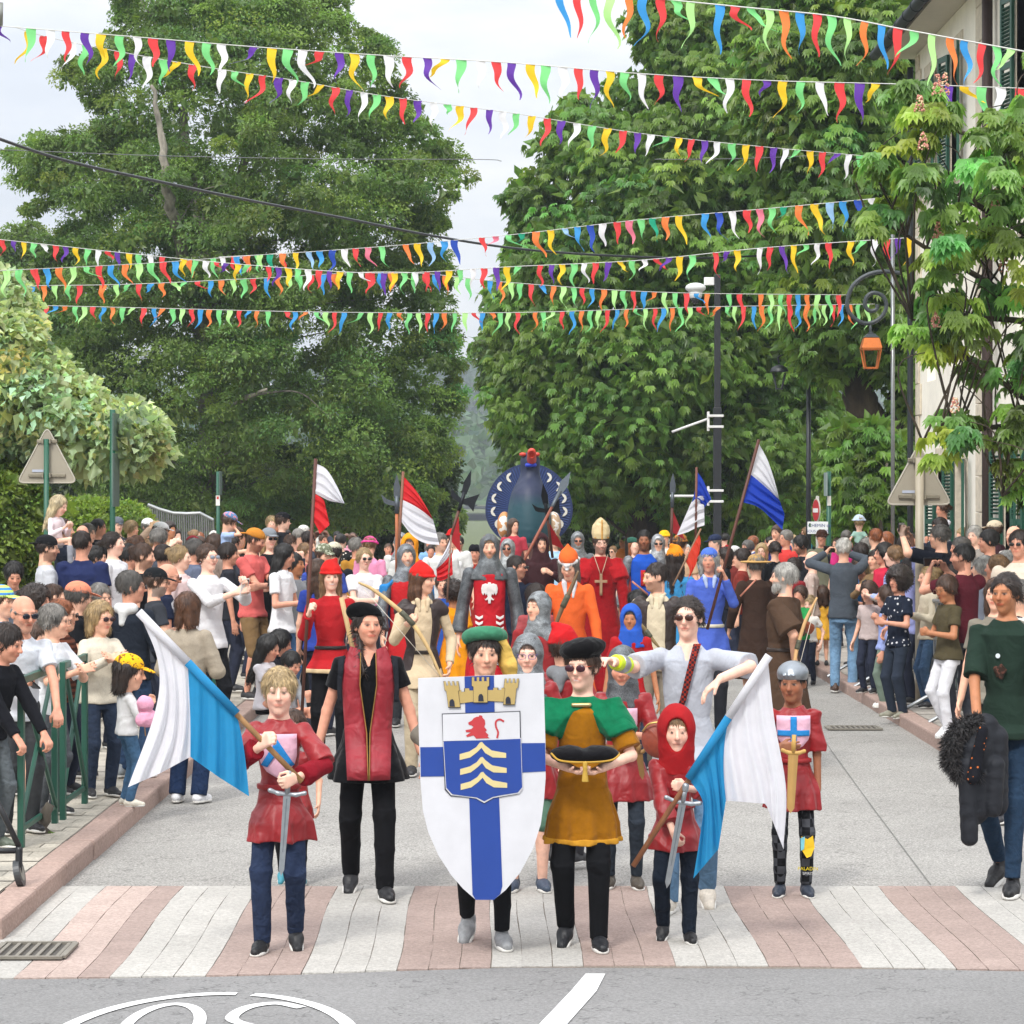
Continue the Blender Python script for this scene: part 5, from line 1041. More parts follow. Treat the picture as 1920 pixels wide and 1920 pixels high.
    if lk != 'none' and kind != 'robe':
        S = SDF(vox); S.loft(hip, None, [(-.075*H, .088*H*ft, .066*H*ft, 0), (0, .092*H*g+.006, .064*H*g+.006, .004), (.07*H, .080*H*ft+.004, .058*H*ft+.004, 0)], k=.03) if not (hem < .4*H and vox > .009) else None
        for sd in 'RL':
            hp, kn, an, toe = J['l'+sd]; w0 = dict(trousers=1.12, jeans=1.08, wide=1.3, skinny=1.0, shorts=1.28, skirt=1.2).get(lk, 1.1)
            S.cap(hp, kn, .047*H*ft*w0*.98, .034*H*w0, k=.02)
            if lk != 'shorts':
                end = an-v3((0, 0, .012*s)) if lk != 'skinny' else an+v3((0, 0, .02*s)); w2 = {'wide': 1.5, 'skinny': .92}.get(lk, 1.14); S.cone(kn, end, .034*H*w0, .0265*H*w2, k=.015)
            else:
                dd = nrm(an-kn); S.cap(kn+dd*.11*H, kn+dd*.12*H, .08*H, k=.004, sub=True)
        if not tuck and not lean: S.half((0, 0, hem+.012*s), (0, 0, 1))
        nm = {'trousers': 'trousers', 'jeans': 'jeans', 'wide': 'trousers', 'skinny': 'leggings', 'shorts': 'shorts', 'skirt': 'skirt'}[lk]
        link(nm, S.mesh(nm, disp=wrinkle(.0055, 22/s, int(px), 1.3)), lm, o)
    # ---- shoes
    if D < 40:
        shm = shoes if not isinstance(shoes, str) else mat(shoes, 'leather')
        for sd, sx in (('R', -1), ('L', 1)):
            hp, kn, an, toe = J['l'+sd]; S = SDF(max(vox*.9, .0065)); f = nrm((toe[0], toe[1], toe[2])); up = nrm(v3((0, 0, 1))-f*f[2]); lt = np.cross(f, up); M = np.stack([lt, -f, up], 1); b0 = an-up*.042*H
            fr = lambda a, b_, c: b0+(f*a+lt*b_+up*c)*s
            S.cap(fr(-.035, 0, .042), fr(.06, 0, .038), .038*s, .040*s, k=.02); S.cap(fr(.06, 0, .034), fr(.155, 0, .026), .042*s, .030*s, k=.03); S.cap(fr(-.012, 0, .05), fr(-.012, 0, .095 if 'boot' not in (lg[3:] or ('',)) else .20), .036*s, .036*s, k=.02)
            S.half(fr(0, 0, .004), -up); sho = link('shoe', S.mesh('shoe'), shm, o)
            S = SDF(max(vox*.8, .006)); S.loft(fr(.058, 0, .0), np.stack([lt, f, up], 1), [(0, .047*s, .125*s, 0), (.022*s, .044*s, .122*s, 0)], k=0, ex=2.6); link('sole', S.mesh('sole'), mat((lg[4] if len(lg) > 4 else '#d8d6d0'), 'plastic', .6), sho)
    # ---- headgear
    if hat:
        hk_ = hat[0]; hc_ = hat[1]; hmm = hc_ if not isinstance(hc_, str) else mat(hc_, hat[2] if len(hat) > 2 and isinstance(hat[2], str) else 'cloth', **({'check': hat[3]} if len(hat) > 3 else {})); S = SDF(max(vox*.9, .0065)); dsp = None; nm = 'cap'
        if hk_ in ('cap', 'capback', 'navycap'):
            E(S, (0, .022, .050), (.092, .110, .084), .01); S.half(h(0, 0, .036), hM @ v3((0, 0, -1)))
            y_ = -1 if hk_ != 'capback' else 1; link('cap', S.mesh('cap'), hmm, o); cp = COL.objects[-1] if False else None
            S = SDF(max(vox*.8, .006)); c = (0, -.115, .040) if y_ < 0 else (0, .150, .036); E(S, c, (.068, .072, .007), 0, rot('x', 12*-y_)); nm = 'peak'
        elif hk_ in ('sunhat', 'bucket', 'fedora'):
            nm = 'hat'; E(S, (0, .018, .055), (.090, .105, .075 if hk_ != 'fedora' else .085), .01); S.half(h(0, 0, .034), hM @ v3((0, 0, -1)))
            rr = {'sunhat': (.175, .185, .010), 'bucket': (.125, .135, .016), 'fedora': (.135, .15, .008)}[hk_]; E(S, (0, .012, .038), rr, .02); dsp = wrinkle(.004, 22, 1)
            if hk_ == 'fedora': E(S, (0, .0, .15), (.02, .09, .03), .02, sub=True)
        elif hk_ == 'redcap':    # soft woollen cap with a rolled brim and a drooping peak
            nm = 'cap'; E(S, (0, .022, .058), (.094, .112, .082), .01); C(S, (0, .03, .11), (.05, .06, .155), .05, .02, .05); S.half(h(0, 0, .030), hM @ v3((0, -.25, -1))); E(S, (0, .012, .040), (.105, .122, .020), .015); dsp = wrinkle(.004, 40, 2)
        elif hk_ == 'skull': nm = 'cap'; E(S, (0, .022, .050), (.090, .108, .085), .01); S.half(h(0, 0, .034), hM @ v3((0, -.3, -1))); E(S, (0, .018, .036), (.093, .110, .012), .004)
        elif hk_ == 'beret': nm = 'beret'; E(S, (-.020, .048, .078), (.103, .118, .060), .02, rot('y', 14) @ rot('x', -12)); E(S, (0, .02, .055), (.088, .107, .05), .03); S.half(h(0, 0, .040), hM @ v3((0, -.35, -1)))
        elif hk_ == 'muffin': nm = 'beret'; E(S, (0, .02, .098), (.126, .132, .060), .02, rot('y', -8)); E(S, (0, .02, .060), (.086, .103, .04), .02); S.half(h(0, 0, .046), hM @ v3((0, -.1, -1))); dsp = wrinkle(.006, 45, 2)
        elif hk_ == 'roll':      # padded ring hat with a hanging scarf
            nm = 'padded_hat'
            for i in range(16): a, b_ = i*math.pi/8, (i+1)*math.pi/8; C(S, (.088*math.cos(a), .035+.095*math.sin(a), .085-.035*math.sin(a)), (.088*math.cos(b_), .035+.095*math.sin(b_), .085-.035*math.sin(b_)), .031, .031, .02)
            E(S, (0, .04, .075), (.085, .09, .05), .02)
        elif hk_ == 'mitre':
            nm = 'mitre'; S = SDF(.009); S.loft(h(0, .015, .05), hM, [(0, .092*hk, .108*hk, 0), (.06, .106*hk, .10*hk, 0), (.14, .10*hk, .07*hk, 0), (.20, .06*hk, .045*hk, 0), (.245, .012*hk, .02*hk, 0)], k=0)
            E(S, (0, .015, .29), (.3, .018, .13), .01, sub=True)
        elif hk_ == 'helmet':
            nm = 'helmet'; E(S, (0, .02, .058), (.098, .118, .080), .01); S.half(h(0, 0, .022), hM @ v3((0, -.1, -1)))
            for sx in (-1, 0, 1): C(S, (sx*.03, -.10, .06), (sx*.03, .09, .125-.02*abs(sx)), .008, k=.01)
            for x_ in (-.06, -.02, .02, .06): C(S, (x_, -.115, .045), (x_+.012, -.115, .045), .007, k=.003, sub=True)
        elif hk_ == 'pointed':   # bycocket, two-tone
            nm = 'pointed_hat'; E(S, (0, .03, .07), (.090, .108, .095), .01); C(S, (0, .03, .12), (0, .05, .195), .05, .012, .04); S.half(h(0, 0, .030), hM @ v3((0, -.3, -1)))
        elif hk_ in ('coif', 'hood', 'cowl'):
            nm = 'mail_coif' if hk_ == 'coif' else 'hood'; t = .012 if hk_ == 'coif' else .022
            E(S, (0, .02, .032), (.078+t, .098+t, .092+t*.9), .01); C(S, (0, .014, .0), (0, .015, -.10), .085+t*.8, .078+t, .03)
            if hk_ == 'cowl': C(S, (0, .03, .08), (0, .10, .10), .06, .03, .05)
            S.cap(h(0, .012, -.10), U(0, .0, shz+.01*s), .072*hk, .080*s, k=.03); S.loft(U(0, 0, shz-hipz+hipz), torsoM, [(-.10*s, shw*.98, .10*s, 0), (-.04*s, shw*.86, .095*s, 0), (.05*s, .085*s, .08*s, 0)], k=.05, fold=(.05, 6, 1, 0)) if hat[-1] != 'nocape' else None
            E(S, (0, -.115, -.006), (.062 if hk_ != 'cowl' else .070, .092, .088 if hk_ != 'cowl' else .100), .006, sub=True); dsp = wrinkle(.003, 40, 2)
        ho = link(nm, S.mesh(nm, disp=dsp), hmm, o)
        if hk_ == 'roll': S = SDF(.007); S.cap(h(.085, .0, .06), h(.125, .02, -.06), .035*hk, .045*hk, k=.02); S.cap(h(.125, .02, -.06), h(.15, .02, -.17), .045*hk, .03*hk, k=.02); link('scarf', S.mesh('scarf', disp=wrinkle(.006, 40, 4, .2)), mat('#d9b45c', 'cloth'), ho)
        if hk_ == 'pointed':
            S = SDF(.0085)
            for sx in (-1, 1): C(S, (sx*.088, .06, .045), (0, -.105, .015), .018, .012, .006); C(S, (sx*.088, .06, .045), (sx*.04, .11, .06), .018, .014, .006)
            C(S, (-.07, -.01, .055), (.0, -.085, .045), .026, .02, .006); C(S, (.07, -.01, .055), (.0, -.085, .045), .026, .02, .006); link('brim', S.mesh('brim'), mat('#d5d2d0', 'cloth'), ho)
        if hk_ == 'mitre':
            S = SDF(.009); C(S, (0, -.10, .05), (0, -.065, .27), .008, k=.004); C(S, (-.085, -.06, .065), (.085, -.06, .065), .008, k=.004); link('gold_band', S.mesh('gold_band'), mat('#c98b2a', 'cloth'), ho)
    PEOPLE.append((label, px, top, D)); INFO = dict(o=o, h=h, U=U, J=J, H=H, s=s, hk=hk, hM=hM, hip=hip, vox=vox, shz=shz, hipz=hipz, shw=shw, D=D, inv=o_inv, wl=wl, sl=sl, torsoM=torsoM, infl=infl)
    return INFO
def wp(I, p): return I['o'].matrix_basis @ Vector(p)
def phone_at(I, sd='both', col='#15161a', label='', size=(.075, .155), horiz=False, dz=.06):
    """a phone between / in the hands, a thing of its own"""
    a = wp(I, I['J']['R'][2]); b_ = wp(I, I['J']['L'][2]); c = (a+b_)/2 if sd == 'both' else (a if sd == 'R' else b_); hd_ = wp(I, I['h'](0, -.1, 0)); d = (hd_-c); d.z *= .3; d.normalize()
    q = d.to_track_quat('-Y', 'Z'); dirh = wp(I, I['J']['L' if sd == 'L' else 'R'][2]+I['J']['L' if sd == 'L' else 'R'][6]*.09)-wp(I, I['J']['L' if sd == 'L' else 'R'][2]); c = c+dirh*.9+Vector((0, 0, dz*.3))
    w_, h_ = (size[1], size[0]) if horiz else size
    o = empty('phone', c, label, 'phone'); o.rotation_mode = 'QUATERNION'; o.rotation_quaternion = q
    box('case', (-w_/2, -.005, -h_/2), (w_/2, .004, h_/2), mat(col, 'plastic'), o, .003); box('screen', (-w_/2+.004, -.007, -h_/2+.004), (w_/2-.004, -.0055, h_/2-.004), mat('#0c0d10', 'plastic', .1), o)
    box('camera_bump', (-w_/2+.008, .0045, h_/2-.045), (-w_/2+.035, .0065, h_/2-.01), mat('#2a2b2e', 'plastic', .2), o); return o
# ---------------------------------------------------------------- the cast
P = person
G1, G2, G3, G4 = 'people walking in the costumed parade', 'spectators on the left pavement', 'spectators on the right pavement', 'spectators far down the street'
SAT = mat('#8e1017', 'satin'); JE = '#2f4560'
# ---- children and helpers in front
blond = P('blond boy in a red satin tunic carrying the flag on the left', 523, 1257, 13.3, 0, (3, 3), skin='e', hair=('fringe', '#b39a70'), tp=('tunic', SAT, dict(belt='#8e1418', hem=.40, sleeve=.95, fit=1.15, cuff=1.2, wr=.013, wf=17, flare=1.22, under=('#7e1220', 'cloth'))), lg=('trousers', '#27324a', 'denim'),
   arms=(dict(px=487, py=1400, dy=-.27, curl=1.25, pole=(-.7, .2, -.8), pn=(.6, .5, 0)), dict(px=557, py=1458, dy=-.27, curl=1.25, pole=(.9, .2, -.4), pn=(-.6, .5, 0))), shoes='#17181b', walk=-.5, group=G1, hx=.99, fat=.9)
beret = P('dark-haired woman in a black beret with a crimson stole over black', 690, 1137, 15.1, 4, (14, -2), fem=1, skin='b', hair=('braid', 'dark'), tp=('dress', '#0d0d10', dict(m='velvet', hem=.405, neck='v', sleeve=.5, flare=1.35)), lg=('trousers', '#0e0e11'),
   arms=(dict(t=(-.32, .02, .83), curl=.3, pole=(-.3, .9, 0), pn=(1, 0, 0), th=(0, -1, 0)), dict(t=(.34, -.02, .80), curl=.5, pole=(.3, .9, 0), pn=(-1, 0, 0), th=(0, -1, 0))), hat=('beret', '#08080a', 'knit'), shoes='#17171a', walk=1.3, group=G1)
shieldb = P('boy in a green padded hat behind the great painted shield', 909, 1184, 13.5, 0, (6, 4), skin='a', hair=('short', 'dark'), tp=('tunicl', '#6d665c', dict(hem=.45)), lg=('skinny', '#121316'), arms=(dict(t=(-.26, -.22, 1.1), curl=1.2), dict(t=(.26, -.22, 1.1), curl=1.2)), hat=('roll', '#3f7d5f', 'velvet'), shoes='#8b8d8f', walk=.8, group=G1, zb=.0, hx=.99, fat=.92)
glass = P('boy with purple glasses and a grey mail hood behind the shield', 990, 1192, 15.3, 0, (-3, 4), skin='e', hair=('short', 'brown'), tp=('tunic', SAT, dict(hem=.37, sleeve=.95)), lg=('shorts', '#51705e'), arms='relax', hat=('coif', '#85898b', 'mail'), glasses=('#4a3a8a', None), shoes='#3a4658', group=G1, hx=.99, fat=.9)
must = P('boy in a mustard velvet tunic and green cape carrying a black cushion', 1092, 1210, 13.4, -4, (-16, 2), skin='e', hair=('short', 'brown'), face='smile', tp=('tunic', '#96610f', dict(m='velvet', hem=.355, sleeve=.85, fit=1.35, flare=1.22, nf=7, hemband='#c08a2a', bandh=.03)), lg=('trousers', '#101114'),
   arms=(dict(px=1068, py=1440, dy=-.24, curl=.5, pole=(-.9, .5, -.4), pn=(0, 0, 1), th=(-1, 0, 0)), dict(px=1128, py=1440, dy=-.24, curl=.5, pole=(.9, .5, -.4), pn=(0, 0, 1), th=(1, 0, 0))), hat=('muffin', '#0b0a0c', 'velvet'), glasses=('#d8451f', '#3a1420'), shoes='#15171c', walk=.5, group=G1, hx=.99, fat=.92)
hoodb = P('small boy in a red satin hood holding the flagpole on the right', 1268, 1332, 13.6, -4, (3, 4), skin='e', hair=('fringe', 'lbrown'), tp=('tunicl', SAT, dict(hem=.40, belt='#8e1418', fit=1.35, cuff=1.5, sleeve=.75, wr=.013, wf=17)), lg=('trousers', '#18202c', 'denim'),
   arms=(dict(px=1265, py=1572, dy=-.2, curl=1.25, pole=(-.9, .4, -.3), pn=(.6, .4, 0)), dict(px=1290, py=1478, dy=-.22, curl=1.25, pole=(.9, .4, -.4), pn=(-.6, .5, 0))), hat=('cowl', mat('#9c1c20', 'cloth')), shoes='#17171a', walk=.4, group=G1, hx=1.02, fat=.9)
bluew = P('woman in sunglasses and a pale blue shirt stretching both arms out', 1290, 1120, 14.6, -8, (-8, 0), fem=1, skin='e', hair=('pony', 'dark'), tp=('tee', '#adb1ba', dict(neck='v', sleeve=.95, fit=1.25, hem=.46)), lg=('jeans', '#5a7894', 'denim'),
   arms=(dict(px=1148, py=1240, dy=-.42, curl=.5, pole=(-.2, .1, -1), pn=(0, 0, -1), th=(0, -1, 0)), dict(px=1352, py=1272, dy=-.42, curl=.35, pole=(1, .1, .1), pn=(0, 0, -1), th=(0, -1, .2), hdir=(-.7, -.2, -.6))), glasses=('#5a3a22', '#3c2018'), shoes='#cfc6b8', walk=-.8, group=G1, hx=1.0)
helm = P('boy in a grey toy helmet and red tunic holding a wooden sword', 1487, 1246, 15.1, -4, (-14, 4), skin='d', hair=('crop', 'black'), tp=('tunic', SAT, dict(hem=.38, sleeve=.9, fit=1.3, belt='#8e1418', wr=.013, wf=17)), lg=('skinny', mat('#16171a', 'cloth', check=('checker', '#45474c', 22))),
   arms=(dict(px=1458, py=1402, dy=-.24, curl=.5, pole=(-.9, .3, -.3), pn=(.1, 1, 0), hdir=(1, -.15, .05)), dict(px=1535, py=1500, dy=-.0, curl=.5, pole=(.4, .9, 0), th=(0, -1, 0))), hat=('helmet', '#8c9298', 'metal'), shoes='#28303e', group=G1, hx=.99, fat=.9)
coifb = P('child in a grey mail coif and red tunic under the outstretched arm', 1168, 1214, 15.4, -4, (-4, 12), skin='b', hair=('short', 'brown'), tp=('tunic', SAT, dict(hem=.37, sleeve=.95, belt='#7c5a30')), lg=('skinny', '#2c333c', 'denim'), arms=('relax', 'hold'), hat=('coif', '#6d7174', 'mail'), shoes='#4c453c', group=G1, hx=.99, fat=.9)
redc = P('child in a red woollen cap turned away behind the mustard boy', 1058, 1182, 16.2, 160, (0, 0), skin='a', hair=('short', 'brown'), tp=('tunic', SAT, dict(hem=.37, sleeve=.95, hoodback='#77797c')), lg=('trousers', '#38383c'), arms='relax', hat=('redcap', '#b81c20'), group=G1, H=1.42)
back1 = P('child in red walking hidden behind the blond flag boy', 548, 1335, 15.6, 0, skin='a', hair=('short', 'brown'), tp=('tunic', SAT, dict(hem=.38)), lg=('trousers', '#15161a'), shoes='#3f8fa0', group=G1, walk=.6)
greenw = P('woman in a dark green T-shirt and jeans carrying a fur-trimmed coat', 1886, 1076, 15.3, -28, (-6, 3), fem=1, skin='c', hair=('pony', 'dark'), tp=('tee', '#1f3027', dict(sleeve=.9, fit=1.2)), lg=('skinny', '#22354a', 'denim', 'boot'), arms=(dict(px=1832, py=1348, dy=-.22, curl=.7, pole=(-.8, .6, -.3), pn=(.5, 0, .6), hdir=(.5, -.7, -.3)), 'relax'), shoes='#0f0f11', walk=1.2, group='people walking beside the parade', fat=.9)
# ---- second row of the parade
redw = P('smiling woman in a red hood cap and red belted tunic holding a pole', 620, 1058, 22.2, 5, (6, 0), fem=1, skin='e', face='smile', hair=('long', 'lbrown', .26, 1), tp=('tunicl', '#a81f24', dict(hem=.47, belt='#1a1414', hemband='#cdb48e', fit=1.15, flare=1.3)), lg=('trousers', '#111114'), arms=(dict(px=579, py=1152, dy=-.3, curl=1.3, pole=(-.25, .3, -1)), 'relax'), hat=('redcap', '#c92420'), shoes='#1a1a1c', walk=.6, group=G1)
boww = P('long-haired woman in a red hood cap and cream shirt holding a bow', 790, 1062, 21.6, 12, (58, 4), fem=1, skin='a', hair=('long', 'chest', .32, 1), tp=('shirt', '#c9b596', dict(belt='#2a1e14', collar='#c9b596', hem=.42, flare=1.15)), lg=('trousers', '#b5a68c'), arms=(dict(px=764, py=1170, dy=-.3, curl=1.3, pole=(-.4, .3, -1)), dict(px=843, py=1245, dy=-.05, curl=.6, pole=(.6, .8, 0), th=(0, -1, 0))), hat=('redcap', '#c92420'), walk=-.5, group=G1)
k1 = P('laughing knight in a grey coif and red surcoat over blue behind the bow woman', 762, 1022, 26, 8, (4, 0), face='smile', skin='a', hair=('short', 'grey'), tp=('tunic', '#b52226', dict(hem=.35, sleeve=0, under=('#6e7275', 'mail'))), lg=('trousers', '#3a3c40'), arms='relax', hat=('coif', '#7b7f83', 'mail', ), beard=(.35, 'grey'), group=G1, fat=1.08)
eagle = P('bearded knight in a mail coif and red surcoat with a white eagle', 918, 1003, 24.4, 0, (0, 2), face='smile', skin='a', hair=('short', 'lbrown'), tp=('tunic', '#b8202a', dict(hem=.22, sleeve=0, flare=1.2, under=('#63676a', 'mail'))), lg=('trousers', '#3b3b40'), arms='down', hat=('coif', '#6a6e70', 'mail', ), beard=(.6, 'lbrown'), group=G1, fat=.9)
monk = P('grinning man in a brown monk robe with the hood up', 1014, 1003, 32, 0, (12, 0), skin='a', face='smile', hair=('short', 'dark'), tp=('robe', '#3a2124'), arms=('relax', dict(t=(.12, -.25, 1.3), curl=1.2)), hat=('cowl', mat('#3a2124', 'cloth')), beard=(.5, 'dark'), group=G1)
orange = P('woman in a long orange dress and pointed orange and white hat', 1068, 1033, 23.2, -2, (-8, 26), fem=1, skin='a', hair=('long', 'grey', .22, 1), tp=('dressl', '#d9612c', dict(hem=.10, collar='#c9c6c8', flare=1.45, cl=1.5)), arms='relax', hat=('pointed', '#e2662e'), walk=.3, group=G1)
bishop = P('bishop in a gold mitre and crimson cope with a wooden cross', 1126, 998, 29.5, 0, (6, 6), skin='e', hair=('short', 'brown'), tp=('robe', '#8c1218', dict(m='velvet', flare=1.7)), arms='relax', hat=('mitre', '#cdb98c', 'satin'), glasses=('#6b5a4a', None), beard=(.6, 'brown'), group=G1, fat=1.05)
bk = P('young man in a blue surcoat with a red and gold badge', 1208, 994, 30.5, 4, (-8, 0), skin='d', hair=('crop', 'black'), tp=('tunic', '#1f4fb0', dict(hem=.3, sleeve=0, under=('#85888c', 'mail'))), lg=('trousers', '#6b6f75'), arms='down', beard=(.4, 'black'), group=G1)
archer = P('short-haired archer in a cream shirt and dark leather waistcoat looking left', 1233, 1056, 22, -12, (-58, 6), skin='a', hair=('crop', 'dark'), tp=('shirt', '#c8bba0', dict(collar='#c8bba0', fit=1.15)), lg=('trousers', '#7d7466'), arms='relax', beard=(.5, 'dark'), group=G1)
bluep = P('silver-haired woman in a blue tunic and blue hood cap holding the tall flagpole', 1330, 1029, 25, 0, (-10, 2), fem=1, skin='b', hair=('bob', 'silver'), tp=('tunicl', '#4a62b8', dict(hem=.40, belt='#c9c2ac', collar='#a9b8d8', flare=1.2)), lg=('trousers', '#2a2b30'), arms=('relax', dict(px=1360, py=1085, dy=-.3, curl=1.3, pole=(.35, .2, -1))), hat=('skull', '#4a6cc4'), group=G1)
brownb = P('person in a straw hat and long brown cloak seen from behind', 1416, 1040, 28.5, 200, (0, 0), skin='a', hair=('short', 'grey'), tp=('robe', '#3a2a22', dict(hem=.18, flare=1.35)), arms='relax', hat=('sunhat', '#b9935a', 'knit'), group=G1)
brownm = P('grey-bearded man in a brown tunic with yellow edging and a headband', 1468, 1057, 21.8, -120, (20, 0), skin='a', hair=('short', 'silver'), tp=('tunic', '#4a382b', dict(hem=.24, belt='#2a1e16', sleeve=.9, fit=1.35, cuff=1.25, hemband='#d08f1c', bandh=.09, flare=1.35)), lg=('trousers', '#a09c92'), arms=('relax', dict(px=1489, py=1235, dy=-.12, curl=1.3, pole=(.5, .8, -.3))), beard=(.85, 'silver'), group=G1, fat=1.15, walk=.6)
P('man in white coif and sunglasses beside the eagle knight', 952, 1012, 33, 0, (-8, 0), skin='b', hair=('short', 'dark'), tp=('tunic', '#b9b9b4'), hat=('coif', '#a5a8a8', 'mail'), glasses='#17181a', beard=(.5, 'dark'), group=G1)
P('dark-haired man in sunglasses and navy polo among the costumed walkers', 968, 1043, 28, 20, (45, 4), skin='b', hair=('crop', 'dark'), tp=('tee', '#1b2233'), lg=('trousers', '#22242a'), glasses='#2c2a2a', beard=(.4, 'dark'), group=G1)
P('bearded man in a grey coif and sunglasses left of the bishop', 1083, 998, 37, 0, (4, 4), skin='b', hair=('short', 'grey'), tp=('tunic', '#6a6d70'), hat=('coif', '#8b8e90', 'mail'), glasses='#17181a', beard=(.9, 'grey'), group=G1)
P('man in a pale coif and sunglasses right of the blue surcoat', 1234, 1003, 35, 0, (0, 2), face='smile', skin='a', hair=('short', 'grey'), tp=('tunic', '#c4c4c0'), hat=('coif', '#a7a9ab', 'mail'), glasses='#17181a', group=G1)
P('woman with ginger hair and a green beret right of the bishop', 1190, 1010, 38, 0, fem=1, skin='e', hair=('long', 'ginger'), tp=('tee', '#7a2a24'), hat=('beret', '#2f5a4c'), group=G1)
P('person in a bright yellow bucket hat in the parade', 1246, 995, 42, 0, skin='a', hair=('short', 'brown'), tp=('tee', '#d8d4cc'), hat=('bucket', '#f0b41c'), group=G1)
P('long-haired woman in an orange hood and blue dress with her back to us', 1266, 1028, 27, 170, (20, 0), fem=1, skin='a', hair=('long', 'dark', .22), tp=('dressl', '#3a86b8'), hat=('redcap', '#e0871c'), group=G1)
P('man in a tan hat behind the orange-hooded woman', 1277, 1003, 35, 150, skin='a', hair=('short', 'brown'), tp=('tee', '#c9a888'), hat=('fedora', '#b0763a'), group=G1)
P('grey-haired man in a white tunic by the small red and white pennon', 826, 1000, 33, 10, (30, 0), skin='a', hair=('short', 'grey'), tp=('tunicl', '#c9c9c6'), group=G1, beard=(.3, 'grey'))
P('man in a wide black and white feathered hat behind the parade', 890, 1022, 38, 0, skin='b', hair=('short', 'dark'), tp=('robe', '#8c2a20'), hat=('fedora', '#16161a'), group=G1)
P('person in a scarlet felt hat left of the halberd', 850, 992, 36, 0, skin='a', hair=('short', 'brown'), tp=('tunic', '#d9d9d6'), hat=('bucket', '#c81c1c'), glasses='#222222', group=G1)
P('person wearing an orange hood behind the laughing knight', 768, 1004, 31, 0, skin='a', hair=('short', 'brown'), tp=('tunic', '#c4c4c0'), hat=('cowl', mat('#e2921c', 'cloth')), group=G1)
P('person in a silver coif behind the red and white flag', 752, 1000, 36, 0, skin='a', hair=('short', 'brown'), tp=('tunic', '#cfcfcc'), hat=('coif', '#9a9d9f', 'mail'), group=G1)
P('woman in a low-cut rose dress riding at the foot of the great bird', 963, 973, 42, 10, (25, 0), fem=1, skin='a', face='smile', hair=('long', 'brown', .2), tp=('dress', '#b43c4a'), group=G1, H=1.66)
P('girl with dark curls in an orange tunic with a black mark', 851, 1092, 26, 170, (30, 0), fem=1, skin='c', hair=('curly', 'dark'), tp=('tunic', '#e08f14', dict(hem=.3)), group=G1)
P('child in a mail coif behind the eagle knight', 1010, 1112, 20.5, -10, (-30, 0), skin='a', hair=('short', 'brown'), tp=('tunic', '#8c2a2c'), hat=('coif', '#8b8f91', 'mail'), group=G1)
P('child with short dark hair beside the mail-hooded child', 1006, 1098, 24, 20, skin='a', hair=('messy', 'dark'), tp=('tee', '#9b4a4c'), group=G1)
P('child in a blue hood and red surcoat left of the archer', 1183, 1138, 21, 0, (-10, 0), skin='c', hair=('short', 'black'), tp=('tunic', '#a31c20'), hat=('cowl', mat('#2a55b0', 'cloth')), group=G1, hx=.88, fat=.85)
P('dark-haired boy behind the blue-hooded child', 1190, 1106, 24, 100, (0, 20), skin='c', hair=('crop', 'black'), tp=('tee', '#2a5fb8'), group=G1)
P('boy peeping out below the small red and white flag', 831, 1078, 28, 0, skin='a', hair=('short', 'brown'), tp=('tunic', '#2c4f9c'), group=G1)
P('man in a camouflage cap with goggles behind the red hood woman', 607, 1021, 28, 10, (20, 6), skin='a', hair=('short', 'brown'), tp=('tee', '#3a4fa0'), hat=('cap', mat('#6a6f5a', 'cloth', check=('n', '#b0b3a0', 30))), group=G1)
P('woman with long brown hair and a blue top behind the red hood woman', 598, 1050, 25, 150, fem=1, skin='a', hair=('long', 'brown', .2), tp=('tee', '#2c3f8e'), group=G1)
P('man in a khaki cap carrying a black bag behind the parade', 625, 1018, 30, 200, (-30, 10), skin='a', hair=('short', 'dark'), tp=('tee', '#1d1f24'), hat=('cap', '#c2bda6'), group=G1)
P('blond woman in white with folded arms and sunglasses', 683, 1029, 29, 10, (10, 0), fem=1, skin='e', hair=('pony', 'blond'), tp=('tee', '#d6d4d6'), lg=('trousers', '#22242a'), arms='fold', glasses='#1a1a1c', group=G1)
P('man in a pink polo shirt and a bright pink hat', 694, 1006, 34, 150, (20, 10), skin='a', hair=('short', 'lbrown'), tp=('tee', '#dd8fb0'), hat=('bucket', '#ee4fa0'), group=G1)
P('grey-haired man in a mustard top left of the pink hat', 669, 1010, 36, 20, (50, 0), skin='b', hair=('short', 'grey'), tp=('tee', '#a5762c'), glasses='#17181a', group=G1)
P('man in a white and navy jersey right of the flags', 840, 1010, 34, 30, skin='a', hair=('bald', 'grey', 1), tp=('shirt', '#d5d5d5'), group=G1)
P('man in an orange hood walking behind the feathered hat', 905, 1040, 40, 0, skin='b', hair=('short', 'dark'), tp=('tunic', '#c8541c'), group=G1)
P('person in a light blue cloak beside the great bird', 1040, 1000, 40, 10, fem=1, skin='a', hair=('long', 'lbrown', .2), tp=('dressl', '#9cc0d8'), group=G1)
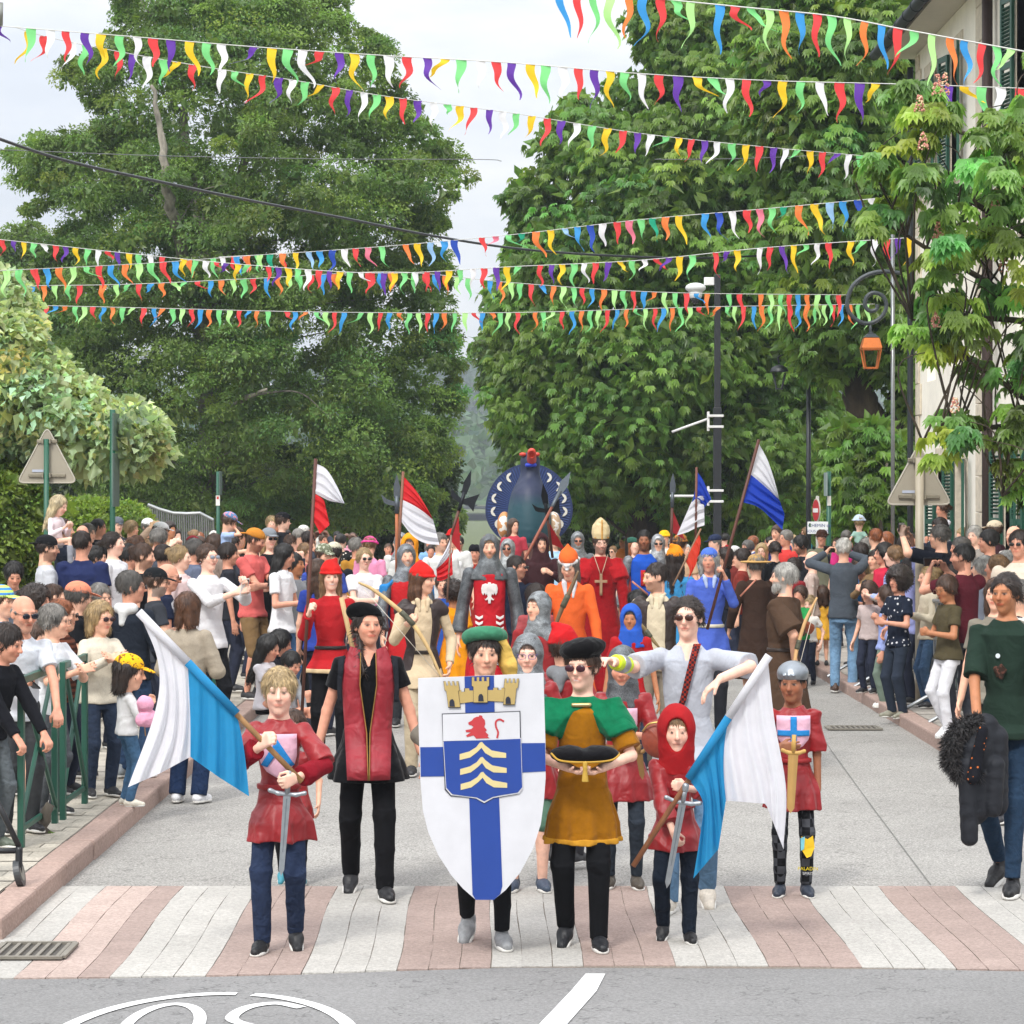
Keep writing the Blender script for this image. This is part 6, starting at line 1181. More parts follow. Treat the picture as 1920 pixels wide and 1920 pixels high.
# ---- left pavement, near
bald = P('bald man in dark sunglasses leaning on the barrier at the left edge', 34, 1114, 17.0, 28, (6, 4), skin='b', hair=('bald', 'grey', 1), tp=('tee', '#ccd0d6'), lg=('trousers', '#3a3c3e'), arms=('text', 'rail'), glasses=('#101114', '#141a26'), beard=(.25, 'grey'), group=G2, lean=12)
clapw = P('grey-haired woman in a white T-shirt clapping behind the barrier', 88, 1134, 17.9, 62, (24, 0), fem=1, skin='a', hair=('short', 'grey'), tp=('tee', '#d4d6da', dict(sleeve=.9, fit=1.25)), lg=('trousers', '#4b4e52', 'denim'), arms='clap', group=G2, glasses=('#4a3a30', None), fat=1.15, lean=8)
sunw = P('smiling woman in round sunglasses and a cream jumper clapping', 187, 1131, 19, 30, (16, 4), fem=1, face='smile', skin='a', hair=('wavy', 'blond'), tp=('jumper', '#cfc6b4', dict(m='knit')), lg=('trousers', '#2a3446', 'denim'), arms='clap', glasses=('#6a2a2a', '#2c1216'), group=G2, fat=1.1)
P('man in a black T-shirt with a salmon cap on backwards', 146, 1093, 20.3, 100, (20, 8), skin='a', hair=('short', 'salt'), tp=('tee', '#15161a'), hat=('cap', '#d58468'), glasses=('#2a2a2a', None), group=G2, fat=1.1)
P('spiky grey-haired man with glasses left of the hooded jacket', 187, 1097, 21, 40, (10, 4), skin='a', hair=('spiky', 'grey'), tp=('tee', '#8d8d90'), glasses=('#3a3230', None), beard=(.3, 'grey'), group=G2)
P('red-haired woman in a striped brown top between the clapping women', 118, 1127, 19.2, 70, (20, 0), fem=1, skin='a', hair=('short', 'ginger'), tp=('shirt', mat('#3f2218', 'cloth', check=('stripe', '#6a3c2c', 8))), arms='text', glasses=('#3a2a20', '#2a1a14'), group=G2)
P('person with a dark curly head behind the clapping woman', 70, 1102, 20, 80, skin='b', hair=('curly', 'dark'), tp=('tee', '#b8b8ba'), group=G2)
P('man with thinning brown hair behind the salmon cap', 104, 1096, 21.5, 90, (10, 0), skin='a', hair=('crop', 'brown'), tp=('tee', '#8a8d92'), group=G2)
hoodm = P('grey-haired man in sunglasses and a navy hooded jacket seen from behind', 246, 1073, 20.2, 150, (-55, 2), skin='b', hair=('short', 'salt'), tp=('hoodie', '#1e242e', dict(hoodback='#c9cac8')), lg=('jeans', '#2f4460', 'denim'), arms='relax', glasses='#101114', shoes='#8f9598', group=G2, fat=1.12)
yellowc = P('small child in a yellow patterned cap and white top on the kerb', 243, 1232, 18.3, 115, (-30, 10), skin='a', hair=('bob', 'dark'), tp=('shirt', '#c9c9c9', dict(fit=1.15)), lg=('trousers', '#41607e', 'denim'), arms='text', hat=('cap', mat('#e8b21e', 'cloth', check=('n', '#7a4a20', 38))), shoes='#d6d0c0', group=G2, hx=1.1, pos=((238-960)/F*18.4, 18.4, .118))
beige = P('brown-bobbed woman in a beige jumper photographing with her phone', 352, 1113, 19.6, 165, (-5, 8), fem=1, skin='a', hair=('bob', 'chest'), tp=('jumper', '#a29786', dict(m='knit', fit=1.2)), lg=('wide', '#1f2f4c', 'denim'), arms=('text', 'text'), shoes='#e4e4e6', group=G2, fat=1.2, zb=.0)
P('man in a black baseball cap with glasses and a grey beard', 292, 1067, 21, 110, (-20, 6), skin='a', hair=('short', 'brown'), tp=('tee', '#33363c'), hat=('cap', '#15181b'), glasses=('#1d1d1d', None), beard=(.8, 'grey'), group=G2, arms='text')
P('bald man with dark glasses in a white and navy football shirt', 312, 1057, 21.6, 105, (-15, 10), skin='b', hair=('bald', 'grey'), tp=('tee', mat('#1c2338', 'cloth', check=('n', '#cfcfd4', 5))), glasses=('#1a1a1a', '#222222'), group=G2)
photow = P('woman in mirrored sunglasses and a white sweatshirt holding up a phone', 391, 1021, 21.5, 38, (4, 0), fem=1, skin='e', hair=('bun', 'brown'), tp=('shirt', '#d3d2d4', dict(sleeve=.55, fit=1.15)), lg=('trousers', '#15161a'), arms=(dict(t=(.02, -.42, 1.34), curl=1.1, pole=(-.6, .1, -.8)), dict(t=(.12, -.42, 1.40), curl=1.1, pole=(.6, .1, -.8))), glasses=('#8a8c90', '#8d95a2'), group=G2)
P('blond child in a pale pink top by the bald football fan', 338, 1024, 23.6, 70, (10, 4), fem=1, skin='e', hair=('bun', 'blond'), tp=('shirt', '#e0c6c4'), group=G2)
P('short dark-haired man in white with his back to us', 308, 1021, 24.5, 160, (-20, 0), skin='b', hair=('crop', 'dark'), tp=('tee', '#cfd0d2'), group=G2)
P('bearded man with brown hair tied in a bun in a black top', 268, 1020, 23, 85, (0, 6), skin='a', hair=('bun', 'brown'), tp=('tee', '#1b1c20'), beard=(.6, 'brown'), group=G2, face='smile')
P('dark-ponytailed woman in a white T-shirt looking along the street', 215, 998, 24, 70, (5, 0), fem=1, skin='e', hair=('pony', 'dark'), tp=('tee', '#dadadd'), group=G2, fat=1.05)
P('broad man in a navy blue T-shirt seen from behind', 155, 996, 23.5, 172, (-20, 0), skin='b', hair=('crop', 'dark'), tp=('tee', '#232c52'), group=G2, fat=1.25)
P('man with a black cap worn backwards and a light grey T-shirt', 88, 1005, 23.5, 110, (-15, 6), skin='a', hair=('crop', 'dark'), tp=('tee', '#b9bbc0'), hat=('capback', '#17181b'), beard=(.6, 'brown'), glasses=('#2a2a2a', None), group=G2)
P('boy with black hair looking down at the left edge', 24, 1053, 23, 10, (10, 22), skin='b', hair=('short', 'black'), tp=('tee', '#5a5f6a'), group=G2)
P('person in a blue and green striped cap half out of the left edge', 5, 1100, 19, 60, skin='a', hair=('short', 'brown'), tp=('tee', '#7f9fc4'), hat=('cap', mat('#4a86c8', 'cloth', check=('stripe', '#b8d86a', 9))), group=G2)
P('small girl with long blond hair on shoulders beside the green sign post', 105, 930, 27.5, 60, (10, 20), fem=1, skin='e', hair=('long', 'pblond', .2), tp=('shirt', '#d9cdd2'), lg=('trousers', '#8d8f98'), arms='text', group=G2, H=1.05, seat=True)
P('man in navy with the blond girl riding on his shoulders', 122, 975, 28, 80, skin='a', hair=('short', 'brown'), tp=('tee', '#1e2432'), glasses=('#333333', None), beard=(.6, 'brown'), group=G2, arms='face')
salmon = P('bearded man in a salmon T-shirt with a mustard cap on backwards', 473, 991, 26, 60, (20, 18), skin='b', hair=('crop', 'brown'), tp=('tee', '#c9605c'), lg=('shorts', '#7d6444'), arms='fold', hat=('capback', '#b9792c'), beard=(.6, 'brown'), group=G2)
P('tall blond woman in sunglasses and a black sleeveless top', 505, 991, 26.6, 20, (8, 0), fem=1, skin='e', hair=('long', 'blond', .28), tp=('tank', '#17181b'), lg=('trousers', '#15161a'), arms='text', hat=('cap', '#7c8187'), glasses='#141416', group=G2)
P('small boy in a light blue top and cap riding high left of the railing post', 424, 961, 29, 100, (-10, 22), skin='a', hair=('short', 'brown'), tp=('tee', '#9cb2d6'), arms='face', hat=('cap', mat('#5f7fa8', 'cloth', check=('n', '#d08a94', 30))), group=G2, H=1.0, seat=True)
P('boy in a black cap with an orange flash riding above the crowd', 530, 962, 31, 60, (20, 6), skin='e', hair=('short', 'brown'), tp=('tee', '#22242a'), hat=('cap', '#15161a'), group=G2, H=1.1, seat=True)
P('fair child behind the black cap with the orange flash', 509, 969, 33, 10, skin='e', hair=('short', 'blond'), tp=('tee', '#c8c2b8'), group=G2, H=1.0, seat=True)
P('dark-haired girl in a white T-shirt looking at her phone', 529, 1020, 25.4, 70, (20, 16), fem=1, skin='b', hair=('long', 'black', .2), tp=('tee', '#dadadc'), lg=('jeans', '#48688c', 'denim'), arms='text', group=G2)
P('dark-haired boy in a grey hoodie behind the phone girl', 553, 1038, 25.8, 50, (20, 0), skin='c', hair=('short', 'black'), tp=('jacket', '#8d8f92'), lg=('trousers', '#2a2c30'), group=G2)
for i, (px, py, y_) in enumerate(((497, 1205, 0), (519, 1190, 25))):
    P(('girl with long black hair and a white headband sitting on the kerb', 'dark-haired child sitting on the kerb behind the girl with the headband')[i], px, py, 24.0+i*.8, 60+y_, (10, 20), fem=1, skin='b', hair=('long', 'black', .26) if i == 0 else ('bob', 'black'), tp=('tee', '#d8d4d8' if i == 0 else '#1e1f26'), lg=('trousers', '#16171b'), arms='lap', group=G2, H=1.30, pos=((px-960)/F*(24.0+i*.8), 24.0+i*.8, -.30), seat=True)
P('toddler in grey sitting low beside the headband girl', 535, 1225, 23.2, 40, (10, 20), skin='b', hair=('short', 'black'), tp=('shirt', '#8e9296'), lg=('trousers', '#33353c'), arms='lap', group=G2, H=1.1, seat=True, pos=((540-960)/F*23.2, 23.2, -.2))
P('person in a black jacket leaning over the barrier at the far left edge', -22, 1165, 16.2, 60, (10, 10), skin='b', hair=('short', 'dark'), tp=('jacket', '#14151a', dict(hem=.5)), lg=('trousers', '#5d6468', 'denim'), arms=('rail', 'rail'), group=G2, lean=16, shoes='#5a6255')
P('man in pale turquoise shorts standing behind the barrier', 62, 1170, 18.6, 50, (10, 8), skin='a', hair=('short', 'brown'), tp=('tee', '#9fb4c8'), lg=('shorts', '#7cb8cc'), arms='text', group=G2)
P('person in bright tie-dyed top between the bald man and the boy', 52, 1108, 21.5, 70, (0, 6), fem=1, skin='b', hair=('bob', 'brown'), tp=('tee', mat('#b8c8d8', 'cloth', check=('n', '#6a8ab8', 8))), arms='clap', group=G2)
P('woman filming with a small camera held above the crowd on the left', 285, 1010, 30, 70, (0, 0), fem=1, skin='e', hair=('pony', 'lbrown'), tp=('shirt', '#c7b2a2'), arms='phonehi', group=G2)
P('man in a lilac shirt waving from the right-hand crowd', 1705, 1045, 25.5, -70, (0, 0), skin='b', hair=('short', 'dark'), tp=('shirt', '#8f94c4'), arms=('relax', 'up'), group=G3)
P('woman in cream with a straw-coloured bun beside the beige sign post', 1742, 1062, 25, -80, (0, 6), fem=1, skin='a', hair=('bun', 'blond'), tp=('jumper', '#c8bda6'), lg=('jeans', '#3c5470', 'denim'), arms='text', group=G3)
# ---- left pavement, deeper rows
rowL = [
 (166, 983, 32, 'short', 'grey', '#6a6f78', 'grey-haired man behind the navy T-shirt', dict(yaw=60)),
 (187, 973, 33, 'crop', 'black', '#15161a', 'man with black hair and a white collar under a black jacket', dict(yaw=80, glasses=('#222222', None))),
 (221, 970, 36, 'short', 'grey', '#33363c', 'person in a grey cap right of the tall green post', dict(yaw=40, hat=('cap', '#5f646c'))),
 (248, 977, 34, 'short', 'blond', '#b59a84', 'woman raising a camera in front of the low hedge', dict(yaw=70, arms='phonehi', fem=1)),
 (278, 973, 35, 'short', 'grey', '#caccd0', 'person in a white cap left of the railing', dict(yaw=40, hat=('cap', '#e2e2e2'))),
 (302, 980, 32, 'short', 'brown', '#b9bbc2', 'person in a white cap turned right in front of the railing', dict(yaw=80, hat=('cap', '#dcdcdc'))),
 (300, 992, 29, 'messy', 'grey', '#4a4f5a', 'person with a shock of grey curls in front of the white caps', dict(yaw=140)),
 (330, 992, 36, 'short', 'dark', '#55595f', 'dark-haired person below the steel railing', dict(yaw=60)),
 (258, 1005, 28, 'bun', 'chest', '#6d5a4a', 'woman with reddish hair in a messy bun', dict(yaw=120, fem=1)),
 (242, 1022, 26, 'short', 'black', '#22242a', 'small dark head behind the bearded man', dict(yaw=90)),
 (180, 1025, 26, 'short', 'black', '#1d1f24', 'dark-haired person between navy and white T-shirts', dict(yaw=100)),
 (365, 1012, 27, 'short', 'salt', '#5c6478', 'man in a slate T-shirt left of the mirrored sunglasses', dict(yaw=110)),
 (362, 1006, 33, 'short', 'chest', '#b02a30', 'person in a dark red cap left of the railing end', dict(yaw=30, hat=('cap', '#8c2630'))),
 (405, 1003, 30, 'bob', 'brown', '#8a7a70', 'brown-haired woman behind the raised phone', dict(yaw=130, fem=1)),
 (430, 1020, 27, 'short', 'dark', '#2a2c33', 'dark-haired man in black behind the raised phone', dict(yaw=100)),
 (446, 990, 33, 'short', 'brown', '#5a5048', 'brown-haired head below the boy in light blue', dict(yaw=110)),
 (440, 1005, 31, 'crop', 'dark', '#33363f', 'short dark head left of the salmon T-shirt', dict(yaw=120)),
 (545, 1003, 31, 'crop', 'brown', '#23262e', 'man with cropped brown hair right of the blond woman', dict(yaw=110)),
 (560, 992, 36, 'short', 'grey', '#9aa4b8', 'grey-haired man in pale blue left of the white flag', dict(yaw=60)),
 (578, 996, 34, 'crop', 'dark', '#3a3f4a', 'man holding up a phone beside the white and red flag', dict(yaw=150, arms='phonehi')),
 (537, 993, 38, 'bob', 'dark', '#4a3a3a', 'dark-haired woman in the deep row behind the boy in the black cap', dict(yaw=80, fem=1)),
 (608, 1000, 40, 'short', 'brown', '#c99', 'person with reddish brown hair behind the flagpole', dict(yaw=20)),
 (640, 1002, 40, 'short', 'black', '#222', 'man with black hair lifting a small camera', dict(yaw=160, arms='phonehi')),
 (572, 1020, 32, 'bob', 'lbrown', '#b46a6a', 'light brown-haired woman in dusty pink', dict(yaw=60, fem=1)),
 (465, 1040, 29, 'short', 'dark', '#2c3350', 'dark head between the raised phone and the salmon T-shirt', dict(yaw=70)),
 (327, 1050, 25, 'short', 'blond', '#d8a8a0', 'fair-haired child in pink behind the bald man', dict(yaw=40)),
 (155, 985, 29, 'bald', 'grey', '#8c5a50', 'balding man grinning between the navy men', dict(yaw=20, face='smile', beard=(.3, 'grey'))),
]
rowR = [
 (1340, 1003, 36, 'short', 'grey', '#c9c9cc', 'person in a navy cap left of the lamp post', dict(yaw=-60, hat=('cap', '#27304a'))),
 (1357, 1028, 33, 'bob', 'dark', '#2a2a30', 'dark bob right of the tall dark post', dict(yaw=-100, fem=1)),
 (1375, 1025, 35, 'short', 'grey', '#6a2a26', 'person in a pale cap beside the straw hat', dict(yaw=-60, hat=('cap', '#c8c8c6'))),
 (1390, 1030, 31, 'short', 'dark', '#7c3028', 'dark-haired man in rust red left of the straw hat', dict(yaw=-100)),
 (1400, 1014, 37, 'short', 'salt', '#1c1d22', 'grey-haired man in black above the straw hat', dict(yaw=-60)),
 (1428, 1020, 36, 'bob', 'blond', '#b8a890', 'fair woman with glasses right of the straw hat', dict(yaw=-20, fem=1, glasses=('#333333', None))),
 (1452, 1016, 34, 'pony', 'dark', '#141519', 'brown-ponytailed woman in black near the blue and white flag', dict(yaw=-160, fem=1)),
 (1472, 995, 36, 'short', 'grey', '#d0403c', 'grey-haired man in a coral top by the flag tip', dict(yaw=-50)),
 (1456, 985, 37, 'short', 'brown', '#2c3f80', 'man under the hanging tip of the blue flag', dict(yaw=-30, arms='face')),
 (1504, 1005, 33, 'messy', 'black', '#24262c', 'black-haired bearded man left of the grey-jumper photographer', dict(yaw=-70, beard=(.6, 'black'), hd=(0, 14))),
 (1521, 1034, 31, 'bald', 'brown', '#b8a49a', 'bald man half hidden by the photographer', dict(yaw=-100)),
 (1487, 1048, 30, 'short', 'dark', '#7a2226', 'bearded man in red smiling towards the parade', dict(yaw=-50, beard=(.7, 'dark'), face='smile')),
 (1541, 994, 38, 'short', 'dark', '#6a6a58', 'man with round glasses and a brown felt hat', dict(yaw=-10, hat=('fedora', '#3a241c'), glasses=('#222222', None))),
 (1586, 994, 36, 'crop', 'salt', '#c8347a', 'man in a bright pink shirt under the baby carrier', dict(yaw=-160)),
 (1610, 1020, 31, 'short', 'dark', '#1d1f26', 'dark-haired person behind the photographer', dict(yaw=-120)),
 (1622, 1010, 33, 'short', 'grey', '#454a52', 'grey-haired man in lime-framed glasses', dict(yaw=-80, glasses=('#c8d820', None))),
 (1640, 991, 32, 'crop', 'ginger', '#8e9c8c', 'ginger-haired man seen from behind by the green post', dict(yaw=-150)),
 (1620, 1052, 28.5, 'long', 'blond', '#2e6ea8', 'smiling fair-haired woman in blue holding a phone', dict(yaw=-60, fem=1, face='smile', arms='text')),
 (1641, 1032, 28, 'short', 'dark', '#7a6244', 'dark-haired woman in tan with her hand at her chin', dict(yaw=-60, fem=1, arms='chest')),
 (1657, 1020, 27.5, 'bob', 'black', '#c02a44', 'black-haired woman in crimson behind the ponytail', dict(yaw=-70, fem=1)),
 (1675, 1024, 26.6, 'pony', 'lbrown', '#9aa8d8', 'woman with a light brown ponytail in a lilac shirt', dict(yaw=-110, fem=1, arms='text')),
 (1630, 1092, 26.8, 'bob', 'brown', '#b8a8a4', 'small girl between the lilac shirt and the photographer', dict(yaw=-40, hd=(0, 10), fem=1)),
 (1701, 1006, 30, 'curly', 'dark', '#2a3040', 'curly-haired man behind the horizontal phone', dict(yaw=-120)),
 (1762, 972, 32, 'short', 'dark', '#22262e', 'dark-haired man with the girl in white on his shoulders', dict(yaw=-60)),
 (1800, 1008, 27, 'short', 'salt', '#23304a', 'man in navy right of the beige sign post', dict(yaw=-90)),
 (1826, 987, 30, 'short', 'silver', '#8c8680', 'silver-haired man in front of the green shutters', dict(yaw=-30)),
 (1862, 977, 31, 'short', 'brown', '#4c3038', 'man in a pale cap and maroon shirt by the quoins', dict(yaw=-130, hat=('cap', '#c9b9a0'))),
 (1853, 994, 26, 'short', 'black', '#a5937a', 'black-haired man in beige looking left', dict(yaw=-80)),
 (1842, 1045, 23.5, 'short', 'silver', '#8f95a4', 'silver-haired person right of the maroon T-shirt', dict(yaw=-110)),
 (1868, 1042, 22.5, 'pony', 'lbrown', '#c4bcae', 'light brown-haired woman behind the green T-shirt', dict(yaw=-110, fem=1)),
 (1885, 1036, 24, 'wavy', 'silver', '#d0c8bc', 'woman with wild silver hair near the right edge', dict(yaw=-100, fem=1)),
 (1900, 986, 29, 'bald', 'brown', '#cfc4bc', 'bald man at the right edge in front of the shutters', dict(yaw=-60)),
 (1785, 1060, 25, 'short', 'dark', '#343840', 'dark head low behind the maroon T-shirt', dict(yaw=-90)),
 (1735, 1030, 27, 'bob', 'brown', '#5a2a34', 'brown-haired woman under the sign post', dict(yaw=-100, fem=1)),
 (1500, 1100, 29, 'short', 'brown', '#2a8c4a', 'child in a green top leaning over the metal barrier', dict(yaw=-30, arms='rail')),
 (1517, 1118, 29.5, 'short', 'blond', '#d8d4d0', 'small child in white at the metal barrier', dict(yaw=-30)),
]
k = 0
for rows, g_, sgn in ((rowL, G2, 1), (rowR, G3, -1)):
    for px, py, D, hs, hc_, tcol, lab, kw in rows:
        if len(tcol) == 4: tcol = '#'+''.join(c*2 for c in tcol[1:])
        kw = dict(kw); kw.setdefault('hd', (random.uniform(-12, 12), random.uniform(-2, 8))); yw = kw.pop('yaw'); kw.setdefault('arms', 'down')
        P(lab, px, py, D, yw, skin='abeab'[k % 5], hair=(hs, hc_, .2) if hs == 'long' else (hs, hc_), tp=(('tee', 'shirt', 'tee', 'jacket')[k % 4], mat(tcol, 'cloth', check=(('stripe', '#d8d6d2', 9), ('dots', '#d8cfc4', 16), ('n', '#b8a89c', 14))[k % 3]) if k % 5 == 2 else tcol, dict(pack=('#2a2f38', '#5a2a30', '#3c4a3a')[k % 3]) if k % 6 == 3 else {}), group=g_, fat=random.uniform(.96, 1.12), **kw); k += 1
# ---- right pavement, near
greyj = P('white-haired man in a grey jumper and pale jeans filming with raised phone', 1582, 1010, 28.3, 170, (6, 0), skin='a', hair=('short', 'white'), tp=('jumper', '#4a5159', dict(m='knit')), lg=('jeans', '#6f90ae', 'denim'), arms=(dict(t=(-.02, -.32, 1.58), pole=(-1, .2, -.3), curl=1.1), dict(t=(.22, -.32, 1.58), pole=(1, .2, -.3), curl=1.1)), shoes='#4a3428', group=G3, fat=1.06, zb=0)
curlyb = P('curly-haired boy in a dark dotted shirt standing on the right kerb', 1689, 1072, 26.2, -58, (8, 0), skin='b', hair=('afro', 'dark'), tp=('tee', mat('#1d2433', 'cloth', check=('dots', '#c9c9cc', 20)), dict(fit=1.2)), lg=('trousers', '#2b3340'), arms=('text', 'hold'), shoes='#8e8c7c', group=G3, H=1.46, pos=((1684-960)/F*26.2, 26.2, .06))
maroon = P('man in a maroon T-shirt photographing with both hands', 1806, 1020, 22.2, -150, (40, 4), skin='b', hair=('crop', 'black'), tp=('tee', '#501a24'), lg=('trousers', '#3a3c42'), arms='phone', beard=(.5, 'black'), group=G3, fat=1.1)
navyc = P('grey-haired man in a navy polo shirt holding a large phone sideways', 1762, 985, 25.2, -110, (10, 6), skin='a', hair=('short', 'salt'), tp=('tee', '#10141f', dict(sleeve=.9)), lg=('trousers', '#23262e'), arms='phonehi', glasses=('#333333', None), group=G3, fat=1.2)
olive = P('woman in an olive top and white jeans eating a sandwich', 1778, 1080, 22, -70, (10, 14), fem=1, skin='c', hair=('short', 'brown'), tp=('tee', '#4d4632'), lg=('jeans', '#d6d6da'), arms='hold', shoes='#e0e0e0', glasses=('#7a5a3a', None), group=G3, fat=1.12, walk=.3)
P('young man in dark sunglasses and a cream shirt at the right edge', 1911, 996, 21.5, -20, (-10, 0), skin='b', hair=('messy', 'dark'), tp=('shirt', '#cdbfae'), glasses=('#22190f', '#201a14'), group=G3)
P('baby in a pale cap riding on shoulders under the chestnut shoots', 1611, 967, 35.5, 170, skin='e', hair=('crop', 'blond'), tp=('tee', '#8fb0a4'), hat=('bucket', '#b8c8dc'), group=G3, H=.75, seat=True)
P('little girl with a ponytail in a white T-shirt on shoulders by the shutters', 1769, 941, 32.5, -60, (-10, 10), fem=1, skin='b', hair=('pony', 'brown'), tp=('tee', '#d5d3da'), arms='lap', group=G3, H=1.05, seat=True)
P('person in ripped black jeans walking behind the green T-shirt woman', 1868, 1085, 18.6, -30, fem=1, skin='a', hair=('long', 'brown'), tp=('tee', '#7a7468'), lg=('skinny', '#22262c', 'denim'), shoes='#26262a', group='people walking beside the parade', walk=.8)
P('spectator leaning with patterned sleeves at the right edge', 1905, 1090, 20, -60, skin='a', hair=('short', 'grey'), tp=('shirt', mat('#c9c4bc', 'cloth', check=('n', '#22242a', 18))), arms='text', group=G3)
P('bare-legged child in a yellow dress behind the metal barrier', 1541, 1100, 31, 180, fem=1, skin='a', hair=('bob', 'brown'), tp=('dress', '#e0aa3a'), lg=('none', '#ffffff'), group=G3)
P('woman in grey-green trousers standing behind the curly boy', 1660, 1100, 25.8, -100, (0, 0), fem=1, skin='b', hair=('bob', 'brown'), tp=('shirt', '#8f9ccc'), lg=('wide', '#6e7d70'), shoes='#e6e2dc', group=G3, zb=.05)
P('man in dark blue jeans behind the grey-jumper photographer', 1612, 1045, 30.5, 160, skin='a', hair=('short', 'brown'), tp=('tee', '#2c62b0'), lg=('jeans', '#1c2c40', 'denim'), arms='down', group=G3, zb=.0)
# ---- the deep crowd at the end of the street
r_ = random.Random(77)
COLW = [('white', '#d4d4d4'), ('black', '#1a1b1f'), ('navy', '#22304e'), ('grey', '#85888d'), ('red', '#a82a2c'), ('sky blue', '#7ea8d0'), ('olive', '#5c6040'), ('pink', '#cf8fa0'), ('beige', '#b9a88c'), ('green', '#3f7a52'), ('orange', '#d07a34'), ('purple', '#5a4684'), ('teal', '#2f7f86')]
HW = [('black', 'black'), ('dark', 'dark'), ('brown', 'brown'), ('light brown', 'lbrown'), ('blond', 'blond'), ('grey', 'grey'), ('white', 'white'), ('ginger', 'ginger')]
HS = [('cropped', 'crop', 0), ('short', 'short', 0), ('bobbed', 'bob', 1), ('long', 'long', 1), ('tousled', 'messy', 0), ('tied-back', 'bun', 1)]
seen_ = set(); spots = []
for i in range(86):
    left = i % 2 == 0; D = r_.uniform(36, 56)
    if i < 52: X = r_.uniform(-5.6, -2.9) if left else r_.uniform(4.0, 7.6)
    else: X = r_.uniform(-3.6, 3.6); D = r_.uniform(44, 66)
    if any(abs(X-a)+abs(D-b)*.6 < .55 for a, b in spots): continue
    spots.append((X, D))
    for t in range(60):
        a, b_, c_ = r_.choice(COLW), r_.choice(HW), r_.choice(HS)
        if (a[0], b_[0], c_[0]) not in seen_: break
    seen_.add((a[0], b_[0], c_[0])); H = r_.uniform(1.56, 1.82)-(.06 if c_[2] else 0)
    zb = .118 if abs(X-.6) > 3.2 else 0; px = 960+X/D*F; top = HOR-(zb+slope(D)+H-CH)/D*F
    where = ('far down the left pavement' if X < -2.7 else 'far down the right pavement' if X > 3.8 else 'at the street end')
    P('person with %s %s hair in a %s top %s' % (c_[0], b_[0], a[0], where), px, top, D, (r_.uniform(20, 100) if X < -2.7 else r_.uniform(-100, -20) if X > 3.8 else r_.uniform(-30, 30)), (r_.uniform(-20, 20), r_.uniform(-4, 10)), fem=c_[2], skin=r_.choice('abceabf'), hair=(c_[1], b_[1], .2) if c_[1] == 'long' else (c_[1], b_[1]),
      tp=(r_.choice(('tee', 'tee', 'shirt', 'hoodie', 'tank')), a[1]), lg=('trousers', r_.choice(('#2a3040', '#3b3c40', '#1b1c20', '#4b4640'))), group=G4, glasses='#1a1a1c' if r_.random() < .25 else None, arms=r_.choice(('down', 'relax', 'relax', 'fold', 'text')) if abs(X-.6) > 3.2 else 'relax', vox=.021)
# ---------------------------------------------------------------- things worn, carried and built
def cloth_px(name, keys, D, m, parent=None, nu=26, nv=22, amp=.02, fq=3., depth=None, ph=0.):
    """cloth whose outline keys are curves down the fly at fractions along the pole: [(u, [(px,py)...])]; folds run down the cloth"""
    us = [k[0] for k in keys]; cur = []
    for u, c in keys:
        c = spl([(x, y, 0) for x, y in c], 8); n = len(c); cur.append([Vector(c[min(int(t*(n-1)), n-1)]).lerp(Vector(c[min(int(t*(n-1))+1, n-1)]), t*(n-1)-int(t*(n-1))) for t in [j/nv for j in range(nv+1)]])
    V = []; Q = []
    for i in range(nu+1):
        u = i/nu*(us[-1]-us[0])+us[0]; k = max(j for j in range(len(us)-1) if us[j] <= u+1e-9); f = (u-us[k])/(us[k+1]-us[k]); 
        for j in range(nv+1):
            t = j/nv; p = cur[k][j].lerp(cur[k+1][j], f); dd = amp*t**.6*(math.sin(u*6.28*fq+2.2*t+ph)+.5*math.sin(u*6.28*fq*2.1+4*t+ph))
            if depth: dd += depth*t
            q = at(p.x, p.y, D+dd); V.append(q)
    for i in range(nu):
        for j in range(nv): a = i*(nv+1)+j; Q.append((a, a+1, a+nv+2, a+nv+1))
    if parent is not None: V = [v-Vector(parent.location) for v in V]
    return link(name, npmesh(name, V, Q), m, parent)
FW, FB, FR, FRB = mat('#e3e3e8', 'flag'), mat('#228fc4', 'flag'), mat('#d8262c', 'flag'), mat('#1b41b4', 'flag')
def pole_px(o, a, b_, Da, Db, r0, m, name='pole', r1=None): 
    oo = Vector(o.location); return tube(name, [at(*a, Da)-oo, at(*b_, Db)-oo], [r0, r1 or r0], m, o)
WP = mat('#a87f52', 'wood'); WPD = mat('#5b3428', 'wood')
def flag(label, a, b_, Da, Db, parts, mpole, r0=.014, name='flag', amp=.02):
    o = empty(name, at(*b_, Db), label, 'flag', 'flags carried in the parade'); pole_px(o, a, b_, Da, Db, r0, mpole)
    for i, (nm, keys, m) in enumerate(parts): cloth_px(nm, keys, (Da+Db)/2, m, o, amp=amp, ph=i*1.9)
    return o
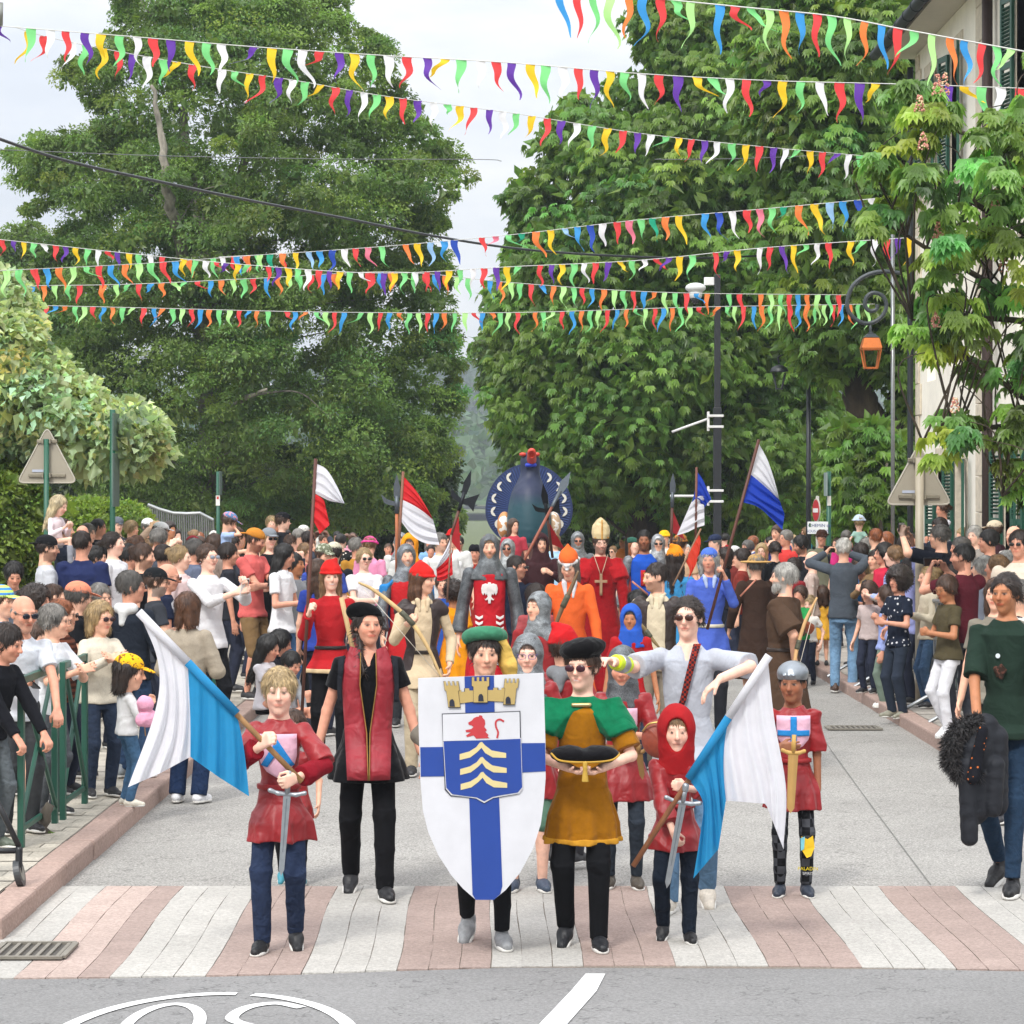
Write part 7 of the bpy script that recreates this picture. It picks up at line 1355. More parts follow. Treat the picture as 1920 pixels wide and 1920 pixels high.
# the two big sky blue and white flags
f1 = flag('large white and sky blue flag drooping from a wooden pole held by the blond boy', (261, 1150), (566, 1466), 13.0, 13.02,
     [('white_half', [(0, [(262, 1152), (296, 1240), (292, 1330), (240, 1476)]), (.5, [(308, 1196), (325, 1290), (322, 1380), (300, 1450)]), (1, [(352, 1243), (355, 1300), (357, 1360), (357, 1419)])], FW),
      ('blue_half', [(0, [(352, 1243), (355, 1300), (357, 1360), (357, 1419)]), (.5, [(400, 1292), (405, 1350), (408, 1410), (410, 1457)]), (1, [(444, 1338), (455, 1390), (462, 1440), (467, 1493)])], FB)], WP, .014, amp=.022)
oo = Vector(f1.location); tube('pole_sleeve', [at(260, 1147, 12.99)-oo, at(352, 1242, 12.99)-oo], .021, FW, f1); tube('pole_sleeve', [at(352, 1242, 12.99)-oo, at(444, 1338, 12.99)-oo], .021, FB, f1)
f2 = flag('large white and sky blue flag slanting from the pole of the red-hooded boy', (1441, 1232), (1187, 1624), 13.22, 13.28,
     [('white_half', [(0, [(1440, 1238), (1452, 1350), (1474, 1480), (1469, 1592)]), (.45, [(1408, 1285), (1414, 1380), (1428, 1450), (1436, 1507)]), (1, [(1366, 1345), (1358, 1400), (1357, 1450), (1361, 1501)])], FW),
      ('blue_half', [(0, [(1366, 1345), (1358, 1400), (1357, 1450), (1361, 1501)]), (.5, [(1328, 1400), (1337, 1460), (1345, 1530), (1347, 1592)]), (1, [(1291, 1460), (1318, 1505), (1312, 1570), (1300, 1647)])], FB)], mat('#8a5a3c', 'wood'), .014, amp=.025)
oo = Vector(f2.location); tube('pole_sleeve', [at(1442, 1229, 13.21)-oo, at(1366, 1345, 13.22)-oo], .021, FW, f2); tube('pole_sleeve', [at(1366, 1345, 13.22)-oo, at(1291, 1460, 13.24)-oo], .021, FB, f2)
# flags of the second row
flag('white over red flag on the red-capped woman\'s long brown pole', (592, 860), (566, 1340), 21.9, 21.9, [('white_half', [(0, [(590, 868), (612, 880), (632, 912), (646, 944)]), (1, [(587, 923), (600, 930), (618, 939), (638, 943)])], FW), ('red_half', [(0, [(587, 924), (596, 929), (603, 934), (608, 939)]), (.6, [(586, 950), (598, 960), (609, 972), (618, 984)]), (1, [(587, 975), (592, 985), (596, 992), (599, 1001)])], FR)], WPD, .014)
flag('red over white flag on a slim pole beside the first halberd', (756, 884), (742, 1120), 26.5, 26.5, [('red_half', [(0, [(756, 892), (780, 920), (798, 948), (812, 974)]), (1, [(753, 936), (773, 946), (792, 958), (812, 974)])], FR), ('white_half', [(0, [(753, 936), (773, 946), (792, 958), (812, 974)]), (1, [(751, 976), (772, 1003), (796, 1018), (824, 1022)])], FW)], mat('#7a4f3a', 'wood'))
flag('small white and red pennon held low behind the laughing knight', (846, 1003), (838, 1130), 25, 25, [('white_half', [(0, [(845, 1008), (836, 1030), (826, 1048), (818, 1066)]), (1, [(847, 1036), (838, 1048), (829, 1058), (818, 1067)])], FW), ('red_half', [(0, [(847, 1036), (838, 1048), (829, 1058), (818, 1067)]), (1, [(849, 1077), (840, 1083), (830, 1088), (820, 1089)])], FR)], mat('#8a6a58', 'wood'), .009)
flag('tall white over royal blue flag held by the woman in blue', (1423, 824), (1326, 1180), 24.6, 24.7, [('white_half', [(0, [(1422, 830), (1439, 862), (1452, 900), (1461, 936)]), (1, [(1408, 890), (1425, 904), (1443, 920), (1461, 937)])], FW), ('blue_half', [(0, [(1408, 890), (1425, 904), (1443, 920), (1461, 937)]), (.5, [(1400, 915), (1425, 935), (1448, 950), (1471, 964)]), (1, [(1389, 941), (1420, 950), (1446, 972), (1467, 994)])], FRB)], WPD, .015, amp=.03)
flag('royal blue and white flag on a pole left of the tall dark post', (1306, 876), (1304, 1050), 30, 30, [('blue_half', [(0, [(1307, 884), (1317, 898), (1326, 918), (1334, 936)]), (.5, [(1306, 908), (1314, 920), (1320, 932), (1326, 944)]), (1, [(1297, 944), (1303, 938), (1310, 940), (1321, 952)])], FRB), ('white_half', [(0, [(1296, 942), (1304, 934), (1312, 930), (1320, 930)]), (1, [(1269, 1004), (1288, 998), (1305, 990), (1321, 985)])], FW)], mat('#6b3f30', 'wood'))
flag('orange-red pennon hanging from a slanting staff right of the blue surcoat', (1314, 992), (1262, 1098), 26, 25.6, [('cloth', [(0, [(1311, 1002), (1314, 1014), (1313, 1026), (1311, 1040)]), (.5, [(1300, 1022), (1308, 1040), (1306, 1055), (1297, 1075)]), (1, [(1285, 1052), (1293, 1068), (1290, 1086), (1278, 1108)])], mat('#e0442c', 'flag'))], mat('#7a5a40', 'wood'), .01)
# halberds and spears
MB_ = mat('#2a2d31', 'metal', .5); MSt = mat('#5c6369', 'metal', .5)
def halberd(label, tip, foot, D0, D1, blade, head=.16, mb=MB_, wood=WPD, hook=True, pennon=None):
    a = at(*tip, D0); b_ = at(*foot, D1); o = empty('halberd', b_, label, 'halberd', 'halberds and spears in the parade'); u = (b_-a).normalized(); ln = (b_-a).length; side = u.cross(Vector((0, 1, 0))).normalized()
    k = blade; fn = lambda x, y, t: a-b_+side*x+u*y+Vector((0, t-.006, 0))
    tube('shaft', [u*(k*1.2)+a-b_, Vector((0, 0, 0))], .017, wood, o); poly('spearhead', [(0, 0), (.045*k/.4, k*.45), (.03, k*.8), (-.03, k*.8), (-.045*k/.4, k*.45)], .012, fn, mb, o)
    tube('socket', [a-b_+u*k*.75, a-b_+u*k*1.35], .022, mb, o)
    if hook:
        poly('axe_blade', [(.02, k*.95), (.10, k*.80), (.17, k*.66), (.155, k*.95), (.16, k*1.25), (.08, k*1.1), (.02, k*1.12)], .012, fn, mb, o)
        poly('hook', [(-.02, k*.95), (-.10, k*.86), (-.16, k*.70), (-.13, k*.98), (-.10, k*1.04), (-.02, k*1.1)], .012, fn, mb, o)
    if pennon: poly('pennon', [(0, k*1.4), (0, k*2.3), (.16, k*2.6)], .004, fn, mat(pennon, 'flag'), o)
    return o
halberd('steel halberd on an orange wooden shaft beside the red over white flag', (744, 888), (744, 1100), 27, 27, .30, mb=MSt, wood=mat('#b5683c', 'wood'))
halberd('black halberd leaning right with a red and black pennon left of the great bird', (884, 880), (838, 1030), 30, 30, .36, pennon='#b8242a')
halberd('long spear on a red-brown shaft slanting in front of the great bird', (1070, 884), (975, 1065), 31, 30, .45, hook=False, mb=MSt, wood=mat('#8a4a34', 'wood'))
halberd('black halberd with a red pennon held by the monk', (1018, 906), (1036, 1045), 31, 31.5, .36, pennon='#b8242a')
halberd('tall thin spear with a dark red pennon right of the blue surcoat', (1262, 886), (1258, 1040), 31, 31, .30, hook=False, pennon='#a8242a', mb=MSt)
tag(tube('staff', [at(640, 1120, 21.6), at(664, 1228, 21.6)], .02, mat('#caa978', 'wood')), 'pale wooden bow limb on the shoulder of the red-capped woman', 'bow stave')
a = at(567, 1150, 21.8)
# bows
def bow(label, pts, D, r0, col, string=True, D1=None):
    o = empty('bow', at(*pts[len(pts)//2], D), label, 'bow', 'wooden bows in the parade'); oo = Vector(o.location); P_ = spl([at(x, y, D) for x, y in pts], 8); n = len(P_)
    tube('limb', [p-oo for p in P_], [r0*(.45+.55*math.sin(math.pi*(i+.5)/n)) for i in range(n)], mat(col, 'wood'), o, 8)
    tube('grip', [p-oo for p in P_[n//2-2:n//2+3]], r0*1.3, mat('#4a4a38', 'leather'), o, 8)
    if string: tube('string', [P_[0]-oo, P_[-1]-oo], .0025, mat('#cfc8b8', 'plastic'), o, 5)
bow('pale wooden bow held across the chest by the long-haired woman', [(672, 1092), (706, 1110), (765, 1160), (800, 1210), (830, 1275)], 21.2, .018, '#cfae78')
bow('pale wooden bow held upright by the man in the brown tunic', [(1532, 1120), (1510, 1165), (1496, 1210), (1490, 1240), (1478, 1330)], 21.5, .016, '#caa06c', True)
bow('olive bow crossing in front of the archer in the cream shirt', [(1178, 1148), (1205, 1175), (1224, 1200), (1236, 1214)], 21.6, .016, '#7d6a44', False)
bow('long dark bow slung across the orange dress', [(1036, 1190), (1050, 1150), (1070, 1105), (1085, 1070)], 22.8, .02, '#6a5236', False)
for l, a, b_, D in (('red arrow at the archer\'s shoulder', (1185, 1090), (1215, 1115), 22.4), ('pair of arrows behind the woman in blue', (1418, 1086), (1388, 1118), 24.6)):
    o = tag(tube('arrow', [at(*a, D), at(*b_, D)], .008, mat('#b0705a', 'wood')), l, 'arrow')
# ---- the great shield
D = 13.05; sh_o = at(904, 1790, D); so = empty('heraldic_shield', (sh_o.x, D, at(0, 1690, D).z), 'large white and blue painted shield with castle lion and three gold chevrons', 'shield'); so_v = Vector(so.location)
def sf(w0, bend=.16):
    def f(x, y, t):
        p = at(x, y, D); u = p.x-so_v.x; return Vector((u, .0+u*u*bend*1.2-w0-t, p.z-so_v.z))
    return f
def dens(pts, step=14):
    o = []
    for i, p in enumerate(pts):
        q = pts[(i+1) % len(pts)]; n = max(1, int(max(abs(p[0]-q[0]), abs(p[1]-q[1]))/step)); o += [(p[0]+(q[0]-p[0])*k/n, p[1]+(q[1]-p[1])*k/n) for k in range(n)]
    return o
def clipx(pts, x0, x1):
    def clip(P, f, g):
        o = []
        for i in range(len(P)):
            a, b_ = P[i], P[(i+1) % len(P)]; ia, ib = f(a), f(b_)
            if ia: o.append(a)
            if ia != ib: o.append(g(a, b_))
        return o
    xi = lambda x: (lambda a, b_: (x, a[1]+(b_[1]-a[1])*(x-a[0])/(b_[0]-a[0])))
    P = clip(pts, lambda p: p[0] >= x0, xi(x0)); return clip(P, lambda p: p[0] <= x1, xi(x1)) if P else P
def layer(name, pts, w0, m, th=.0018, parent=None, step=20):
    """painted layer that follows the curve of the shield: cut in vertical strips"""
    bm = bmesh.new(); xs = [p[0] for p in pts]; x = math.floor(min(xs)/step)*step
    while x < max(xs):
        q = clipx(pts, x, x+step)
        q = [p for i, p in enumerate(q) if i == 0 or (abs(p[0]-q[i-1][0])+abs(p[1]-q[i-1][1])) > .05]
        if len(q) > 2:
            if abs(q[0][0]-q[-1][0])+abs(q[0][1]-q[-1][1]) < .05: q = q[:-1]
            if len(q) > 2: poly_bm(bm, q, th, sf(w0))
        x += step
    return link(name, bmm(name, bm), m, parent or so)
MSW, MSB, MSG, MSR, MSK = mat('#ccccd0', 'paint', .4), mat('#1d3f8e', 'paint', .4), mat('#b39a5e', 'paint', .5), mat('#b83238', 'paint', .5), mat('#1d2030', 'paint', .6)
edge_l = [(784, 1272), (784, 1330), (786, 1400), (788, 1460), (793, 1520), (803, 1560), (822, 1603), (846, 1640), (868, 1665), (892, 1686)]
edge_r = [(926, 1686), (948, 1668), (975, 1636), (1000, 1590), (1014, 1545), (1020, 1500), (1023, 1460), (1023, 1400), (1021, 1330), (1019, 1262)]
layer('board', edge_l+edge_r, 0, MSW, .018)
layer('blue_pale', [(871, 1268), (926, 1266), (929, 1400), (936, 1500), (942, 1660), (938, 1675), (926, 1686), (892, 1686), (886, 1676), (880, 1500), (874, 1400)], .019, MSB)
layer('blue_bar', [(788, 1401), (832, 1400), (833, 1455), (789, 1456)], .019, MSB); layer('blue_bar', [(976, 1393), (1022, 1393), (1023, 1446), (978, 1448)], .019, MSB)
layer('inner_outline', [(828.5, 1337.5), (975.5, 1332.5), (979, 1480), (972, 1488), (940, 1493.5), (925, 1496), (908, 1506), (893, 1497), (872, 1494), (845, 1492), (834, 1480)], .0215, MSK)
layer('inner_outline', [(831, 1390), (977, 1383), (980, 1478), (973, 1487), (940, 1492.5), (925, 1495), (908, 1504.5), (893, 1496), (872, 1493), (846, 1490), (836, 1478)], .0238, MSW)
layer('inner_white', [(830, 1339), (974, 1334), (975, 1384), (831, 1389)], .024, MSW)
layer('inner_blue', [(832, 1389.5), (976, 1384.5), (979, 1475), (971, 1485), (938, 1490), (924, 1493), (908, 1501), (894, 1494), (870, 1491), (848, 1488), (837, 1476)], .026, MSB)
for dy, dx in ((0, 0), (28, 1), (56, 2)):
    c = layer('chevron', [(862+dx, 1413+dy), (880+dx, 1408+dy), (893+dx, 1400+dy), (900+dx, 1391+dy), (904+dx, 1390+dy), (909+dx, 1396+dy), (922+dx, 1406+dy), (949+dx, 1411+dy), (949+dx, 1420+dy), (924+dx, 1419+dy), (910+dx, 1411+dy), (903+dx, 1401+dy), (895+dx, 1409+dy), (882+dx, 1419+dy), (862+dx, 1424+dy)], .028, mat('#d0c08a', 'paint'))
# castle crown, outline then gold
def crown(x0, y0, w_, h_, t):
    o = [(x0, y0), (x0, y0-h_*.62), (x0-w_*.12, y0-h_*.66), (x0-w_*.12, y0-h_)]
    n = 4; ww = w_*1.24
    for i in range(n): a = x0-w_*.12+ww*(i*2)/(2*n-1); b_ = x0-w_*.12+ww*(i*2+1)/(2*n-1); o += [(a, y0-h_), (b_, y0-h_)]+([(b_, y0-h_*.84), (b_+ww/(2*n-1), y0-h_*.84)] if i < n-1 else [])
    o += [(x0+w_*1.12, y0-h_*.66), (x0+w_, y0-h_*.62), (x0+w_, y0)]; return [(x+(y0-y)*t, y) for x, y in o]
for nm, pts in (('wall', [(846, 1320), (855, 1300), (855, 1293), (865, 1293), (865, 1297), (872, 1296), (872, 1290), (880, 1290), (880, 1294), (925, 1293), (925, 1289), (933, 1289), (933, 1293), (940, 1293), (940, 1289), (950, 1290), (958, 1296), (964, 1316), (905, 1313)]), ('tower', crown(841, 1325, 22, 48, -.13)), ('tower', crown(888, 1316, 26, 47, 0)), ('tower', crown(944, 1320, 21, 48, .11))):
    cx = sum(p[0] for p in pts)/len(pts); cy_ = sum(p[1] for p in pts)/len(pts); w0 = .0215 if nm == 'wall' else .0255
    big = [(cx+(x-cx)*1.05, cy_+(y-cy_)*1.04) for x, y in pts]; k_ = layer('castle_'+nm, big, w0, MSK); layer('face', pts, w0+.002, MSG, parent=k_)
for x, y in ((847, 1325), (901, 1315), (952, 1320)): layer('gateway', [(x-4, y-1), (x-4, y-10), (x-2, y-14), (x+2, y-15), (x+5, y-11), (x+6, y-1)], .0296, MSK)
lion = [(893, 1384), (888, 1378), (876, 1381), (874, 1378), (883, 1372), (874, 1372), (873, 1368), (884, 1366), (888, 1362), (884, 1359), (879, 1358), (878, 1354), (885, 1350), (888, 1346), (894, 1343), (898, 1343), (899, 1340), (904, 1341), (905, 1345), (909, 1349), (910, 1356), (908, 1362), (913, 1368), (910, 1371), (916, 1377), (914, 1380), (918, 1383)]
poly('lion', lion, .0018, sf(.0265), MSR, so)
tl = sm2([(932, 1383), (934, 1372), (930, 1362), (930, 1352), (937, 1348), (945, 1352)], 3); poly('lion_tail', strip_pts(tl, 3.4), .0018, sf(.0265), MSR, so)
box('grip', (-.30, .06, .55), (.30, .075, .60), mat('#4a3a2a', 'leather'), so)
# ---- emblems and pieces worn on tunics
def patch(I, name, pts, m, dep=.006, zc=None, th=.003, k=1., hf=None, y0=None, sub=False, parent=None):
    """flat shape laid on the wearer's chest; pts in metres right/up of the chest point, as the camera sees it (x to the wearer's left)"""
    H, s = I['H'], I['s']; zc = zc if zc is not None else I['shz']-.17*s; S = sorted(I['sl'])
    def fn(x, z, t):
        zz = zc+z-I['hipz']; rx = np.interp(zz, [q[0] for q in S], [q[1] for q in S]); ry = np.interp(zz, [q[0] for q in S], [q[2] for q in S]); cy = np.interp(zz, [q[0] for q in S], [q[3] for q in S])
        y = cy-ry*math.sqrt(max(1-(x/rx)**2*.8, .05))-dep-t
        if y0 is not None: y = y0-t
        return Vector(I['hip']+I['torsoM'] @ v3((x, y, zz)))
    bm = bmesh.new(); g = [bm.verts.new((x, z, 0)) for x, z in pts]; f = bm.faces.new(g); f.normal_update(); bmesh.ops.triangulate(bm, faces=[f]); 
    for _ in range(2 if len(pts) < 40 else 1): bmesh.ops.subdivide_edges(bm, edges=bm.edges[:], cuts=1, use_grid_fill=False); bmesh.ops.triangulate(bm, faces=bm.faces[:])
    r = bmesh.ops.extrude_face_region(bm, geom=bm.faces[:]); 
    for v in r['geom']:
        if isinstance(v, bmesh.types.BMVert): v.co.z = th
    for v in bm.verts: v.co = fn(v.co.x, v.co.y, v.co.z)
    bmesh.ops.recalc_face_normals(bm, faces=bm.faces[:]); return link(name, bmm(name, bm, True), m, parent or I['o'])
def shieldpts(w_, h_): return [(-w_/2, h_*.5), (w_/2, h_*.5), (w_/2, 0), (w_*.44, -h_*.18), (w_*.28, -h_*.36), (0, -h_*.5), (-w_*.28, -h_*.36), (-w_*.44, -h_*.18), (-w_/2, 0)]
PK = mat('#dfb2c4', 'cloth'); BL2 = mat('#2a7fc0', 'cloth')
e = patch(blond, 'emblem', shieldpts(.19, .22), PK, dep=.014, zc=blond['shz']-.155); patch(blond, 'emblem_chevron', [(-.085, -.045), (0, .085), (.085, -.045), (.05, -.055), (0, .015), (-.05, -.055)], BL2, dep=.019, zc=blond['shz']-.155, parent=e)
e = patch(helm, 'emblem', shieldpts(.19, .20), PK, dep=.014, zc=helm['shz']-.125); patch(helm, 'emblem_cross', [(-.018, .095), (.018, .095), (.018, .018), (.09, .018), (.09, -.014), (.018, -.014), (.018, -.08), (-.018, -.08), (-.018, -.014), (-.09, -.014), (-.09, .018), (-.018, .018)], BL2, dep=.019, zc=helm['shz']-.125, parent=e)
for sx in (-1, 1): patch(beret, 'stole_panel', [(sx*.045, .215), (sx*.10, .235), (sx*.155, .10), (sx*.135, -.20), (sx*.12, -.50), (sx*.006, -.50), (sx*.012, -.25), (sx*.05, .02)], mat('#8c1524', 'satin', .6), dep=.016, zc=beret['shz']-.17, th=.005)
for sx in (-1, 1): patch(beret, 'gold_piping', [(sx*.006, -.50), (sx*.012, -.25), (sx*.05, .02), (sx*.045, .2), (sx*.040, .2), (sx*.044, .02), (sx*.006, -.25), (sx*.001, -.50)], mat('#8a6a3a', 'cloth'), dep=.023, zc=beret['shz']-.17, th=.003)
for sx in (-1, 1): patch(beret, 'rucksack_strap', [(sx*.13, .185), (sx*.168, .17), (sx*.175, .0), (sx*.172, -.08), (sx*.145, -.08), (sx*.148, .02)], mat('#22242a', 'cloth'), dep=.026, zc=beret['shz']-.17, th=.008)
EW = mat('#d9d5d2', 'cloth'); eg = [(0, .085), (.012, .082), (.014, .07), (.03, .075), (.058, .065), (.066, .035), (.062, .0), (.05, -.02), (.038, .0), (.03, -.02), (.02, -.005), (.014, -.03), (.03, -.05), (.04, -.045), (.03, -.06), (.012, -.052), (.010, -.085)]
eg = [(x*1.15, z*1.15) for x, z in eg]; patch(eagle, 'eagle_badge', eg+[(-x, z) for x, z in eg[::-1] if x > 0], EW, dep=.012, zc=eagle['shz']-.22)
for sx in (-1, 1):
    for i in range(9): patch(eagle, 'leaf_trim', [(sx*.095+a, b_-.025-i*.052) for a, b_ in ((-.036, .022), (0, .004), (.036, .022), (.034, -.004), (.0, -.022), (-.034, -.004))], EW, dep=.014, zc=eagle['shz']-.42)
e = patch(bk, 'badge', [(-.055, .09), (.055, .09), (.055, -.09), (-.055, -.09)], mat('#b3232a', 'cloth'), dep=.012, zc=bk['shz']-.24); patch(bk, 'gold_figure', [(-.03, .06), (.02, .07), (.03, .03), (.0, .01), (.03, -.02), (.02, -.07), (-.03, -.06), (-.01, -.03), (-.035, .0), (-.01, .03)], mat('#c79a30', 'cloth'), dep=.018, zc=bk['shz']-.24, parent=e)
patch(coifb, 'emblem', shieldpts(.17, .18), PK, dep=.014, zc=coifb['shz']-.17)
# bishop's cross and fur edging
c = at(1130, 1078, 29.5); 
patch(bishop, 'pectoral_cross', [(-.015, .12), (.015, .12), (.015, .05), (.07, .05), (.07, .02), (.015, .02), (.015, -.12), (-.015, -.12), (-.015, .02), (-.07, .02), (-.07, .05), (-.015, .05)], mat('#9a7a5c', 'wood'), dep=.03, zc=bishop['shz']-.27)
for sx in (-1, 1): patch(bishop, 'cord', [(sx*.002, -.14), (sx*.075, .08), (sx*.082, .08), (sx*.010, -.14)], mat('#b0a08a', 'cloth'), dep=.03, zc=bishop['shz']-.02)
def bodymesh(I, name, build, m, disp=None, vox=None):
    S = SDF(vox or I['vox']); build(S, I); return link(name, S.mesh(name, disp=disp), m, I['o'])
def cape(S, I, w_=1.12, drop=.17, front=.06):
    H, s, U = I['H'], I['s'], I['U']; z0 = I['shz']-I['hipz']; sw = I['shw']
    S.loft(I['hip'], I['torsoM'], [(z0-drop*s, sw*w_+.05*s, .125*s, 0), (z0-.09*s, sw*w_+.02*s, .115*s, 0), (z0-.03*s, sw*.85, .085*s, 0), (z0+.035*s, .062*s, .062*s, .0)], k=0, fold=(.03, 6, 1, 0))
    for sd in 'RL':
        sh, el, wr_, *_ = I['J'][sd]; S.cone(sh+v3((0, 0, .02)), sh+(el-sh)*.55, .052*s+.012, .085*s+.012, k=.05) if w_ < 1.25 else None
    S.cap(U(0, -.2*s, I['shz']+.05*s), U(0, -.2*s, I['shz']-.3*s), front*s, (front+.14)*s, k=0, sub=True)
bodymesh(must, 'cape', lambda S, I: cape(S, I, 1.18, .17, .08), mat('#0e6b47', 'velvet'), wrinkle(.004, 25, 2))
bodymesh(bishop, 'shoulder_cape', lambda S, I: cape(S, I, 1.2, .24, .06), mat('#a01a20', 'velvet'))
bm = bmesh.new(); I = must
for i in range(26):
    a = -math.pi/2+(i+.5)/26*2*math.pi
    if abs(math.atan2(math.sin(a+math.pi/2), math.cos(a+math.pi/2))) < .62: continue
    x = (I['shw']*1.12+.052*I['s'])*math.cos(a); y = .13*I['s']*math.sin(a); p = Vector(I['U'](x, y, I['shz']-.155*I['s'])); bbox_bm(bm, p-Vector((.010, .008, .016)), p+Vector((.010, .008, .012)), .004)
link('pompom_trim', bmm('pompom_trim', bm), mat('#cfc6ae', 'cloth'), must['o'])
bodymesh(must, 'clasp', lambda S, I: S.cap(I['U'](-.05*I['s'], -.085*I['s'], I['shz']-.01), I['U'](.045*I['s'], -.088*I['s'], I['shz']-.008), .011), mat('#b0a070', 'metal'), vox=.005)
# blue cloak of the laughing knight and waistcoats
bodymesh(k1, 'cloak', lambda S, I: (cape(S, I, 1.3, .5, .16)), mat('#2c78b4', 'cloth'))
def vest(S, I):
    S.loft(I['hip'], I['torsoM'], [(-.12, .115*I['H'], .085*I['H'], 0)]+[(z, a+.014, b_+.014, c) for z, a, b_, c in sorted(I['sl']) if z > 0 and z < I['shz']-I['hipz']-.0], k=0)
    for sx in (-1, 1): S.cap(I['U'](sx*I['shw']*.8, 0, I['shz']-.02), I['U'](sx*I['shw']*1.1, 0, I['shz']-.07), .05, k=.03)
    S.cap(I['U'](0, -.16, I['shz']+.06), I['U'](0, -.18, I['hipz']-.2), .10, .13, k=0, sub=True)
bodymesh(boww, 'leather_waistcoat', vest, mat('#2a1a18', 'leather')); bodymesh(archer, 'leather_waistcoat', vest, mat('#2c1f1c', 'leather'))
tag(tube('quiver', [at(1447, 1140, 22.2), at(1520, 1180, 22.4)], .05, mat('#9a4a24', 'leather')), 'orange leather quiver on the back of the man in the brown tunic', 'quiver')
# ---- cushion
c = at(1096, 1418, 13.12); o = empty('cushion', c, 'black velvet cushion with gold cord and a tassel on the mustard boy\'s hands', 'cushion')
S = SDF(.006); 
for sx in (-1, 1): S.ell((sx*.075, 0, .012), (.095, .09, .042), k=.04)
S.cap((-.12, -.06, .0), (.12, -.06, 0), .02, k=.03); S.cap((-.12, .06, .0), (.12, .06, 0), .02, k=.03); S.ell((0, -.01, .058), (.02, .1, .02), k=.02, sub=True)
link('pad', S.mesh('pad', disp=wrinkle(.004, 30, 3)), mat('#0d0c0f', 'velvet'), o)
P_ = spl([(-.165, -.06, .02), (-.12, -.095, -.012), (0, -.10, -.020), (.12, -.095, -.012), (.165, -.06, .01), (.17, .06, .01)], 5); tube('gold_cord', P_, .0055, mat('#b08a3a', 'cloth'), o, 6)
S = SDF(.005); S.cap((0, -.105, -.025), (0, -.108, -.05), .012, k=.004); S.cone((0, -.108, -.05), (0, -.11, -.115), .010, .018, k=.004); link('tassel', S.mesh('tassel', disp=wrinkle(.002, 200, 3, .1)), mat('#b39040', 'cloth'), o)
# ---- swords
def sword(label, top, tip, D0, D1, blade, guard, hilt, name='sword', w_=.018, hl=.14, gw=.085, wood=False):
    a, b_ = at(*top, D0), at(*tip, D1); o = empty(name, a, label, 'sword', 'toy swords of the children'); u = (b_-a).normalized(); L_ = (b_-a).length; sd = u.cross(Vector((0, 1, 0))).normalized(); n = u.cross(sd)
    fn = lambda x, y, t: sd*x+u*y+n*(t-.006)
    poly('blade', [(-w_, hl), (w_, hl), (w_*.72, L_-.03), (0, L_), (-w_*.72, L_-.03)], .012, fn, blade, o)
    if not wood: poly('fuller', [(-.003, hl+.02), (.003, hl+.02), (.002, L_-.12), (-.002, L_-.12)], .014, lambda x, y, t: sd*x+u*y+n*(t-.007), mat('#7e868c', 'metal'), o)
    tube('hilt', [u*.0, u*hl], .013, hilt, o); S = SDF(.005); S.cap(u*hl-sd*gw*.5, u*hl+sd*gw*.5, .011, k=.01)
    for s0 in (-1, 1): S.cap(u*hl+sd*s0*gw*.5, u*(hl-.012)+sd*s0*gw, .009, .012, k=.01)
    S.cap(u*-.012, u*.006, .017, k=.01) if not wood else None
    link('guard', S.mesh('guard'), guard, o); return o
SV = mat('#9da3a8', 'metal', .4)
sword('silver plastic sword hanging from the belt of the blond flag boy', (541, 1455), (527, 1642), 13.0, 13.05, SV, SV, SV, hl=.09)
sword('silver plastic sword hanging from the belt of the red-hooded boy', (1285, 1478), (1250, 1665), 13.25, 13.35, SV, SV, SV, hl=.075)
sword('broad wooden sword held against the chest of the helmeted boy', (1489, 1378), (1482, 1525), 14.78, 14.8, mat('#a5824a', 'wood'), mat('#b8924e', 'wood'), mat('#b8924e', 'wood'), w_=.028, hl=.10, gw=.06, wood=True)
sword('short wooden sword in the belt of the mail-coifed child', (1196, 1395), (1205, 1462), 15.1, 15.15, mat('#8e6a3c', 'wood'), mat('#8e6a3c', 'wood'), mat('#8e6a3c', 'wood'), w_=.02, hl=.05, gw=.04, wood=True)
# trouser prints of the helmeted boy
I = helm; hp, kn, an, toe = I['J']['lL']; kz = Vector(kn)
pr = poly('trouser_print', [(-.035, .06), (.0, .045), (.03, .065), (.04, 0), (.02, -.05), (-.005, -.06), (-.03, -.02)], .003, lambda x, z, t: kz+Vector((x, -.056-t+.5*x*x*8, z-.07)), mat('#e0b830', 'cloth'), I['o'])
poly('trouser_print', [(-.04, .05), (-.015, .06), (-.02, -.01), (-.038, -.02)], .003, lambda x, z, t: kz+Vector((x, -.058-t, z-.07)), mat('#7cc0d0', 'cloth'), I['o'])
text('PALADIN', .028, tuple(kz+Vector((0.002, -.053, -.20))), mat('#c9b428', 'cloth'), I['o']); text('SPIRIT', .022, tuple(kz+Vector((0.002, -.053, -.225))), mat('#b8b8b8', 'cloth'), I['o'])
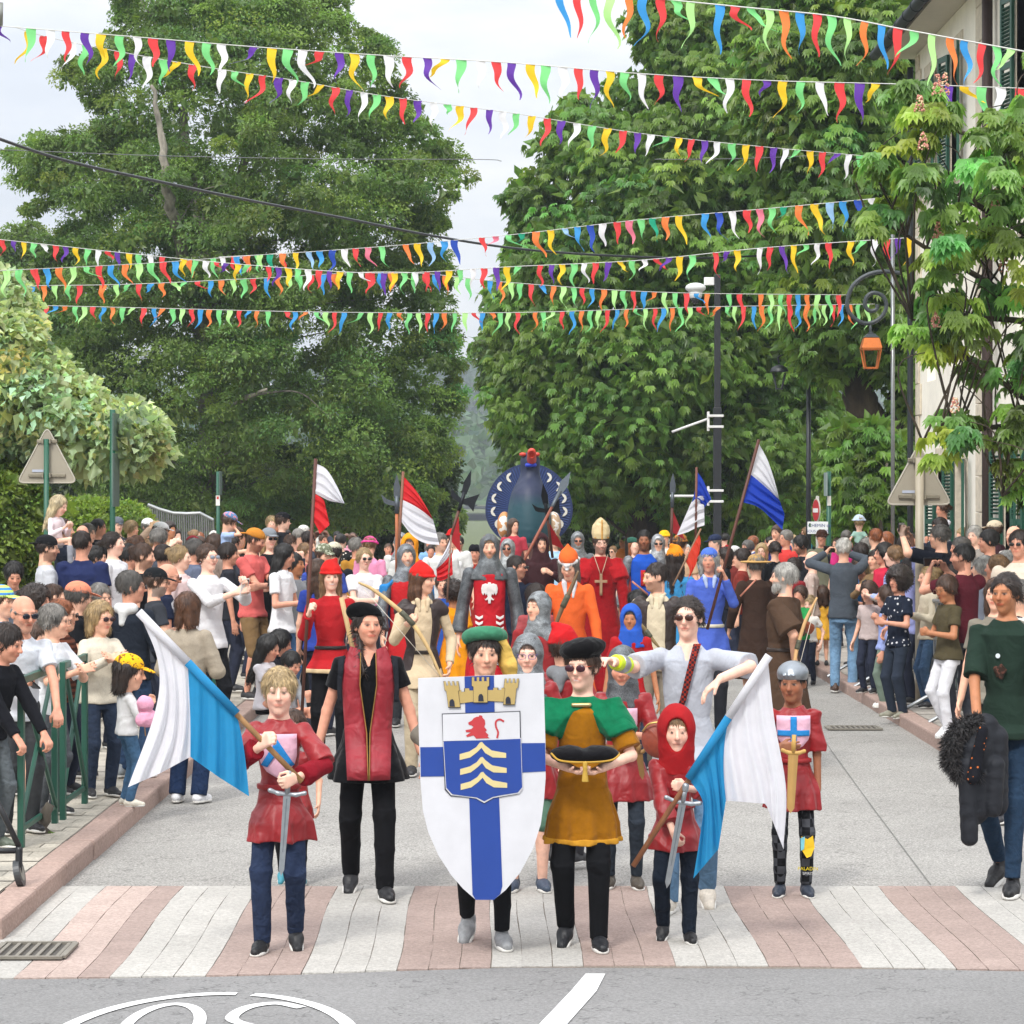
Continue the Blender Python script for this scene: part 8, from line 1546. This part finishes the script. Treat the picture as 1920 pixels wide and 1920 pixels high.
# strap, pouch and phone of the woman in pale blue
I = bluew; patch(I, 'patterned_strap', [(.035, .20), (.075, .20), (.0, -.10), (-.055, -.26), (-.09, -.26), (-.035, -.10)], mat('#8c2c1c', 'cloth', check=('checker', '#1d1c28', 75)), dep=.02, zc=I['shz']-.16, th=.006)
c = at(1236, 1385, 14.2); o = empty('shoulder_bag', c, 'brown leather shoulder bag at the side of the woman in pale blue', 'bag'); S = SDF(.008); S.ell((0, 0, 0), (.095, .05, .105), k=0); link('pouch', S.mesh('pouch'), mat('#8a3c28', 'leather'), o); tube('zip', spl([(-.09, -.02, .04), (-.05, -.05, .085), (.05, -.05, .09), (.09, -.02, .05)], 4), .005, mat('#c9a860', 'metal'), o)
bodymesh(bluew, 'armband', lambda S, I: S.cone(*(lambda e, w_: (e+(w_-e)*.42, e+(w_-e)*.86))(I['J']['R'][1], I['J']['R'][2]), .047, .042, k=0), mat('#c8e020', 'plastic'), vox=.006)
bodymesh(bluew, 'reflective_band', lambda S, I: S.cone(*(lambda e, w_: (e+(w_-e)*.56, e+(w_-e)*.70))(I['J']['R'][1], I['J']['R'][2]), .049, .047, k=0), mat('#a9acaf', 'metal'), vox=.006)
# coat over the arm of the woman in green
c = at(1828, 1400, 14.95); o = empty('winter_coat', c, 'black quilted coat with big fur hood hanging over the arm of the woman in green', 'coat'); S = SDF(.012)
S.cap((.06, .02, .12), (.01, 0, -.02), .07, .10, k=.04); S.cap((0, 0, -.02), (.0, 0, -.36), .085, .08, k=.03); S.cap((.12, .03, .05), (.13, .03, -.33), .07, .06, k=.02); S.cap((-.05, -.05, -.1), (-.04, -.06, -.50), .055, .048, k=.012); S.cap((.10, -.04, -.1), (.09, -.05, -.34), .055, .05, k=.012)
link('shell', S.mesh('shell', disp=lambda x, y, z: .0035*np.abs(np.sin(z*42+x*4))-.003+.003*np.sin(x*30)), mat('#24262b', 'cloth', .6), o)
S = SDF(.012); P_ = [(.0, -.02, .17), (-.11, -.04, .13), (-.17, -.05, .02), (-.17, -.05, -.09), (-.11, -.05, -.17), (.0, -.05, -.19)]
for a, b_ in zip(P_, P_[1:]): S.cap(Vector(a)*.82, Vector(b_)*.82, .038, k=.03)
S.ell((-.07, -.02, -.02), (.07, .022, .11), k=.03)
fm = S.mesh('fur_hood'); fv = np.zeros(len(fm.vertices)*3, np.float32); fm.vertices.foreach_get('co', fv); fv = fv.reshape(-1, 3); fn_ = np.zeros(len(fm.vertices)*3, np.float32); fm.vertices.foreach_get('normal', fn_); fn_ = fn_.reshape(-1, 3)
fr2 = np.random.default_rng(5); ii = fr2.integers(0, len(fv), 5200); Vq, Qq, Cq = leaf_quads(fv[ii]-fn_[ii]*.006, fn_[ii]+fr2.normal(0, .55, (5200, 3))-np.array([0, 0, .3]), fr2.normal(size=(5200, 3)), fr2.uniform(.025, .055, 5200), np.full(5200, .005), np.repeat(np.array([[.02, .018, .018]]), 5200, 0)*fr2.uniform(.4, 2.6, (5200, 1)))
fh = link('fur_hood', fm, mat('#0d0c0d', 'hair'), o); fu = link('fur', npmesh('fur', Vq, Qq, smooth=False, cols=Cq), leafmat('fur', .7, 0), fh); fu['kind'] = 'stuff'
S = SDF(.01); S.cap((.03, -.09, .10), (-.03, -.11, -.16), .03, .04, k=.02); link('lining', S.mesh('lining'), mat('#15161c', 'cloth', check=('dots', '#c06a30', 38)), o)
patch(greenw, 'badge', [(-.012+.014*math.cos(t), .014*math.sin(t)) for t in np.linspace(0, 5.7, 10)], mat('#cfd8dc', 'paint'), dep=.014, zc=greenw['shz']-.17); patch(greenw, 'shirt_print', [(.035*math.cos(t)*(1+.25*math.sin(3*t)), .04*math.sin(t)*(1+.2*math.cos(5*t))) for t in np.linspace(0, 6.0, 24)], mat('#33261f', 'cloth', check=('n', '#5a3a30', 60)), dep=.013, zc=greenw['shz']-.26)
# pink candy floss, phones
o = empty('candy_floss', at(270, 1333, 18.0), 'pink cloud of candy floss in the hands of the child in the yellow cap', 'candy floss'); S = SDF(.009)
for i in range(9): S.ell((random.uniform(-.04, .04), random.uniform(-.03, .03), random.uniform(-.07, .07)), (.045, .04, .045), k=.02)
link('floss', S.mesh('floss', disp=wrinkle(.006, 90, 4)), mat('#e3a2bc', 'knit'), o); tube('stick', [(0, 0, -.05), (.01, 0, -.17)], .004, WP, o)
phone_at(photow, 'R', '#d8d6d2', 'white phone held up by the woman in mirrored sunglasses'); phone_at(navyc, 'both', '#101114', 'large black phone held sideways by the man in navy', (.09, .19), True); phone_at(maroon, 'both', '#15161a', 'black phone held sideways by the man in maroon', horiz=True); phone_at(greyj, 'both', '#15161a', 'black phone raised by the white-haired man in grey', horiz=True)
phone_at(bald, 'R', '#0c0d10', 'black phone held upright at the far left edge'); phone_at(beige, 'R', '#15161a', 'dark phone in the hand of the woman in the beige jumper')
# great bird float
D = 47; bo2 = at(992, 1100, D); bo2.z = 0; o = empty('bird_float', bo2, 'giant blue-black grouse figure with a fanned tail and open red beak on a float', 'parade float'); oo = Vector(o.location)
q = lambda x, y, d=0: at(x, y, D+d)-oo; k = D/F
S = SDF(.03); S.ell(q(992, 955), (38*k, .5, 62*k), k=.1); S.ell(q(992, 1000), (40*k, .55, 60*k), k=.2); S.cap(q(994, 925), q(994, 868), 21*k, 17*k, k=.12); S.ell(q(994, 866), (18*k, 19*k, 19*k), k=.05)
def bcol(V): 
    z = V[:, 2]; t = np.clip((z-q(0, 950).z)/(.25), 0, 1)[:, None]; return np.array((.008, .055, .075))*(1-t)+np.array((.013, .021, .060))*t
bm_ = mat('#20305c', 'paint', .55, attr=True); link('bird_body', S.mesh('bird_body', cols=bcol, disp=wrinkle(.008, 30, 3, .3)), bm_, o)
tail = [(992+82*math.cos(t), 957-(88 if math.sin(t) > 0 else 70)*math.sin(t)) for t in np.linspace(0, 6.2832, 60)[:-1]]
poly('tail_fan', tail, .08, lambda x, y, t: q(x, y, .9+t), mat('#1c2c56', 'paint', .7), o)
bm = bmesh.new()
for a in np.linspace(0, 6.283, 90)[:-1]: tube_bm(bm, [q(992+22*math.cos(a), 957-22*math.sin(a), .9), q(992+78*math.cos(a), 957-(84 if math.sin(a) > 0 else 66)*math.sin(a), .9)], .012, 5)
link('feather_ribs', bmm('feather_ribs', bm), mat('#31467a', 'paint', .7), o)
for a in np.linspace(-.5, 3.64, 12):
    if 1.05 < a < 2.09 and abs(a-1.57) < .3: continue
    cx, cy_ = 992+64*math.cos(a), 951-66*math.sin(a); sgn = 1 if math.cos(a) > 0 else -1
    poly('white_crescent', [(cx+sgn*r_*math.cos(t)-sgn*0, cy_-r_*1.05*math.sin(t)) for t, r_ in [(t, 8.5) for t in np.linspace(-1.7, 1.7, 9)]+[(t, 3.8) for t in np.linspace(1.2, -1.2, 7)]], .02, lambda x, y, t: q(x, y, .87+t), mat('#d9d6cc', 'paint'), o)
S = SDF(.016); S.cap(q(997, 862, -.20), q(997, 848, -.42), 9*k, 8*k, k=.03); S.ell(q(997, 853, -.50), (6*k, .14, 7*k), k=.01, sub=True); S.ell(q(980, 852, -.1), (7*k, .08, 4*k), k=.02); S.ell(q(1007, 852, -.1), (6*k, .08, 4*k), k=.02); link('beak', S.mesh('beak'), mat('#c8402c', 'paint'), o)
S = SDF(.014); 
for dx in (-6, 0, 7): S.ell(q(995+dx, 872, -.20), (5*k, .05, 4*k), k=.01)
link('blue_bow', S.mesh('blue_bow'), mat('#1436b8', 'satin'), o)
for sx in (-1, 1): S = SDF(.02); S.ell(q(992+sx*46, 985, .1), (14*k, .2, 26*k), k=.02); link('wing', S.mesh('wing'), mat('#c98a52' if sx < 0 else '#b89a7a', 'paint', check=('n', '#e6e0d8', 6)), o)
bm = bmesh.new(); bbox_bm(bm, q(935, 1020, -1.2), q(1050, 1060, 1.6), .03); link('float_deck', bmm('float_deck', bm), mat('#4a2c24', 'wood'), o)
bm = bmesh.new()
for x in (950, 1035):
    for d in (-.8, 1.2): bmesh.ops.create_cone(bm, cap_ends=True, segments=20, radius1=.3, radius2=.3, depth=.15, matrix=Matrix.Translation(Vector((q(x, 0).x, d, .3))) @ Matrix.Rotation(R(90), 4, 'Y'))
link('wheels', bmm('wheels', bm), mat('#1a1a1c', 'plastic'), o)
# green cross-braced barriers along the left kerb
GM = mat('#1f5242', 'paint', .45)
def barrier(x0, y0, x1, y1, h, label, grp='green barriers along the left kerb'):
    a = Vector((x0, y0, .115)); d = Vector((x1-x0, y1-y0, 0)); L_ = d.length; o = empty('pavement_barrier', a, label, 'barrier', grp, math.atan2(d.y, d.x)); t = .032
    for x in (0, L_): bm = bmesh.new(); bbox_bm(bm, (x-t, -t*.6, 0), (x+t, t*.6, h), .004); link('post', bmm('post', bm), GM, o)
    bm = bmesh.new(); bbox_bm(bm, (t+.001, -t*.5, h-.05), (L_-t-.001, t*.5, h-.002), .004); link('top_rail', bmm('top_rail', bm), GM, o)
    bm = bmesh.new(); m_ = 1
    for i in range(m_):
        xa = t+(L_-2*t)*i/m_; xb = t+(L_-2*t)*(i+1)/m_
        for p, q2, yy in (((xa, .12), (xb, h-.06), .004), ((xa, h-.06), (xb, .12), -.004)): tube_bm(bm, [Vector((p[0], yy*3, p[1])), Vector((q2[0], yy*3, q2[1]))], .016, 6)
    bbox_bm(bm, (t+.001, -.012, .10), (L_-t-.001, .012, .13)); link('cross_braces', bmm('cross_braces', bm), GM, o)
    return o
barrier(-3.0, 16.3, -3.0, 17.5, 1.05, 'nearest green cross-braced barrier at the left kerb'); barrier(-2.98, 17.7, -2.98, 18.6, 1.05, 'second green cross-braced barrier beside the clapping women'); barrier(-2.95, 24.2, -2.95, 26.4, 1.0, 'green barrier behind the children sitting on the kerb'); barrier(4.25, 24.6, 4.3, 26.2, 1.0, 'green barrier post line behind the olive top on the right', 'green barriers on the right')
# grey crowd barriers on the right
GAL = mat('#8d9194', 'metal', .45)
def crowd_barrier(x0, y0, x1, y1, label):
    a = Vector((x0, y0, .1)); d = Vector((x1-x0, y1-y0, 0)); L_ = d.length; o = empty('crowd_barrier', a, label, 'crowd barrier', 'steel crowd barriers on the right', math.atan2(d.y, d.x))
    tube('frame', spl([(0, 0, .2), (0, 0, 1.0), (.06, 0, 1.1), (L_-.06, 0, 1.1), (L_, 0, 1.0), (L_, 0, .2), (L_-.02, 0, .18), (.02, 0, .18)], 4), .019, GAL, o, 8); bm = bmesh.new(); n = int(L_/.11)
    for i in range(1, n): tube_bm(bm, [Vector((L_*i/n, 0, .19)), Vector((L_*i/n, 0, 1.09))], .007, 6)
    link('bars', bmm('bars', bm), GAL, o)
    for x in (.3, L_-.3):
        bm = bmesh.new(); tube_bm(bm, spl([(x, -.32, .02), (x, -.05, .17), (x, .05, .17), (x, .32, .02)], 4), .018, 8); link('foot', bmm('foot', bm), GAL, o)
crowd_barrier(4.0, 31.6, 4.15, 29.4, 'steel crowd barrier behind the white-haired photographer'); crowd_barrier(4.15, 29.2, 4.2, 27.1, 'steel crowd barrier left of the curly boy'); crowd_barrier(4.2, 26.8, 4.25, 24.8, 'steel crowd barrier right of the curly boy')
# pushchair wheel and frame at the left edge
o = empty('pushchair', (onroad(36, 1703)[0], onroad(36, 1703)[1], .118), 'black folding pushchair frame with a small wheel at the lower left edge', 'pushchair'); MBk = mat('#16171a', 'plastic')
bm = bmesh.new(); bmesh.ops.create_cone(bm, cap_ends=True, segments=28, radius1=.075, radius2=.075, depth=.034, matrix=Matrix.Translation((0, 0, .075)) @ Matrix.Rotation(R(78), 4, 'Y')); wh = link('wheel', bmm('wheel', bm, False), mat('#3a3c3e', 'plastic'), o)
bm = bmesh.new(); bmesh.ops.create_cone(bm, cap_ends=True, segments=20, radius1=.045, radius2=.045, depth=.038, matrix=Matrix.Translation((0, 0, .075)) @ Matrix.Rotation(R(78), 4, 'Y')); link('hub', bmm('hub', bm), mat('#8a8a80', 'plastic'), wh)
tube('fork', spl([(0, -.02, .07), (0, -.01, .15), (0, 0, .22)], 4), .02, MBk, o); tube('front_tube', [(0, 0, .22), (-.22, .1, .62)], .016, MBk, o); tube('lower_tube', [(0, 0, .20), (-.45, .15, .17)], .016, MBk, o)
S = SDF(.012); S.ell((-.42, .15, .5), (.17, .2, .2), k=.02); link('seat', S.mesh('seat'), mat('#22242a', 'cloth'), o)
tag(sheet('fallen_leaf', [onroad(1742, 1688), onroad(1751, 1688), onroad(1752, 1692), onroad(1743, 1693)], .006, mat('#d8a020', 'cloth')), 'small yellow scrap on the road in front of the green T-shirt woman', 'litter', kind='thing')
# weeds at the left post
bush('weed', 'small weed growing at the foot of the nearest green barrier', [(55, 1568), (85, 1560), (92, 1592), (60, 1600)], 17.0, .06, 26, 12, .045, .03, (.14, .2, .05), 41, .02, .05, edge=8, cat='weed', core=False)
